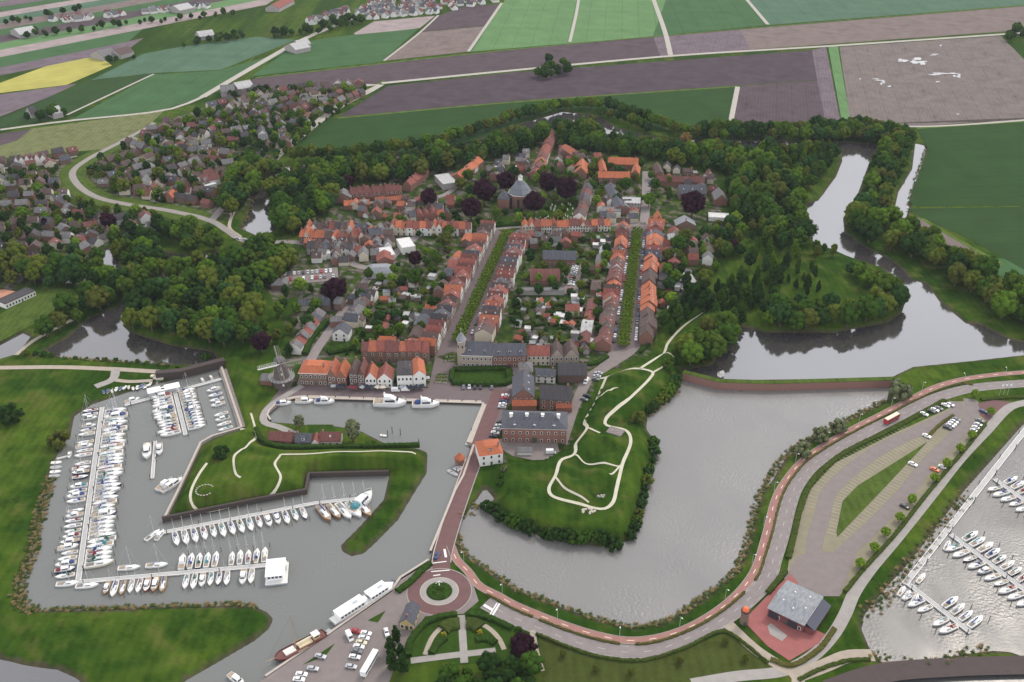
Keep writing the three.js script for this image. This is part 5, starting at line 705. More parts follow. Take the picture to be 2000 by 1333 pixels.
// lane to the mill
row([588, 694], [637, 622], 8, 8, 1, { roofs: ['orange', 'red', 'grey', 'slate', 'grey'], walls: BR, ridges: ['x'], h: 4, rh: 3, where: 'from the harbour on the moat side of the mill lane', group: 'houses on the mill lane' });
bld([650, 666], [680, 668], 9, { roof: 'slate', wall: 'white', ridge: 'z', h: 5, rh: 3.6, win: 2, label: 'white house with slate gable roof on the mill lane corner' });
row([672, 640], [715, 580], 8, 7, -1, { roofs: ['dark', 'brown', 'slate', 'grey', 'brown'], walls: ['white', 'brick', 'cream'], ridges: ['x', 'z'], h: 5, rh: 3, where: 'from the harbour on the main street side of the mill lane', group: 'houses on the mill lane' });
bld([583, 608], [605, 608], 8, { roof: 'slate', wall: 'cream', h: 4, rh: 2.6, label: 'slate-roofed bungalow by the town parking trees' }); bld([530, 568], [560, 568], 9, { roof: 'grey', wall: 'brown', h: 4, rh: 2.8, type: 'hip', label: 'grey hip-roofed house below the western wood' });
bld([582, 592], [632, 600], 7, { roof: 'dark', wall: 'grey', type: 'flat', h: 3, chim: 0, label: 'dark flat-roofed row of garages by the copper beech', cat: 'garage', name: 'garage_block' });
// harbour front, from the mill to the square
bld([586, 752], [640, 754], 13, { roof: 'orange', wall: 'brown', type: 'mansard', h: 8, rh: 3.2, win: 6, winSide: 3, dorm: 0, gutter: 1, label: 'broad brick harbour house with orange roof and rows of windows', group: 'harbour front' });
bld([641, 755], [657, 755.5], 13, { roof: 'orange2', wall: 'brown', ridge: 'z', h: 7, rh: 4, win: 2, label: 'brick gable house with orange roof beside the broad harbour house', group: 'harbour front' });
bld([658, 755.5], [677, 756], 13, { roof: 'orange', wall: 'brick', ridge: 'z', h: 6, rh: 4.4, win: 2, label: 'bright orange gable roof with dark cafe front on the harbour', group: 'harbour front' });
bld([684, 757], [699, 757.5], 12, { roof: 'brown', wall: 'dark', ridge: 'z', h: 8.5, rh: 4, win: 2, floors: 3, label: 'tall dark brick gable house on the harbour front', group: 'harbour front' });
bld([700, 757.5], [713, 758], 12, { roof: 'darkred', wall: 'dark', ridge: 'z', h: 8, rh: 4, win: 2, floors: 3, sky: 1, label: 'dark brick gable house next to the white gable', group: 'harbour front' });
bld([714, 758], [736, 758], 11, { roof: 'orange2', wall: 'white', ridge: 'z', h: 6, rh: 4.2, win: 3, label: 'white gable house with orange roof on the harbour front', group: 'harbour front' });
bld([738, 758], [766, 758], 11, { roof: 'red', wall: 'white', ridge: 'z', h: 5.5, rh: 3.8, win: 3, label: 'low white harbour house with red roof and dark awnings', group: 'harbour front' });
bld([776, 759], [807, 758], 15, { roof: 'dark', wall: 'white', type: 'mansard', h: 8.5, rh: 2.4, win: 4, label: 'big white hotel on the harbour corner, dark flat-topped part', group: 'harbour front' });
bld([808, 758], [832, 756], 15, { roof: 'orange', wall: 'white', ridge: 'z', h: 8, rh: 2.8, win: 2, winSide: 5, label: 'white hotel wing with orange roof facing the square', group: 'harbour front' });
row([707, 708], [838, 708], 10, 9, 1, { roofs: ['red', 'darkred', 'orange2'], walls: ['brick', 'brown'], ridges: ['x'], h: 7, rh: 4, win: 1, where: 'from the mill in the line behind the harbour front', group: 'houses behind the harbour front' });
bld([740, 692], [772, 693], 9, { roof: 'orange', wall: 'brick', h: 6, rh: 3.4, label: 'bright orange roof standing above the line behind the harbour' });
// square: town hall and neighbours
bld([902, 717], [962, 719], 14, { roof: 'slate', wall: 'stone', h: 8, rh: 5, win: 7, chim: 2, dorm: 2, gutter: 1, name: 'town_hall', cat: 'town hall', label: 'town hall with slate roof and arched ground floor windows' });
{
  const [x, z] = g(902, 712), t = thing('hall_tower', 'round town hall tower with pointed grey roof', 'tower', [x, 0, z]);
  part('shaft', cyl(2.5, 2.3, 16, 12), WALL.stone, t); part('cornice', cyl(2.6, 2.9, 0.8, 12, 0, 15.8), M_TRIM, t); const r = part('roof', new THREE.ConeGeometry(3.1, 5.5, 12).translate(0, 19.3, 0), ROOF.zinc, t); part('finial', bar([0, 22, 0], [0, 24, 0], 0.1), M_TRIM, r);
  for (let i = 0; i < 6; i++) { const w = part('window', box(0.8, 1.6, 0.2), M_GLASS, t); const a = i * Math.PI / 3 + 0.3; w.position.set(Math.sin(a) * 2.4, 12, Math.cos(a) * 2.4); w.rotation.y = a; }
}
bld([963, 719], [1028, 718], 12, { roof: 'slate', wall: 'brick', h: 8, rh: 4.4, win: 7, dorm: 3, chim: 2, label: 'brick house with slate roof and white dormers beside the town hall' });
bld([1029, 714], [1074, 714], 11, { roof: 'red', wall: 'cream', h: 6.5, rh: 3.4, win: 5, chim: 2, label: 'cream house with red roof behind the square' });
bld([1075, 715], [1100, 715], 11, { roof: 'brown', wall: 'stone', ridge: 'z', h: 6, rh: 5, win: 3, label: 'stone twin-gabled house, gable towards the square' }); bld([1101, 715], [1130, 714], 11, { roof: 'brown', wall: 'stone', ridge: 'z', h: 6, rh: 5.2, win: 3, label: 'stone twin-gabled house, gable towards the rampart' });
bld([1014, 744], [1040, 744], 10, { roof: 'grey', wall: 'brick', type: 'hip', h: 6, rh: 3.4, win: 3, label: 'brick house with grey hip roof below the twin gables' }); bld([1046, 748], [1084, 750], 8, { roof: 'slate', wall: 'white', h: 4.5, rh: 2.6, win: 3, label: 'white rear house with slate roof below the twin gables' });
bld([1090, 748], [1146, 748], 12, { roof: 'dark', wall: 'dark', h: 5, rh: 4, label: 'long dark roof at the bend of the rampart street' });
bld([1002, 797], [1043, 797], 20, { roof: 'slate', wall: 'brick', ridge: 'z', h: 7, rh: 5, win: 4, sky: 3, side: 1, chim: 2, label: 'deep brick house with slate roof beside the dam street' });
bld([1054, 800], [1116, 803], 13, { roof: 'dark', wall: 'brick', h: 6.5, rh: 5, win: 4, chim: 1, label: 'dark-roofed brick barn behind the arsenal' }); bld([1086, 806], [1117, 806], 5, { roof: 'orange2', wall: 'brick', h: 3, rh: 2, chim: 0, label: 'small orange-roofed annex beside the dark barn' });
bld([1000, 803], [1048, 803], 4, { roof: 'orange', wall: 'brick', h: 3.5, rh: 1.8, chim: 0, label: 'orange lean-to roof behind the arsenal' });
// arsenal on the square by the bastion
{
  const o = bld([981, 864], [1106, 867], 15, { roof: 'slate', wall: 'brick', type: 'hip', h: 9, rh: 4.6, win: 9, winSide: 4, chim: 0, gutter: 1, ov: 0.6, name: 'arsenal', cat: 'building', label: 'big brick arsenal with white cornice and slate hip roof' });
  const roof = o.children.find((c) => c.name === 'roof');
  for (const x of [-12, -4, 4, 12]) { const c = part('chimney', cached('bigchim', () => join([box(1.5, 2.6, 1.2), box(1.8, 0.4, 1.5, 0, 2.6)])), M_TRIM, roof); c.position.set(x, 11, 1.5); }
  for (const x of [-10, 0, 10]) { const p = part('dormer', G_DORM, M_TRIM, roof); p.position.set(x, 9.3, 5.2); part('dormer_roof', G_DORMROOF, ROOF.slate, p); }
  const door = part('gateway', box(2.4, 3.4, 0.2), M_DOOR, o); door.position.set(0, 0, 7.55);
}
bld([938, 912], [982, 906], 12, { roof: 'orange', wall: 'white', type: 'mansard', h: 6.5, rh: 3, win: 3, winSide: 3, dorm: 1, label: 'white house with orange roof at the end of the dam street' });
bld([1010, 890], [1040, 890], 4, { roof: 'grey', wall: 'white', h: 2.2, rh: 0.8, chim: 0, name: 'garden_kiosk', cat: 'kiosk', label: 'low green and white kiosk on the arsenal forecourt' });
{
  const [x, z] = g(898, 905), t = thing('harbour_pavilion', 'small brick pavilion with orange domed roof on the quay', 'pavilion', [x, 0, z]);
  part('wall', cyl(2.3, 2.3, 3.2, 8), WALL.brick, t); part('roof', new THREE.LatheGeometry([[0.01, 3.2], [2.8, 0], [2.9, -0.15], [0.01, -0.15]].map(([a, b], i) => new THREE.Vector2(a, b)).reverse(), 8).translate(0, 3.3, 0), ROOF.orange, t); part('door', box(1, 2.1, 0.3, 0, 0, 2.1), M_DOOR, t);
}
// island houses
bld([525, 872], [570, 875], 7, { roof: 'darkred', wall: 'brick', h: 3.4, rh: 3, win: 3, floors: 1, label: 'dark-red-roofed cottage nearest the mill on the harbour island', y: 0.4 }); bld([577, 876], [608, 877], 7, { roof: 'slate', wall: 'brown', h: 3.6, rh: 3, win: 2, floors: 1, dorm: 1, label: 'slate-roofed cottage in the middle of the harbour island', y: 0.4 }); bld([609, 877], [624, 877], 6, { roof: 'red', wall: 'white', h: 3, rh: 2.4, ridge: 'z', chim: 0, label: 'narrow red-roofed cottage link on the harbour island', y: 0.4 }); bld([625, 874], [666, 874], 7, { roof: 'darkred', wall: 'cream', h: 3.6, rh: 3, win: 3, floors: 1, sky: 1, label: 'dark-red-roofed cottage beside the tall willow', y: 0.4 });
// far side of the town
bld([1326, 390], [1379, 390], 12, { roof: 'slate', wall: 'brown', h: 5, rh: 5, sky: 3, chim: 0, label: 'long building with blue-grey roof and three skylights', cat: 'building' }); bld([1396, 402], [1420, 402], 16, { roof: 'grey', wall: 'brick', ridge: 'z', h: 4.5, rh: 4.5, chim: 0, name: 'barn', cat: 'barn', label: 'grey-roofed barn at the edge of the eastern wood' });
row([1283, 363], [1376, 366], 8, 8, 1, { roofs: ['darkred'], walls: ['brick'], ridges: ['x'], h: 4, rh: 3, where: 'in the dark-red terrace behind the blue-grey roof', group: 'dark-red far terrace' }); bld([1281, 350], [1296, 350], 22, { roof: 'brown', wall: 'brick', ridge: 'z', h: 4, rh: 3, label: 'long brown-roofed house end-on beside the far street' });
bld([1206, 408], [1250, 410], 12, { roof: 'pale', wall: 'grey', type: 'flat', h: 5, chim: 0, win: 7, label: 'modern pale flat-roofed house behind the churchyard lane', cat: 'building' });
bld([1172, 352], [1186, 352], 26, { roof: 'orange', wall: 'brick', ridge: 'z', h: 5.5, rh: 4, label: 'orange-roofed almshouse wing towards the church', cat: 'building', name: 'almshouse' }); bld([1188, 332], [1246, 334], 10, { roof: 'orange', wall: 'brick', h: 5.5, rh: 4, chim: 2, label: 'orange-roofed almshouse wing closing the courtyard', cat: 'building', name: 'almshouse' }); bld([1232, 352], [1248, 353], 16, { roof: 'orange', wall: 'brick', ridge: 'z', h: 5.5, rh: 4, label: 'orange-roofed almshouse wing towards the street', cat: 'building', name: 'almshouse' }); bld([1168, 358], [1230, 359], 9, { roof: 'orange', wall: 'brick', h: 5, rh: 3.4, label: 'orange-roofed almshouse front wing', cat: 'building', name: 'almshouse', win: 6 });
bld([1122, 349], [1146, 350], 22, { roof: 'orange', wall: 'brick', ridge: 'z', h: 5, rh: 5, label: 'steep orange roof between churchyard and almshouse' });
bld([1180, 375], [1200, 420], 9, { roof: 'slate', wall: 'brick', h: 5, rh: 3, label: 'slate-roofed house on the lane below the almshouse' }); bld([1176, 425], [1212, 426], 9, { roof: 'grey', wall: 'white', type: 'flat', h: 5, chim: 0, label: 'white and grey flat-roofed block above the churchyard lane' });
bld([1320, 452], [1358, 452], 10, { roof: 'zinc', wall: 'brown', ridge: 'z', h: 4.5, rh: 4, label: 'grey double-pitched house behind the linden street corner' }); bld([1384, 432], [1424, 434], 9, { roof: 'white', wall: 'white', type: 'flat', h: 3, chim: 0, label: 'low white flat-roofed house by the eastern lawn' }); bld([1394, 458], [1430, 458], 10, { roof: 'slate', wall: 'brown', h: 3.5, rh: 3, label: 'slate-roofed bungalow by the eastern lawn' });
bld([1278, 450], [1293, 450], 10, { roof: 'orange', wall: 'brick', ridge: 'z', h: 7, rh: 5, label: 'tall orange gable at the church end of the linden street' });
bld([1320, 565], [1362, 562], 14, { roof: 'pale', wall: 'white', type: 'flat', h: 3, chim: 0, label: 'wide cream flat roof behind the linden street' });
// between the avenues
bld([1060, 519], [1124, 521], 11, { roof: 'slate', wall: 'brick', h: 5, rh: 4, win: 7, floors: 1, chim: 0, name: 'hall', cat: 'building', label: 'brick hall with dark slate roof between the avenues' }); bld([1036, 558], [1093, 558], 15, { roof: 'darkred', wall: 'brick', h: 3.5, rh: 5, chim: 0, name: 'hall', cat: 'building', label: 'hall with large dark-red roof between the avenues' }); bld([1015, 577], [1102, 577], 5, { roof: 'grey', wall: 'grey', type: 'flat', h: 3, chim: 0, name: 'garage_block', cat: 'garage', label: 'long grey flat-roofed garages between the avenues' }); bld([1105, 618], [1132, 618], 8, { roof: 'red', wall: 'cream', h: 4, rh: 2.6, label: 'red-roofed garden house between the avenues' });
// odd houses tucked into the old quarters
{
  const Z = [[[[600, 450], [680, 445], [760, 450], [770, 480], [740, 500], [690, 520], [620, 510], [595, 490]], 50, 'in the crowded old quarter by the moat bridge', ['red', 'brown', 'grey', 'dark', 'orange2', 'slate', 'brown']], [[[690, 400], [800, 395], [880, 395], [900, 420], [860, 430], [760, 430], [690, 430]], 20, 'between the red terraces and the churchyard approach', ['red', 'brown', 'slate', 'orange2', 'grey']], [[[945, 330], [1035, 300], [1035, 345], [960, 352]], 12, 'behind the churchyard beeches', ['red', 'brown', 'grey', 'slate']], [[[1165, 385], [1200, 380], [1250, 420], [1250, 435], [1150, 435]], 12, 'between the churchyard and the linden street', ['red', 'brown', 'slate', 'grey', 'orange2']], [[[1290, 330], [1400, 350], [1400, 380], [1385, 380], [1290, 350]], 10, 'below the eastern wood edge', ['brown', 'darkred', 'dark']], [[[1085, 285], [1170, 310], [1160, 345], [1090, 335]], 12, 'between the far street and the almshouse', ['red', 'brown', 'darkred']], [[[620, 580], [720, 560], [700, 640], [650, 650]], 12, 'in the gardens off the mill lane', ['brown', 'slate', 'red', 'grey']], [[[1020, 470], [1055, 462], [1130, 465], [1135, 480], [1020, 490]], 12, 'behind the churchyard lane', ['red', 'brown', 'grey']], [[[1295, 460], [1390, 470], [1385, 520], [1300, 530]], 14, 'behind the church end of the linden street', ['grey', 'brown', 'dark', 'red', 'pale']]];
  for (const [px, n, where, roofs] of Z) { const p = gp(px), b = bound(p, 0), put = []; let t = 0; while (put.length < n && t++ < 700) { const x = rr(b[0], b[2]), z = rr(b[1], b[3]); if (!inPoly(p, x, z) || put.some((o) => (o[0] - x) ** 2 + (o[1] - z) ** 2 < 38)) continue; put.push([x, z]); const roof = pick(roofs); house([x, z], pick([0, 0.15, -0.2, 1.4, 1.7]), { w: rr(5, 8.5), d: rr(5, 7.5), h: rr(2.8, 5.2), rh: rr(2, 3.2), ridge: pick(['x', 'z']), wall: pick(['brick', 'brown', 'white', 'brown', 'cream']), roof, chim: rnd() < 0.5 ? 1 : 0, sky: rnd() < 0.3 ? 1 : 0, name: 'small_house', label: `small ${ROOFNAME[roof]} house ${where}`, group: 'small houses ' + where }); } }
}
// garden sheds and glasshouses
{
  const spots = [[[1010, 590], [1150, 580], [1165, 690], [1010, 690], [1000, 640]], [[740, 560], [860, 520], [830, 640], [720, 670], [700, 600]], [[1290, 500], [1370, 500], [1330, 600], [1290, 640]], [[1120, 300], [1300, 320], [1400, 345], [1390, 360], [1160, 345]], [[1150, 470], [1190, 465], [1180, 600], [1150, 560]], [[940, 330], [1030, 310], [1040, 345], [960, 350]], [[700, 415], [800, 400], [860, 405], [850, 425], [720, 430]]];
  const wheres = ['in the gardens between the avenues', 'in the gardens on the mill side of the main street', 'in the gardens behind the linden street', 'in the gardens below the far wood', 'in the yards behind the linden street houses', 'in the gardens behind the churchyard', 'in the gardens below the red terraces'];
  spots.forEach((px, k) => { const p = gp(px), b = bound(p, 0); let n = 0, tries = 0; const want = [44, 40, 20, 20, 14, 10, 14][k]; while (n < want && tries++ < 400) { const x = rr(b[0], b[2]), z = rr(b[1], b[3]); if (!inPoly(p, x, z)) continue; n++; const roof = pick(['pale', 'white', 'grey', 'red', 'dark', 'orange2', 'zinc', 'brown']); house([x, z], rr(-0.3, 0.3) + (rnd() < 0.5 ? 0 : 1.57) - 0.2, { w: rr(3, 5.5), d: rr(2.5, 4.5), h: 2.5, rh: 1.5, type: roof === 'white' || roof === 'pale' || roof === 'zinc' ? 'flat' : 'gable', wall: pick(['white', 'brown', 'grey', 'brick']), roof, chim: 0, name: 'garden_shed', cat: 'shed', label: `small ${ROOFNAME[roof]} garden shed ${wheres[k]}`, group: 'garden sheds ' + wheres[k] }); } });
}
// domed church
{
  const [x, z] = g(1016, 402), t = thing('domed_church', 'octagonal brick church with grey dome roof and white lantern', 'church', [x, 0, z], 0.2), R = 9.2;
  part('wall', new THREE.CylinderGeometry(R, R, 11, 8).translate(0, 5.5, 0), WALL.brick, t); part('cornice', new THREE.CylinderGeometry(R + 0.6, R + 0.3, 0.8, 8).translate(0, 11.2, 0), M_TRIM, t);
  const prof = [[R + 0.5, 0], [R * 0.86, 2.2], [R * 0.62, 5.4], [R * 0.36, 8.4], [R * 0.24, 9.8], [0.01, 10]].map(([a, b]) => new THREE.Vector2(a, b)); const dome = part('dome', new THREE.LatheGeometry(prof, 8).translate(0, 11.5, 0).toNonIndexed(), roofM([0.19, 0.205, 0.225]), t); dome.geometry.computeVertexNormals();
  const l = part('lantern', cyl(1.7, 1.7, 3, 8, 0, 21), M_TRIM, dome); part('lantern_roof', new THREE.ConeGeometry(2.1, 2, 8).translate(0, 25, 0), ROOF.pale, l);
  for (let i = 0; i < 8; i++) { const a = (i + 0.5) * Math.PI / 4; const b = part('buttress', box(1.2, 9, 1), WALL.brown, t); b.position.set(Math.sin(i * Math.PI / 4) * (R + 0.2), 0, Math.cos(i * Math.PI / 4) * (R + 0.2)); b.rotation.y = i * Math.PI / 4; const w = part('window', box(2, 6, 0.3), M_GLASS, t); w.position.set(Math.sin(a) * R * 0.925, 2.5, Math.cos(a) * R * 0.925); w.rotation.y = a; }
  house([x - 12, z + 3], 1.4, { w: 12, d: 9, h: 9, rh: 4, type: 'hip', wall: 'brick', roof: 'slate', chim: 0, name: 'church_porch', cat: 'church', label: 'square brick porch building attached to the domed church' });
  const M_TOMB = mat([0.55, 0.53, 0.48], 0.9); let k = 0; const yard = gp([[1058, 402], [1118, 396], [1124, 432], [1030, 436], [1062, 415]]), bb = bound(yard, 0), gt = cached('tomb', () => join([box(0.8, 1.1, 0.2), box(0.9, 0.15, 1.9, 0, 0, 1)])); while (k < 60) { const a = rr(bb[0], bb[2]), b = rr(bb[1], bb[3]); if (!inPoly(yard, a, b)) continue; k++; const s = mesh('gravestone', gt, M_TOMB); s.position.set(a, 0.05, b); s.rotation.y = rr(-0.2, 0.2); tag(s, 'pale gravestone on the churchyard lawn beside the dome', 'gravestone', 'gravestones in the churchyard'); }
}
// windmill
{
  const [x, z] = g(552, 752), t = thing('windmill', 'tower windmill with dark brick body and four sails', 'windmill', [x, 0, z], 0.25);
  part('tower', new THREE.CylinderGeometry(3.1, 5.2, 15, 16).translate(0, 7.5, 0), mat([0.11, 0.09, 0.08], 0.9, { map: T_WALL }), t);
  const st = part('gallery', new THREE.CylinderGeometry(7.2, 7.2, 0.3, 20).translate(0, 5.4, 0), mat([0.20, 0.19, 0.18], 0.9), t); for (let i = 0; i < 20; i++) { const a = i * Math.PI / 10; part('rail_post', cached('rp', () => box(0.12, 1.1, 0.12)), M_TRIM, st).position.set(Math.cos(a) * 7, 5.5, Math.sin(a) * 7); }
  const cap = part('cap', new THREE.SphereGeometry(3.5, 14, 8, 0, 6.29, 0, 1.6).scale(1, 0.95, 1.15).translate(0, 14.8, 0), mat([0.09, 0.085, 0.085], 0.85), t); part('tail_pole', bar([0, 15.6, -2], [0, 5.7, -8], 0.2), M_TRIM, cap);
  const hub = part('sail_shaft', bar([0, 16.2, 2], [0, 16.5, 5.6], 0.35), M_BARK, t), M_SAIL = mat([0.62, 0.60, 0.56], 0.8);
  for (let i = 0; i < 4; i++) { const s = part('sail', join([box(0.32, 12.2, 0.32), ...[0, 1, 2, 3, 4, 5, 6, 7, 8, 9, 10, 11].map((k) => box(2.1, 0.1, 0.08, 0.95, 1.6 + k * 0.9)), box(0.1, 10.4, 0.08, 1.95, 1.4), box(0.1, 10.4, 0.08, 1.0, 1.4), box(0.5, 10.2, 0.06, -0.35, 1.6)]), i === 1 ? mat([0.75, 0.74, 0.72], 0.8) : mat([0.28, 0.25, 0.22], 0.85), t); s.position.set(0, 16.45, 5.3); s.rotation.z = i * Math.PI / 2 + 0.12; }
  for (const y of [2, 8.5, 11.5]) { const w = part('window', box(0.9, 1.2, 0.3), M_TRIM, t); w.position.set(0.4, y, 5.2 - y * 0.15); }
  bld([508, 752], [532, 754], 7, { roof: 'grey', wall: 'brick', h: 3, rh: 2, chim: 0, name: 'mill_shed', cat: 'shed', label: 'grey-roofed shed beside the windmill' });
}
// boathouse, round tower, toll house by the road
{
  const o = bld([1499, 1204], [1567, 1237], 18, { roof: 'zinc', wall: 'maroon', h: 5, rh: 1.5, ridge: 'x', win: 5, winSide: 5, floors: 1, chim: 0, gutter: 1, ov: 0.9, name: 'boathouse', cat: 'building', label: 'maroon harbour building with pale grey roof and white trim' });
  const roof = o.children.find((c) => c.name === 'roof'); for (const [a, b] of [[-4, 3], [1, 5], [5, 2], [-2, -4], [4, -5]]) part('roof_vent', cached('vent', () => cyl(0.3, 0.3, 0.7, 8)), M_TRIM, roof).position.set(a, 6, b); const ann = part('side_annex', uvM(box(3.4, 3, 16.5, 9.6, 0, -0.4)), WALL.maroon, o); part('sloped_glazing', new THREE.BoxGeometry(4.2, 0.14, 17).rotateZ(-0.42).translate(9.9, 3.85, -0.5), mat([0.05, 0.05, 0.075], 0.2), ann);
  for (const s of [-5, 3]) part('gate', box(4, 3.4, 0.2), M_GLASS, o).position.set(s, 0.2, 9.02);
  const [x, z] = g(1453, 1217), t = thing('round_tower', 'small round brick tower with orange top beside the road', 'tower', [x, 0, z]); part('shaft', cyl(1.7, 1.6, 6.4, 14), WALL.brown, t); part('collar', cyl(1.9, 1.9, 0.5, 14, 0, 6.4), ROOF.dark, t); part('lamp_dome', new THREE.SphereGeometry(1.4, 12, 8, 0, 6.3, 0, 1.6).scale(1, 1.2, 1).translate(0, 6.9, 0), mat([0.75, 0.14, 0.04], 0.5), t); part('door', box(1, 2, 0.3, 0, 0, 1.6), M_DOOR, t);
  bld([781, 1229], [808, 1233], 10, { roof: 'slate', wall: 'yellow', ridge: 'z', h: 3.5, rh: 2.6, win: 3, floors: 1, winSide: 3, label: 'small yellow house with slate roof by the roundabout' });
}
// village beyond the moat
{
  const lanes = [[[250, 268], [340, 302], [430, 312]], [[300, 252], [420, 242], [520, 217], [640, 192]], [[210, 332], [300, 302], [400, 257], [500, 197]], [[480, 182], [520, 232], [540, 290]], [[300, 397], [360, 352], [450, 332]], [[330, 285], [440, 275], [530, 255]], [[230, 355], [330, 330], [420, 300]], [[330, 380], [430, 345]], [[420, 215], [520, 195], [640, 175], [700, 172]], [[560, 245], [620, 215], [690, 185]], [[200, 372], [300, 368], [400, 372]], [[0, 330], [80, 320], [150, 306]], [[0, 365], [110, 355]], [[20, 400], [120, 395]], [[0, 440], [90, 432], [170, 440]], [[0, 470], [90, 457], [160, 462], [250, 442]], [[0, 505], [100, 498]], [[60, 385], [110, 420], [180, 470]], [[140, 490], [200, 460], [290, 440]], [[370, 385], [420, 395]]];
  const wh = ['along the lane by the road bend', 'along the long lane towards the fields', 'along the diagonal village lane', 'on the lane beside the dark field', 'on the lane by the inner moat', 'in the middle of the village', 'in the middle of the village', 'near the bridge road', 'at the field edge of the village', 'on the lane beside the dark field', 'along the bridge road', 'at the pasture edge of the far quarter', 'in the far quarter left of the road bend', 'in the far quarter among gardens', 'in the garden quarter by the road', 'in the garden quarter by the road', 'behind the sports hall', 'in the garden quarter by the road', 'by the outer ditch', 'near the bridge road'].map((s) => s.replace(' left of', ' beyond'));
  const placed = [];
  lanes.forEach((px, li) => { const p = smooth(gp(px), li < 11 ? 11.5 : 14), s = sides(p); p.forEach((q, i) => { for (const sg of [-1, 1]) { const x = q[0] + s[i][0] * 9.5 * sg + rr(-1, 1), z = q[1] + s[i][1] * 9.5 * sg + rr(-1, 1); if (placed.some((o) => (o[0] - x) ** 2 + (o[1] - z) ** 2 < 80) || height(x, z) < -0.2 || nearRoad(x, z, 11)) continue; placed.push([x, z]); const roof = pick(NEW), far = li < 11; house([x, z], Math.atan2(s[i][0] * -sg, s[i][1] * -sg), { w: rr(7.5, 10), d: rr(6.5, 8), h: rr(3, 5), rh: rr(2.6, 3.6), ridge: rnd() < 0.75 ? 'x' : 'z', wall: pick(['brown', 'brick', 'white', 'brown', 'cream']), roof, chim: rnd() < 0.5 ? 1 : 0, sky: rnd() < 0.3 ? 1 : 0, name: 'village_house', label: `${ROOFNAME[roof]} village house ${wh[li]}`, group: 'village houses ' + wh[li] }); } }); });
  console.log('village houses', placed.length);
}
row([30, 330], [92, 322], 8, 6, 1, { roofs: ['darkred', 'brown'], walls: ['white'], ridges: ['z'], h: 6, rh: 3.4, chim: 0, name: 'village_house', what: 'white house', where: 'in the white row at the far village edge', group: 'white village row' });
bld([396, 368], [432, 360], 11, { roof: 'darkred', wall: 'white', h: 5, rh: 4, name: 'village_house', label: 'large white house with dark red roof by the inner moat' }); bld([400, 372], [424, 366], 8, { roof: 'white', wall: 'white', type: 'flat', h: 3, chim: 0, name: 'village_house', label: 'white flat-roofed annex by the inner moat' }); bld([325, 395], [338, 396], 8, { roof: 'orange', wall: 'brick', ridge: 'z', h: 4, rh: 4, name: 'village_house', label: 'bright orange roofed house by the bridge road' });
bld([12, 604], [70, 578], 9, { roof: 'dark', wall: 'white', type: 'flat', h: 3.5, chim: 0, name: 'clubhouse', cat: 'building', label: 'long dark-roofed clubhouse between court and sports lawn', win: 10, floors: 1 }); bld([120, 552], [165, 556], 8, { roof: 'grey', wall: 'white', h: 3.5, rh: 2, chim: 0, name: 'clubhouse', cat: 'building', label: 'low white hall behind the sports lawn' }); bld([8, 530], [78, 520], 9, { roof: 'darkred', wall: 'brick', h: 4, rh: 3, chim: 1, name: 'village_house', label: 'long red-roofed house behind the sports trees' });
// farms in the polder
for (const [a, b, d, roof, type, l] of [[[203, 120], [232, 113], 26, 'grey', 'gable', 'big grey barn at the corner of the rapeseed field'], [[236, 116], [262, 108], 16, 'brown', 'gable', 'brown farmhouse beside the rapeseed barn'], [[578, 106], [607, 100], 24, 'pale', 'gable', 'pale farm sheds beside the straight road'], [[585, 98], [608, 93], 14, 'pale', 'gable', 'pale farm building beside the straight road'], [[1076, 138], [1100, 136], 18, 'brown', 'hip', 'farmhouse inside the ring of trees in the ploughed field'], [[466, 184], [497, 178], 18, 'pale', 'gable', 'pale farm shed at the village field edge'], [[432, 190], [460, 188], 18, 'grey', 'gable', 'grey farm shed at the village field edge'], [[105, 233], [124, 229], 14, 'pale', 'gable', 'small pale barn on the field lane'], [[390, 80], [420, 76], 16, 'pale', 'gable', 'farm shed at the far farmstead'], [[352, 28], [380, 22], 26, 'pale', 'gable', 'long pale shed in the hazy distance'], [[40, 76], [75, 70], 30, 'pale', 'gable', 'pale glasshouse in the hazy distance'], [[62, 232], [75, 229], 12, 'dark', 'gable', 'dark farmhouse on the field lane'], [[545, 24], [575, 8], 20, 'red', 'gable', 'red-roofed farm in the hazy distance']]) bld(a, b, d, { roof, wall: 'grey', type, h: 5, rh: 5, chim: 0, name: 'farm_building', cat: 'barn', label: l });
{ // far village: too small to tell apart
  const geos = [wallGeo(11, 9, 4, 4, 'x', 'gable'), roofGeo(11, 9, 4, 4, 'x', 'gable')], d = new THREE.Object3D(), spots = [];
  for (const [px, n] of [[[[690, 32], [730, 0], [820, -20], [960, -15], [970, 4], [850, 26], [720, 38]], 210], [[[600, 44], [690, 14], [700, 20], [620, 50]], 30], [[[100, 40], [420, 10], [420, 14], [110, 46]], 36]]) { const p = gp(px), b = bound(p, 0); let k = 0, t = 0; while (k < n && t++ < 9000) { const x = rr(b[0], b[2]), z = rr(b[1], b[3]); if (inPoly(p, x, z)) { spots.push([x, z, rr(0, 3)]); k++; } } }
  const o = new THREE.Group(); o.name = 'distant_village'; tag(o, 'hazy distant village of small grey and red roofs', 'village', null, 'stuff'); scene.add(o);
  ['darkred', 'slate', 'grey'].forEach((c, ci) => { const l = spots.filter((_, i) => i % 3 === ci); geos.forEach((gq, gi) => { const im = new THREE.InstancedMesh(gq, gi ? ROOF[c] : WALL.white, l.length); im.name = gi ? 'roof' : 'wall'; im.userData.kind = 'stuff'; l.forEach(([x, z, a], i) => { d.position.set(x, 0, z); d.rotation.y = a; d.scale.setScalar(0.9); d.updateMatrix(); im.setMatrixAt(i, d.matrix); }); o.add(im); }); });
}

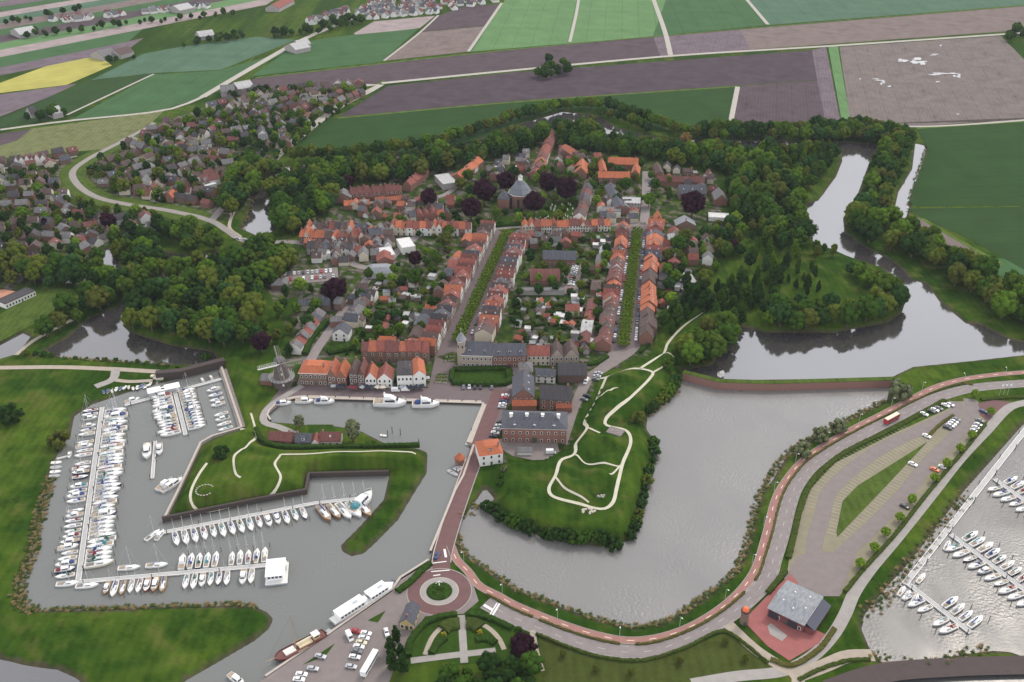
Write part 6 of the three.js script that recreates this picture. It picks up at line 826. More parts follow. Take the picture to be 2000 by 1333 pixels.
{ // clipped hedges between the garden plots
  const zones = [[[[1005, 590], [1150, 585], [1160, 690], [1005, 690]], -0.15, 'between the avenues', 34], [[[725, 570], [860, 520], [835, 640], [720, 670]], 0.25, 'on the mill side of the main street', 26], [[[1290, 500], [1375, 500], [1335, 600], [1288, 640]], -0.05, 'behind the linden street', 14], [[[1140, 460], [1192, 462], [1185, 570], [1135, 575]], -0.1, 'behind the linden street houses', 10]];
  for (const [px, ang, where, n] of zones) { const p = gp(px), b = bound(p, 0); let k = 0, t = 0; while (k < n && t++ < 500) { const x = rr(b[0], b[2]), z = rr(b[1], b[3]); if (!inPoly(p, x, z)) continue; k++; const a = ang + (rnd() < 0.7 ? 0 : Math.PI / 2), L = rr(6, 15), q = smooth([[x - Math.cos(a) * L / 2, z - Math.sin(a) * L / 2], [x + Math.cos(a) * L / 2, z + Math.sin(a) * L / 2]], 0.8); tag(mesh('garden_hedge', hedgeGeo(q, rr(0.8, 1.6), rr(1.1, 2), 0), pick([M_HEDGE, M_HEDGE3, M_HEDGE3])), `dark clipped garden hedge ${where}`, 'hedge', 'garden hedges ' + where); } }
}
// ───────────── pontoons and boats ─────────────
const M_HULL = { white: mat([0.80, 0.80, 0.79], 0.3), navy: mat([0.03, 0.045, 0.10], 0.35), red: mat([0.32, 0.05, 0.045], 0.4), wood: mat([0.32, 0.16, 0.07], 0.5), cream: mat([0.70, 0.65, 0.52], 0.35), grey: mat([0.45, 0.47, 0.50], 0.35), black: mat([0.03, 0.03, 0.032], 0.4) };
const M_DECK = mat([0.70, 0.69, 0.65], 0.6), M_TEAK = mat([0.34, 0.26, 0.18], 0.75), M_CABIN = mat([0.78, 0.78, 0.77], 0.4), M_COCKPIT = mat([0.22, 0.20, 0.18], 0.7), M_ALU = mat([0.62, 0.63, 0.65], 0.4, { metalness: 0.3 });
const COVERS = { blue: mat([0.03, 0.06, 0.19], 0.85), grey: mat([0.35, 0.36, 0.37], 0.85), green: mat([0.03, 0.10, 0.07], 0.85), burgundy: mat([0.19, 0.03, 0.045], 0.85), cream: mat([0.62, 0.57, 0.46], 0.85), teal: mat([0.05, 0.22, 0.25], 0.85) };
const M_TYRE = mat([0.03, 0.03, 0.03], 0.9);
// outline of a boat: half-beam along its length, stern at z=-1/2, bow at z=+1/2
function hullGeo(L, B, H, full = 0.55, draft = 0.35) {
  const n = 12, out = (k, y, inz) => { const pts = []; for (let i = 0; i <= n; i++) { const t = i / n, b = t < full ? lerp(0.78, 1, Math.sin(t / full * Math.PI / 2)) : Math.cos(((t - full) / (1 - full)) ** 1.35 * Math.PI / 2); pts.push([b * B / 2 * k, y + (t > 0.5 ? (t - 0.5) ** 2 * 0.9 * H * 0.6 : 0), lerp(-L / 2 + inz * 0.4, L / 2 - inz, t)]); } return pts; };
  const a = out(1, H, 0), b = out(0.93, H * 0.35, L * 0.02), c = out(0.7, -draft, L * 0.07), T = [], mir = (p) => [-p[0], p[1], p[2]];
  for (let i = 0; i < n; i++) for (const [u, v] of [[a, b], [b, c]]) { T.push(...quad(u[i], v[i], v[i + 1], u[i + 1])); T.push(...quad(mir(u[i + 1]), mir(v[i + 1]), mir(v[i]), mir(u[i]))); }
  for (const [u, v] of [[a, b], [b, c]]) T.push(...quad(mir(u[0]), mir(v[0]), v[0], u[0]));
  const hull = tris(T), D = [];
  for (let i = 0; i < n; i++) { const s = (p) => [p[0] * 0.95, p[1] - 0.06, p[2] * 0.985]; D.push(...quad(s(mir(a[i])), s(a[i]), s(a[i + 1]), s(mir(a[i + 1])))); }
  return [hull, tris(D)];
}
const cabinGeo = (w, h, l, z, y, slope = 0.35) => { const a = w / 2, b = w * 0.4, f = l * slope; const P = [[-a, y, z - l / 2], [a, y, z - l / 2], [a * 0.8, y, z + l / 2], [-a * 0.8, y, z + l / 2]], Q = [[-b, y + h, z - l / 2 + 0.15], [b, y + h, z - l / 2 + 0.15], [b * 0.8, y + h * 0.85, z + l / 2 - f], [-b * 0.8, y + h * 0.85, z + l / 2 - f]]; const T = [...quad(Q[0], Q[3], Q[2], Q[1])]; for (let i = 0; i < 4; i++) { const j = (i + 1) % 4; T.push(...quad(P[i], Q[i], Q[j], P[j])); } return tris(T); };
const [GH_S, GD_S] = hullGeo(10, 3.1, 1.15), [GH_M, GD_M] = hullGeo(9, 3.2, 1.35, 0.6), [GH_D, GD_D] = hullGeo(5, 2, 0.7);
const GS = { cabin: cabinGeo(2.0, 0.55, 4.6, 0.7, 1.05, 0.3), window: box(1.9, 0.2, 2.2, 0, 1.27, 0.3), cockpit: box(1.7, 0.12, 2.6, 0, 1.06, -3.1), mast: bar([0, 1.3, 1.0], [0, 13.6, 0.9], 0.075), boom: bar([0, 2.4, 0.9], [0, 2.3, -3.6], 0.24, 6), hood: new THREE.SphereGeometry(0.95, 8, 5, 0, 6.29, 0, 1.57).scale(1, 0.75, 0.9).translate(0, 1.25, -1.5), rig: join([bar([0, 13.4, 0.9], [0, 1.6, 4.9], 0.03, 3), bar([0, 13.4, 0.9], [0, 1.2, -4.9], 0.03, 3), bar([0.9, 8, 0.9], [-0.9, 8, 0.9], 0.05, 3)]) };
const GM = { cabin: cabinGeo(2.5, 1.25, 4.4, 0.5, 1.25, 0.3), window: box(2.42, 0.5, 2.6, 0, 1.65, 0.1), wind: new THREE.BoxGeometry(1.7, 0.6, 0.06).rotateX(-0.8).translate(0, 2.1, 2.05), cockpit: box(2.2, 0.15, 2.2, 0, 1.24, -3.1), top: box(1.9, 0.12, 2.6, 0, 2.52, -0.2), canopy: new THREE.SphereGeometry(1.2, 8, 5, 0, 6.29, 0, 1.57).scale(1, 0.9, 1).translate(0, 1.35, -2.6), rail: join([bar([0.9, 2.3, 3.2], [0, 2.3, 4.3], 0.04, 3), bar([-0.9, 2.3, 3.2], [0, 2.3, 4.3], 0.04, 3)]) };
function sailBoat([x, z], turn, L, hull, cover, label, group) {
  const o = thing('sailing_boat', label, 'sailboat', [x, WATER_Y, z], turn, group), s = L / 10; o.scale.set(s, s, s);
  part('hull', GH_S, M_HULL[hull], o); part('deck', GD_S, hull === 'wood' ? M_TEAK : M_DECK, o); const c = part('cabin', GS.cabin, M_CABIN, o); part('window', GS.window, M_GLASS, c); part('cockpit', GS.cockpit, rnd() < 0.5 ? M_TEAK : M_COCKPIT, o); const m = part('mast', GS.mast, M_ALU, o); part('boom', GS.boom, COVERS[cover], m); part('rigging', GS.rig, M_ALU, m); if (rnd() < 0.7) part('sprayhood', GS.hood, COVERS[cover], o);
  return o;
}
function motorBoat([x, z], turn, L, hull, cover, label, group) {
  const o = thing('motor_boat', label, 'motorboat', [x, WATER_Y, z], turn, group), s = L / 9; o.scale.set(s, s, s);
  part('hull', GH_M, M_HULL[hull], o); part('deck', GD_M, hull === 'wood' ? M_TEAK : M_DECK, o); const c = part('cabin', GM.cabin, M_CABIN, o); part('window', GM.window, M_GLASS, c); part('windscreen', GM.wind, M_GLASS, c); part('cockpit', GM.cockpit, M_TEAK, o); if (rnd() < 0.5) part('canopy', GM.canopy, COVERS[cover], o); else part('flybridge', GM.top, M_CABIN, o); part('rail', GM.rail, M_ALU, o);
  return o;
}
function dinghy([x, z], turn, L, hull, cover, label, group, y = WATER_Y) { const o = thing('small_boat', label, 'boat', [x, y, z], turn, group), s = L / 5; o.scale.set(s, s, s); part('hull', GH_D, M_HULL[hull], o); part('deck', GD_D, cover ? COVERS[cover] : M_DECK, o); part('thwart', box(1.5, 0.1, 0.4, 0, 0.7, -0.6), M_TEAK, o); return o; }
const M_PONTOON = mat([0.50, 0.49, 0.47], 0.85, { map: T_PAVE }), M_PLANKEDGE = mat([0.72, 0.71, 0.69], 0.8), M_PILE = mat([0.10, 0.08, 0.065], 0.9);
function pontoon(A, B, w, label, piles = true) {
  const a = g(...A, -0.5), b = g(...B, -0.5), L = Math.hypot(b[0] - a[0], b[1] - a[1]), o = thing('pontoon', label, 'pontoon', [(a[0] + b[0]) / 2, 0, (a[1] + b[1]) / 2], Math.atan2(b[0] - a[0], b[1] - a[1]), 'floating pontoons');
  part('walkway', uvM(new THREE.BoxGeometry(w, 0.5, L).translate(0, WATER_Y + 0.3, 0)), M_PONTOON, o);
  for (const s of [-1, 1]) part('edge_beam', new THREE.BoxGeometry(0.25, 0.2, L).translate(s * (w / 2 - 0.1), WATER_Y + 0.62, 0), M_PLANKEDGE, o);
  if (piles) for (let k = 0; k < L / 14; k++) part('pile', cached('pile', () => cyl(0.2, 0.2, 4.6, 7)), M_PILE, o).position.set((k % 2 ? 1 : -1) * (w / 2 + 0.25), WATER_Y - 2, -L / 2 + 3 + k * 14);
  return { a, b, L, u: [(b[0] - a[0]) / L, (b[1] - a[1]) / L], turn: Math.atan2(b[0] - a[0], b[1] - a[1]) };
}
const HULLMIX = ['white', 'white', 'white', 'white', 'white', 'cream', 'white', 'navy', 'white', 'grey'], COVERMIX = ['blue', 'blue', 'grey', 'cream', 'green', 'burgundy', 'blue', 'teal'];
const COLWORD = { white: 'white', cream: 'cream', navy: 'navy blue', grey: 'grey', red: 'red', wood: 'varnished wooden', black: 'black' };
// boats berthed at right angles along a pontoon: side +1 is to the right walking A→B seen from above
function berth(p, side, t0, t1, gap, L0, L1, where, group, o = {}) {
  const n = Math.floor((t1 - t0) * p.L / gap), r = [-p.u[1] * side, p.u[0] * side]; let k = 0;
  for (let i = 0; i < n; i++) {
    if (o.skip?.includes(i)) continue;
    const t = t0 * p.L + (i + 0.5) * gap, L = rr(L0, L1), w = (o.w ?? 1) + 0.7 + L / 2, pos = [p.a[0] + p.u[0] * t + r[0] * w, p.a[1] + p.u[1] * t + r[1] * w];
    const out = Math.atan2(r[0], r[1]), turn = (o.stern ?? rnd() < 0.75 ? out : out + Math.PI) + (o.skew ?? 0) + rr(-0.03, 0.03), hull = pick(o.hulls ?? HULLMIX), cover = pick(COVERMIX), motor = rnd() < (o.motor ?? 0.22);
    (motor ? motorBoat : sailBoat)(pos, turn, L, hull, cover, `${COLWORD[hull]} ${motor ? 'motor boat' : 'sailing boat'}, ${ord(k)} ${where}`, group); k++;
    if (i % 2 === 0 && !o.noPile) { const q = 1 + L + 1.4; const pm = mesh('mooring_post', cached('mpost', () => join([cyl(0.16, 0.16, 4.4, 6), cyl(0.18, 0.18, 0.25, 6, 0, 4.4)])), M_PILE); pm.position.set(p.a[0] + p.u[0] * (t + gap / 2) + r[0] * q, WATER_Y - 2, p.a[1] + p.u[1] * (t + gap / 2) + r[1] * q); tag(pm, `thin mooring post off the boats moored ${where.replace(/^from /, 'counting from ')}`.split(' ').slice(0, 16).join(' '), 'post', 'mooring posts ' + group); }
  }
}
const P1 = pontoon([199, 796], [152, 1136], 2.2, 'long straight pontoon crowded with sailing boats on both sides');
berth(P1, -1, 0.03, 0.97, 3.05, 10, 12.6, 'from land, town side of the long pontoon', 'boats on the long pontoon', { motor: 0.1 });
berth(P1, 1, 0.0, 0.99, 3.7, 7, 8.8, 'from land, meadow side of the long pontoon', 'boats on the long pontoon', { motor: 0.25, skip: [3, 7, 12, 17, 22] });
const P2 = pontoon([150, 1138], [540, 1103], 2.2, 'lower pontoon running from the long pontoon to the floating office');
berth(P2, -1, 0.49, 0.96, 3.5, 8.5, 10, 'from the gap, town side of the lower pontoon', 'boats on the lower pontoon', { stern: true, motor: 0.12, skip: [5] });
berth(P2, 1, 0.14, 0.46, 3.3, 7.5, 9.5, 'from the corner, meadow side of the lower pontoon', 'boats on the lower pontoon', { hulls: ['white', 'wood', 'red', 'white', 'wood', 'cream'], motor: 0.2, stern: true });
berth(P2, 1, 0.53, 0.93, 3.4, 8, 9.5, 'from the gap, meadow side of the lower pontoon', 'boats on the lower pontoon', { stern: true, motor: 0.15, skip: [6] });
for (const [a, b, l] of [[252, 1110, 'white sailing boat lying alongside the lower pontoon near the corner'], [306, 1105, 'white sailing boat lying alongside the lower pontoon by the gap'], [132, 1141, 'white sailing boat lying alongside the corner of the pontoons'], [170, 1145, 'long white sailing boat lying below the pontoon corner']]) sailBoat(g(a, b, -0.5), P2.turn, 9.5, 'white', 'grey', l, 'boats on the lower pontoon');
{ // floating harbour office
  const [x, z] = g(541, 1122, -0.5), t = thing('floating_office', 'white two-storey floating harbour office at the end of the lower pontoon', 'houseboat', [x, WATER_Y, z], 0.15);
  part('float', box(9, 0.9, 12.5, 0, -0.2), M_HULL.grey, t); part('deck', box(9.3, 0.2, 12.8, 0, 0.7), M_DECK, t); const c = part('cabin', uvM(box(7, 2.8, 9.5, -0.6, 0.9, -0.6)), M_CABIN, t); for (let i = 0; i < 4; i++) part('window', box(1.1, 1.1, 0.1, -3 + i * 1.6, 2, 4.18), M_GLASS, c); part('roof', box(8.2, 0.25, 11, -0.4, 3.7, -0.6), mat([0.8, 0.8, 0.79], 0.6), t); part('stair', box(1.2, 2.6, 3, 3.6, 0.9, -3), M_DECK, t); part('rail', join([bar([-4.5, 1.9, 6.2], [4.5, 1.9, 6.2], 0.05), bar([4.5, 1.9, 6.2], [4.5, 1.9, -6.2], 0.05)]), M_ALU, t);
}
const P3 = pontoon([243, 792], [442, 738], 2, 'upper pontoon linking the long pontoon to the quay');
const P4 = pontoon([341, 766], [362, 850], 2, 'short pontoon with boats in the upper marina');
berth(P4, 1, 0.02, 0.98, 2.9, 9.5, 12, 'from the top, meadow side of the short pontoon', 'boats on the short pontoon', { motor: 0.15, stern: true });
berth(P4, -1, 0.0, 0.96, 2.9, 8, 9.5, 'from the top, town side of the short pontoon', 'boats on the short pontoon', { motor: 0.25, stern: true });
const P5 = pontoon([303, 862], [297, 935], 1.6, 'free-standing pontoon finger in the open marina');
motorBoat(g(287, 884, -0.5), P5.turn, 13, 'white', 'cream', 'large white motor boat on the meadow side of the pontoon finger', 'boats in the open marina'); motorBoat(g(311, 879, -0.5), P5.turn, 10, 'white', 'grey', 'white motor boat on the town side of the pontoon finger', 'boats in the open marina');
for (let i = 0; i < 9; i++) { if (i === 4) continue; const t = i / 8, a = lerp(417, 440, t), b = lerp(762, 838, t); (i % 3 ? sailBoat : motorBoat)(g(a, b, -0.5), P3.turn + Math.PI, 7.6, 'white', pick(COVERMIX), `white boat, ${ord(i)} from the dark dam wall along the marina quay`, 'boats along the marina quay'); }
for (const [a, b, w, l] of [[305, 768, 9, 'white boat shed float by the upper pontoon, towards the long pontoon'], [333, 762, 10, 'white boat shed float by the upper pontoon, towards the quay']]) { const [x, z] = g(a, b, 0), t = thing('boat_shelter', l, 'boat shelter', [x, WATER_Y, z], P3.turn + Math.PI / 2 - 0.1); part('float', box(w * 0.9, 0.5, 5), M_HULL.grey, t); part('roof', box(w, 0.25, 5.6, 0, 3.1), mat([0.78, 0.77, 0.74], 0.7), t); for (const [i, k] of [[-1, -1], [1, -1], [-1, 1], [1, 1]]) part('post', box(0.2, 2.7, 0.2, i * w * 0.42, 0.45, k * 2.2), M_ALU, t); }
motorBoat(g(258, 783, -0.5), P3.turn, 8, 'white', 'teal', 'white motor boat behind the upper pontoon', 'boats on the upper pontoon'); for (const [a, b] of [[395, 743], [412, 738]]) motorBoat(g(a, b, -0.5), P3.turn + 1.57, 5, 'white', 'grey', a < 400 ? 'small white boat behind the upper pontoon by the dam wall' : 'small white boat in the corner of quay and dam wall', 'boats on the upper pontoon');
[[322, 948], [331, 951], [341, 946]].forEach(([a, b], i) => motorBoat(g(a, b, -0.5), 2.6, 10, 'white', 'grey', `white motor boat, ${ord(i)} of three moored under the bastion corner`, 'boats under the bastion'));
[[110, 904], [109, 913], [108, 922], [106, 930]].forEach(([a, b], i) => dinghy(g(a, b, -0.5), 1.7, 5.4, 'white', i % 2 ? 'grey' : null, `small white boat, ${ord(i)} of four along the meadow bank`, 'small boats on the meadow bank')); motorBoat(g(135, 889, -0.5), 0.2, 5.5, 'white', 'grey', 'single white boat at the meadow jetty', 'small boats on the meadow bank'); pontoon([110, 897], [130, 892], 1, 'small wooden jetty on the meadow bank', false);
for (let i = 0; i < 12; i++) { const t = i / 11, [x, z] = g(lerp(202, 292, t), lerp(768, 752, t) + rr(-2, 2), 0); dinghy([x, z], rr(-0.6, 0.6), rr(3.4, 5), pick(['white', 'white', 'navy', 'cream', 'white']), pick([null, 'blue', 'cream', null]), `small dinghy drawn up on the beach, ${ord(i)} from the meadow`, 'dinghies on the beach', height(x, z) + 0.1); }
[[304, 737], [316, 735], [310, 741]].forEach(([a, b], i) => dinghy(g(a, b), 1.4, 6, 'cream', 'cream', `${ord(i)} of three covered boats laid up beside the dark dam wall`, 'boats laid up by the dam wall', 0.1));
// row below the bastion
const P6 = pontoon([312, 1042], [612, 984], 2, 'pontoon below the dark bastion wall'), P7 = pontoon([612, 984], [722, 972], 2, 'pontoon in front of the square inlet');
berth(P6, 1, 0.07, 0.98, 4.05, 8.4, 10.4, 'from the marina below the dark bastion wall', 'boats below the bastion', { stern: true, skew: 0.12, motor: 0.12, hulls: ['white', 'white', 'white', 'cream', 'white', 'navy'] });
berth(P7, 1, 0.1, 1, 4.6, 11, 14, 'from the bastion along the inlet pontoon', 'boats at the inlet', { stern: true, skew: 0.45, motor: 0.3, hulls: ['white', 'cream', 'wood', 'white', 'wood', 'white'] });
motorBoat(g(706, 985, -0.5), -0.5 + Math.PI, 17, 'white', 'teal', 'largest white motor boat at the end of the inlet pontoon', 'boats at the inlet'); sailBoat(g(298, 1046, -0.5), 2.6, 8.5, 'white', 'grey', 'white sailing boat at the point of the bastion', 'boats at the bastion point'); motorBoat(g(312, 1046, -0.5), 2.9, 7, 'white', 'grey', 'white motor boat at the point of the bastion', 'boats at the bastion point');
// yachts in the inner harbour
for (const [a, b, L, tw, l] of [[553, 789, 9, 1.75, 'smallest white yacht in the inner harbour, under the mill'], [595, 785, 10, 1.6, 'white yacht with open deck, second from the mill in the inner harbour'], [634, 786, 11, 1.6, 'white yacht, third from the mill in the inner harbour'], [762, 790, 18, 1.55, 'biggest white yacht moored in front of the white gable houses'], [832, 792, 15, 1.6, 'white yacht with blue canopy, closest to the dam street']]) {
  const o = motorBoat(g(a, b, -0.5), tw, L, 'white', 'blue', l, 'yachts in the inner harbour'); if (L > 10) { part('upper_deck', cabinGeo(2.0, 0.7, 2.6, -0.3, 2.45, 0.25), M_CABIN, o); part('radar_arch', join([bar([-0.9, 2.5, -1.2], [-0.7, 3.7, -1.5], 0.08), bar([0.9, 2.5, -1.2], [0.7, 3.7, -1.5], 0.08), bar([-0.7, 3.7, -1.5], [0.7, 3.7, -1.5], 0.1)]), M_CABIN, o); }
}
dinghy(g(749, 851, -0.5), 1.3, 4, 'white', null, 'small tender moored between posts in the inner harbour', 'boats in the inner harbour'); [[757, 853], [782, 850], [818, 870], [766, 846]].forEach(([a, b], i) => { const m = mesh('mooring_post', cached('mpost2', () => join([cyl(0.22, 0.2, 6, 7), cyl(0.24, 0.24, 0.3, 7, 0, 6)])), M_PILE); const [x, z] = g(a, b, -1); m.position.set(x, -3.4, z); tag(m, `tall mooring post standing in the inner harbour, ${ord(i)} from the willow`, 'post', 'posts in the inner harbour'); });
// landing stage by the pavilion
pontoon([930, 838], [914, 870], 3, 'wooden landing stage along the dam street quay'); pontoon([890, 912], [900, 918], 4, 'small landing stage below the domed pavilion'); [[882, 923], [888, 926]].forEach(([a, b], i) => dinghy(g(a, b, -0.5), 0.8, 5, i ? 'grey' : 'white', 'grey', `${i ? 'grey' : 'white'} boat at the landing stage below the domed pavilion`, 'boats at the pavilion stage'));
// yacht harbour beyond the car park
const H1 = pontoon([2035, 800], [1768, 1142], 2.6, 'long pontoon along the bank of the yacht harbour', true), H2 = pontoon([1857, 1044], [2050, 1190], 2.2, 'middle finger pontoon of the yacht harbour'), H3 = pontoon([1774, 1141], [1897, 1237], 2.2, 'outer finger pontoon of the yacht harbour'), H4 = pontoon([1943, 936], [2060, 1020], 2.2, 'inner finger pontoon of the yacht harbour');
for (const [p, nm] of [[H2, 'middle'], [H3, 'outer'], [H4, 'inner']]) { berth(p, -1, 0.06, 0.98, 4.1, 8.4, 10.6, `from the bank, road side of the ${nm} finger`, 'boats in the yacht harbour', { stern: true, skew: 0.1, motor: 0.06, skip: nm === 'outer' ? [0, 1, 2] : [] }); berth(p, 1, 0.1, 1, 4.1, 7.4, 9.8, `from the bank, lock side of the ${nm} finger`, 'boats in the yacht harbour', { stern: true, skew: -0.1, motor: 0.06, skip: nm === 'outer' ? [3] : [] }); }
sailBoat(g(1800, 1130, -0.5), 2.4, 7.6, 'white', 'cream', 'white sailing boat alone between outer and middle fingers', 'boats in the yacht harbour'); sailBoat(g(1851, 1066, -0.5), 2.5, 7.4, 'white', 'blue', 'white sailing boat tucked behind the middle finger pontoon', 'boats in the yacht harbour'); [[1762, 1155], [1773, 1163], [1788, 1170]].forEach(([a, b], i) => sailBoat(g(a, b, -0.5), 2.45, 7, 'white', 'grey', `small white sailing boat, ${ord(i)} at the root of the outer finger pontoon`, 'boats in the yacht harbour'));
// passenger ship on the quay
{
  const a = g(656, 1214, -0.5), b = g(762, 1146, -0.5), L = Math.hypot(b[0] - a[0], b[1] - a[1]), t = thing('passenger_ship', 'long white passenger ship with two deckhouses moored at the quay', 'ship', [(a[0] + b[0]) / 2, WATER_Y, (a[1] + b[1]) / 2], Math.atan2(b[0] - a[0], b[1] - a[1])), [h, d] = hullGeo(L + 4, 5.6, 1.7, 0.86);
  part('hull', h, M_HULL.white, t); part('deck', d, M_DECK, t); const roofW = mat([0.82, 0.82, 0.81], 0.5);
  for (const [z, l, hh] of [[-L * 0.24, L * 0.46, 2.3], [L * 0.25, L * 0.32, 2.1]]) { const c = part('deckhouse', box(4.6, hh, l, 0, 1.6, z), M_CABIN, t); for (let i = 0; i < Math.floor(l / 1.7); i++) for (const s of [-1, 1]) part('window', cached('shipwin', () => box(0.06, 0.9, 1.1)), M_GLASS, c).position.set(s * 2.31, 2.4, z - l / 2 + 1 + i * 1.7); part('deckhouse_roof', box(5, 0.2, l + 0.5, 0, 1.6 + hh, z), roofW, c); part('roof_hatch', box(1.2, 0.25, 2.2, 0, 1.8 + hh, z + l * 0.2), M_SKYL, c); }
  const w = part('wheelhouse', cabinGeo(3.4, 2.0, 2.8, L * 0.02, 1.6, 0.2), M_CABIN, t); part('windscreen', box(2.4, 0.7, 0.08, 0, 2.6, L * 0.02 + 1.32), M_GLASS, w); part('rail', join([bar([2.6, 2.6, -L / 2], [2.6, 2.6, L * 0.3], 0.05), bar([-2.6, 2.6, -L / 2], [-2.6, 2.6, L * 0.3], 0.05)]), M_ALU, t);
}
{ // old sailing barge
  const a = g(536, 1293, -0.5), b = g(634, 1240, -0.5), L = Math.hypot(b[0] - a[0], b[1] - a[1]), t = thing('sailing_barge', 'old dark red sailing barge with tan hatches and a tall mast', 'ship', [(a[0] + b[0]) / 2, WATER_Y, (a[1] + b[1]) / 2], Math.atan2(a[0] - b[0], a[1] - b[1])), [h, d] = hullGeo(L, 5.2, 1.6, 0.8);
  part('hull', h, mat([0.035, 0.022, 0.02], 0.5), t); part('deck', d, mat([0.13, 0.045, 0.035], 0.7), t); part('bulwark', hullGeo(L + 0.3, 5.4, 1.8, 0.8, -1.4)[0], mat([0.15, 0.035, 0.03], 0.6), t);
  part('hatch', box(3.2, 0.7, L * 0.26, 0, 1.5, -L * 0.1), mat([0.60, 0.50, 0.32], 0.8), t); part('hatch', box(3.0, 0.6, L * 0.2, 0, 1.5, L * 0.2), mat([0.68, 0.66, 0.60], 0.8), t); const w = part('wheelhouse', box(2.6, 2.2, 2.6, 0, 1.5, -L * 0.32), mat([0.55, 0.40, 0.22], 0.6), t); part('window', box(2.65, 0.7, 1.8, 0, 2.6, -L * 0.32), M_GLASS, w); part('wheelhouse_roof', box(2.9, 0.15, 3, 0, 3.7, -L * 0.32), M_DECK, w);
  const m = part('mast', new THREE.CylinderGeometry(0.16, 0.28, 19, 8).translate(0, 10.5, L * 0.08), M_TEAK, t); part('boom', bar([0, 3, L * 0.06], [0, 3.4, -L * 0.3], 0.3, 6), COVERS.cream, m); part('bowsprit', bar([0, 2, L * 0.46], [0, 2.8, L * 0.66], 0.16), M_TEAK, t); part('rigging', join([bar([0, 19, L * 0.08], [0, 2.6, L * 0.64], 0.03, 3), bar([0, 19, L * 0.08], [2.4, 1.8, 0], 0.03, 3), bar([0, 19, L * 0.08], [-2.4, 1.8, 0], 0.03, 3)]), M_PILE, m); for (const s of [-1, 1]) part('leeboard', box(0.2, 1.8, 4, s * 2.7, 0.3, 0), M_TEAK, t);
}
motorBoat(g(462, 1330, -0.5), 0.9, 9, 'white', 'cream', 'white motor boat heading along the channel below the barge', 'boats in the channel'); dinghy(g(773, 1143, -0.5), 0.9, 6, 'red', 'blue', 'small red and blue boat beyond the bow of the passenger ship', 'boats in the channel'); dinghy(g(648, 1238, -0.5), 0.9, 6, 'black', 'grey', 'dark workboat between the barge and the passenger ship', 'boats in the channel');
// ───────────── vehicles and street furniture ─────────────
const PAINT = { white: mat([0.78, 0.78, 0.77], 0.3), silver: mat([0.48, 0.49, 0.51], 0.3, { metalness: 0.35 }), grey: mat([0.16, 0.165, 0.175], 0.3), black: mat([0.025, 0.026, 0.03], 0.25), blue: mat([0.03, 0.05, 0.14], 0.3), red: mat([0.38, 0.03, 0.03], 0.3), cream: mat([0.62, 0.56, 0.40], 0.4), orange: mat([0.65, 0.16, 0.05], 0.4) };
const G_CAR = (() => { const s = new THREE.Shape([[-2.15, 0.3], [-2.2, 0.75], [-2.0, 0.92], [-1.2, 0.98], [1.0, 0.95], [1.9, 0.85], [2.15, 0.7], [2.18, 0.35]].map((p) => new THREE.Vector2(...p))); return new THREE.ExtrudeGeometry(s, { depth: 1.5, bevelEnabled: true, bevelSize: 0.1, bevelThickness: 0.12, bevelSegments: 2 }).translate(0, 0, -0.75).rotateY(-Math.PI / 2); })();
const trap = (P) => { const T = [], [a, b] = P; for (let i = 0; i < 4; i++) { const j = (i + 1) % 4; T.push(...quad(a[i], b[i], b[j], a[j])); } T.push(...quad(b[0], b[3], b[2], b[1])); return tris(T); };
const G_GLASS = trap([[[-0.78, 0.93, -1.7], [0.78, 0.93, -1.7], [0.78, 0.93, 1.1], [-0.78, 0.93, 1.1]], [[-0.64, 1.4, -1.3], [0.64, 1.4, -1.3], [0.62, 1.4, 0.35], [-0.62, 1.4, 0.35]]]), G_TOP = box(1.22, 0.06, 1.6, 0, 1.395, -0.48), G_WHEEL = new THREE.CylinderGeometry(0.32, 0.32, 0.22, 10).rotateZ(Math.PI / 2), G_LAMP = box(0.4, 0.14, 0.08), M_LAMP = mat([0.7, 0.7, 0.68], 0.2);
const G_VAN = trap([[[-0.98, 0.4, -2.5], [0.98, 0.4, -2.5], [0.98, 0.4, 2.4], [-0.98, 0.4, 2.4]], [[-0.92, 2.3, -2.45], [0.92, 2.3, -2.45], [0.88, 2.3, 1.2], [-0.88, 2.3, 1.2]]]);
function car([x, z], turn, col, label, group, kind = 'car') {
  const o = thing(kind === 'van' ? 'van' : 'parked_car', label, kind, [x, 0.12, z], turn, group);
  if (kind === 'van') { part('body', G_VAN, PAINT[col], o); part('windscreen', new THREE.BoxGeometry(1.6, 0.95, 0.06).rotateX(-0.56).translate(0, 1.75, 1.6), M_GLASS, o); }
  else { part('body', G_CAR, PAINT[col], o); const c = part('windows', G_GLASS, M_GLASS, o); part('roof_panel', G_TOP, PAINT[col], c); for (const s of [-1, 1]) part('headlight', G_LAMP, M_LAMP, o).position.set(s * 0.55, 0.62, 2.16); }
  for (const [a, b] of [[-0.78, 1.35], [0.78, 1.35], [-0.78, -1.3], [0.78, -1.3]]) part('wheel', G_WHEEL, M_TYRE, o).position.set(a, 0.32, b);
  return o;
}
const CARMIX = ['white', 'silver', 'grey', 'black', 'blue', 'silver', 'white', 'red', 'grey', 'silver'];
const CWORD = { silver: 'silver', white: 'white', grey: 'dark grey', black: 'black', blue: 'dark blue', red: 'red', cream: 'cream', orange: 'orange' };
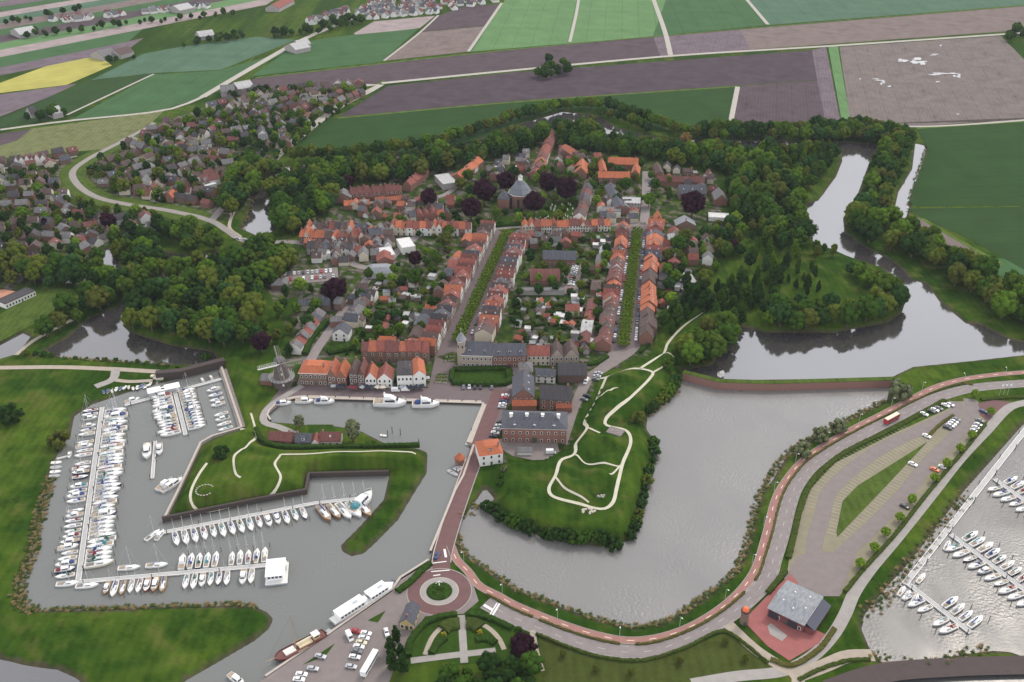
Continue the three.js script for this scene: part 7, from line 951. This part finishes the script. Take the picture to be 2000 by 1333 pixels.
function kerbside(A, B, gap, drop, where, group, off = 0) { const a = g(...A), b = g(...B), L = Math.hypot(b[0] - a[0], b[1] - a[1]), n = Math.floor(L / gap), tn = Math.atan2(b[0] - a[0], b[1] - a[1]); let k = 0; for (let i = 0; i < n; i++) { if (rnd() < drop) continue; const t = (i + 0.5) / n, c = pick(CARMIX); car([lerp(a[0], b[0], t), lerp(a[1], b[1], t)], tn + (rnd() < 0.5 ? 0 : Math.PI) + off, c, `${CWORD[c]} car, ${ord(k++)} ${where}`, group); } }
kerbside([921, 655], [999, 474], 5.6, 0.12, 'from the harbour along the rampart kerb of the main street', 'cars parked in the main street');
kerbside([1199, 672], [1232, 462], 5.8, 0.25, 'from the harbour along the mill kerb of the linden street', 'cars parked in the linden street');
kerbside([1242, 668], [1258, 465], 5.8, 0.28, 'from the harbour along the rampart kerb of the linden street', 'cars parked in the linden street');
kerbside([900, 758], [966, 758], 2.7, 0.1, 'from the cafe end below the square hedge', 'cars parked on the square', Math.PI / 2);
kerbside([988, 772], [976, 812], 2.8, 0.3, 'from the square along the dam street kerb', 'cars parked by the dam street', Math.PI / 2); kerbside([980, 824], [962, 858], 2.9, 0.05, 'in the group beside the arsenal on the dam street', 'cars parked by the dam street', Math.PI / 2);
kerbside([1170, 728], [1159, 752], 2.8, 0.05, 'from the chalk path in the rampart street', 'cars parked in the rampart street', Math.PI / 2); kerbside([1149, 772], [1138, 786], 2.8, 0, 'from the dark barn in the rampart street', 'cars parked in the rampart street', Math.PI / 2);
kerbside([1125, 516], [1112, 574], 3.2, 0.1, 'from the slate hall in the yard between the avenues', 'cars in the yard', Math.PI / 2); kerbside([552, 537], [650, 530], 2.8, 0.12, 'from the moat wood in the back row of the town parking', 'cars in the town parking', Math.PI / 2); kerbside([555, 548], [655, 541], 2.8, 0.12, 'from the moat wood in the front row of the town parking', 'cars in the town parking', Math.PI / 2); kerbside([455, 466], [505, 474], 6, 0.1, 'on the bridge road from the village', 'cars on the bridge road'); kerbside([1270, 345], [1266, 400], 6, 0.3, 'down the street beyond the church', 'cars in the far street'); kerbside([1046, 338], [1070, 280], 6.5, 0.3, 'up the far street towards the wood', 'cars in the far street');
const singleCars = (list, where, group, turn) => list.forEach(([a, b, c, k, tw], i) => car(g(a, b), tw ?? turn, c, `${CWORD[c]} ${k ?? 'car'}, ${ord(i)} ${where}`, group, k ?? 'car'));
singleCars([[696, 1236, 'red'], [715, 1240, 'white'], [711, 1249, 'white'], [706, 1258, 'cream'], [701, 1266, 'white'], [697, 1275, 'grey'], [693, 1286, 'white'], [686, 1305, 'silver']], 'from the roundabout in the quay parking row', 'cars on the quay parking', 1.35);
singleCars([[683, 1247, 'white', 'van'], [626, 1285, 'silver', 'car', 1.3], [611, 1309, 'silver', 'car', 1.4], [589, 1320, 'white', 'car', 1.45], [584, 1330, 'white', 'car', 1.45], [755, 1238, 'white', 'car', 0.3]], 'of those scattered on the quay parking', 'cars on the quay parking', 0.5);
singleCars([[853, 1088, 'blue']], 'driving onto the roundabout from the dam street', 'cars on the road', -0.3);
singleCars([[1032, 861, 'red'], [1085, 861, 'black']], 'in front of the arsenal wall', 'cars at the arsenal', 1.6); singleCars([[1076, 886, 'white', 'van'], [1145, 748, 'white', 'van', -0.4], [792, 764, 'white', 'van', 1.6], [773, 765, 'white', 'van', 1.6]], 'of the vans around arsenal, rampart street and harbour front', 'vans in the town', 1.6);
singleCars([[1805, 811, 'white'], [1819, 806, 'black'], [1826, 803, 'white'], [1834, 800, 'grey'], [1847, 794, 'white'], [1856, 793, 'silver']], 'along the road hedge of the car park', 'cars in the car park', 0.85);
singleCars([[1868, 822, 'grey'], [1864, 826, 'silver'], [1860, 830, 'white'], [1856, 834, 'silver'], [1851, 838, 'black']], 'in the tight row behind the short hedge of the car park', 'cars in the car park', 0.9);
singleCars([[1810, 854, 'white'], [1783, 909, 'white'], [1842, 915, 'white'], [1826, 920, 'orange'], [1767, 992, 'black']], 'of the scattered cars in the lower car park', 'cars in the car park', 0.8); singleCars([[1921, 806, 'blue'], [1914, 824, 'grey'], [1911, 832, 'silver'], [1907, 838, 'white'], [1903, 844, 'silver']], 'along the harbour hedge of the car park', 'cars in the car park', 0.85);
function coach([x, z], turn, L, body, top, label, name) { const o = thing(name, label, 'bus', [x, 0.12, z], turn); part('body', new RoundedBoxGeometry(2.5, 2.7, L, 2, 0.25).translate(0, 1.75, 0), body, o); part('window_band', box(2.56, 0.95, L - 0.8, 0, 1.75, -0.1), M_GLASS, o); part('windscreen', box(2.1, 1.2, 0.1, 0, 1.5, L / 2), M_GLASS, o); const r = part('roof', box(2.2, 0.12, L - 0.7, 0, 3.06), top, o); part('roof_hatch', box(0.9, 0.15, 0.9, 0, 3.16, L * 0.2), M_DECK, r); for (const [a, b] of [[-1.1, L * 0.3], [1.1, L * 0.3], [-1.1, -L * 0.28], [1.1, -L * 0.28]]) part('wheel', new THREE.CylinderGeometry(0.48, 0.48, 0.3, 12).rotateZ(Math.PI / 2), M_TYRE, o).position.set(a, 0.48, b); }
coach(g(722, 1302), -0.32 + Math.PI, 12, PAINT.white, PAINT.white, 'white coach parked beside the pointed trees', 'coach'); coach(g(1741, 823), 2.2, 11, PAINT.red, PAINT.cream, 'red bus with cream roof driving along the bend', 'bus');
// lamps along the cycle path
const G_POLE = join([cyl(0.1, 0.06, 5.2, 7), bar([0, 5.1, 0], [0, 5.3, 0.9], 0.05)]), G_HEAD = box(0.35, 0.14, 0.7, 0, 5.25, 0.95), M_POLE = mat([0.42, 0.43, 0.44], 0.5), M_HEAD = mat([0.8, 0.8, 0.78], 0.4);
for (let i = 4, k = 0; i < cycleLine.length - 4; i += 9, k++) { const q = cycleLine[i], s = sides(cycleLine)[i]; const inner = Math.hypot(q[0] + s[0] * 3 - 30, q[1] + s[1] * 3 + 380) < Math.hypot(q[0] - 30, q[1] + 380) ? 1 : -1; const o = thing('street_lamp', `street lamp beside the red cycle path, ${ord(k)} from the roundabout`, 'street lamp', [q[0] + s[0] * 2.3 * inner, 0.05, q[1] + s[1] * 2.3 * inner], Math.atan2(-s[0] * inner, -s[1] * inner), 'lamps along the cycle path'); part('pole', G_POLE, M_POLE, o); part('lamp_head', G_HEAD, M_HEAD, o); }
const M_PARASOL = mat([0.018, 0.024, 0.045], 0.85);
// quay bollards, cafe parasols, planters, flags
for (let i = 0; i < 13; i++) { const [x, z] = g(lerp(600, 930, i / 12), lerp(775, 785, i / 12)); const m = mesh('bollard', cached('boll', () => join([cyl(0.28, 0.22, 0.9, 8), cyl(0.34, 0.34, 0.15, 8, 0, 0.9)])), M_PILE); m.position.set(x, 0.1, z); tag(m, `dark mooring bollard, ${ord(i)} from the mill along the harbour quay`, 'bollard', 'quay bollards'); }
[[652, 761, 'grey'], [661, 762, 'blue'], [668, 760, 'blue'], [686, 763, 'burgundy'], [693, 764, 'burgundy'], [708, 763, 'grey'], [716, 762, 'blue'], [725, 763, 'blue'], [738, 763, 'cream'], [748, 763, 'cream'], [786, 763, 'grey'], [800, 764, 'blue'], [812, 763, 'blue'], [824, 761, 'blue'], [834, 745, 'grey']].forEach(([a, b, c], i) => { const [x, z] = g(a, b), o = thing('cafe_parasol', `${c === 'burgundy' ? 'dark red' : c} cafe parasol, ${ord(i)} from the mill along the harbour front`, 'parasol', [x, 0.1, z], rr(0, 1), 'cafe parasols'); part('pole', cached('ppole', () => cyl(0.05, 0.05, 2.6, 6)), M_ALU, o); part('canopy', cached('pcan', () => new THREE.ConeGeometry(2.2, 0.7, 4).rotateY(Math.PI / 4).translate(0, 2.65, 0)), c === 'blue' ? M_PARASOL : COVERS[c], o); part('table', cached('ptab', () => join([cyl(0.5, 0.5, 0.06, 10, 0.8, 0.72, 0.5), cyl(0.05, 0.05, 0.72, 6, 0.8, 0, 0.5)])), M_TEAK, o); });
{ let k = 0; for (const [a, b] of [[856, 735], [861, 735], [854, 741], [860, 741], [852, 747], [858, 747], [867, 735], [872, 735], [866, 741], [871, 741], [865, 748], [870, 748], [872, 698], [880, 697], [886, 696], [870, 706], [878, 705], [884, 704]]) { const [x, z] = g(a, b), o = thing('flower_planter', `square planter with a clipped green bush on the square, ${ord(k++)} from the cafe corner`, 'planter', [x, 0.1, z], 0.1, 'planters on the square'); part('box', box(1.5, 0.5, 1.5), M_STONE, o); const p = part('plant', CROWNS.bush[k % 3], LEAF.fresh, o); p.scale.set(0.19, 0.22, 0.19); p.position.y = 0.35; } }
for (const [a, b, i] of [[1952, 773, 0], [1960, 772, 1], [1968, 772, 2]]) { const [x, z] = g(a, b), o = thing('flagpole', `white flag on a pole, ${ord(i)} by the car park entrance`, 'flag', [x, 0, z], 0.4, 'flags by the car park'); part('pole', cyl(0.07, 0.05, 7, 6), M_POLE, o); part('flag', box(1.6, 1.1, 0.05, 0.85, 5.7), PAINT.white, o); }
{ const [x, z] = g(448, 503, -1), t = thing('fountain', 'white fountain spraying in the western moat', 'fountain', [x, WATER_Y, z]); part('float', new THREE.TorusGeometry(2.6, 0.25, 6, 20).rotateX(Math.PI / 2).translate(0, 0.1, 0), M_TRIM, t); const js = []; for (let i = 0; i < 10; i++) { const a = i * 0.628; js.push(bar([0, 0.2, 0], [Math.cos(a) * 0.9, 2.2, Math.sin(a) * 0.9], 0.07, 4), bar([Math.cos(a) * 0.9, 2.2, Math.sin(a) * 0.9], [Math.cos(a) * 2.3, 0.1, Math.sin(a) * 2.3], 0.09, 4)); } part('water_jet', join(js), mat([0.82, 0.84, 0.86], 0.3), t); }
// bunker, sculptures and stone ring on the bastions
{ const [x, z] = g(1202, 845, 5), t = thing('concrete_bunker', 'flat grey concrete bunker roof on the bastion', 'bunker', [x, height(x, z) - 0.6, z], -0.5); part('slab', new RoundedBoxGeometry(8, 1.4, 6, 2, 0.2).translate(0, 0.7, 0), M_LOTPAVE, t); for (const [a, b] of [[-1.5, 0.5], [0.8, -0.6], [1.8, 1.2]]) part('hatch', box(1, 0.2, 1.4, a, 1.4, b), M_COCKPIT, t); }
[[1150, 998, 'pale stone gun platform at the tip of the bastion'], [1180, 972, 'grey stone mound beside the chalk path loop'], [1408, 734, 'small white hut on top of the red dam wall']].forEach(([a, b, l], i) => { const [x, z] = g(a, b, i === 2 ? 4 : 5), t = thing(i === 2 ? 'wall_hut' : 'stone_platform', l, i === 2 ? 'hut' : 'stonework', [x, i === 2 ? 3.7 : height(x, z) - 0.2, z], 0.3 * i); if (i === 2) { part('wall', box(3, 2, 2.4), WALL.white, t); part('roof', roofGeo(3, 2.5, 2, 1, 'x', 'gable', 0.2), ROOF.pale, t); } else for (let k = 0; k < 16; k++) { const s = part('stone', cached('stone', () => new RoundedBoxGeometry(1.3, 0.7, 1.0, 1, 0.18)), i ? M_CONC : M_STONE, t); s.position.set(rr(-3, 3), rr(0.1, 0.5), rr(-2, 2)); s.rotation.y = rr(0, 3); } });
{ const [x, z] = g(400, 961, 4.5), t = thing('stone_ring', 'ring of pale stones laid in the bastion grass', 'stonework', [x, height(x, z), z]); for (let i = 0; i < 18; i++) { const a = i * 0.349; part('stone', cached('stone2', () => new RoundedBoxGeometry(0.9, 0.35, 0.5, 1, 0.1)), M_STONE, t).position.set(Math.cos(a) * 4, 0.1, Math.sin(a) * 4); } }
renderer.render(scene, camera);
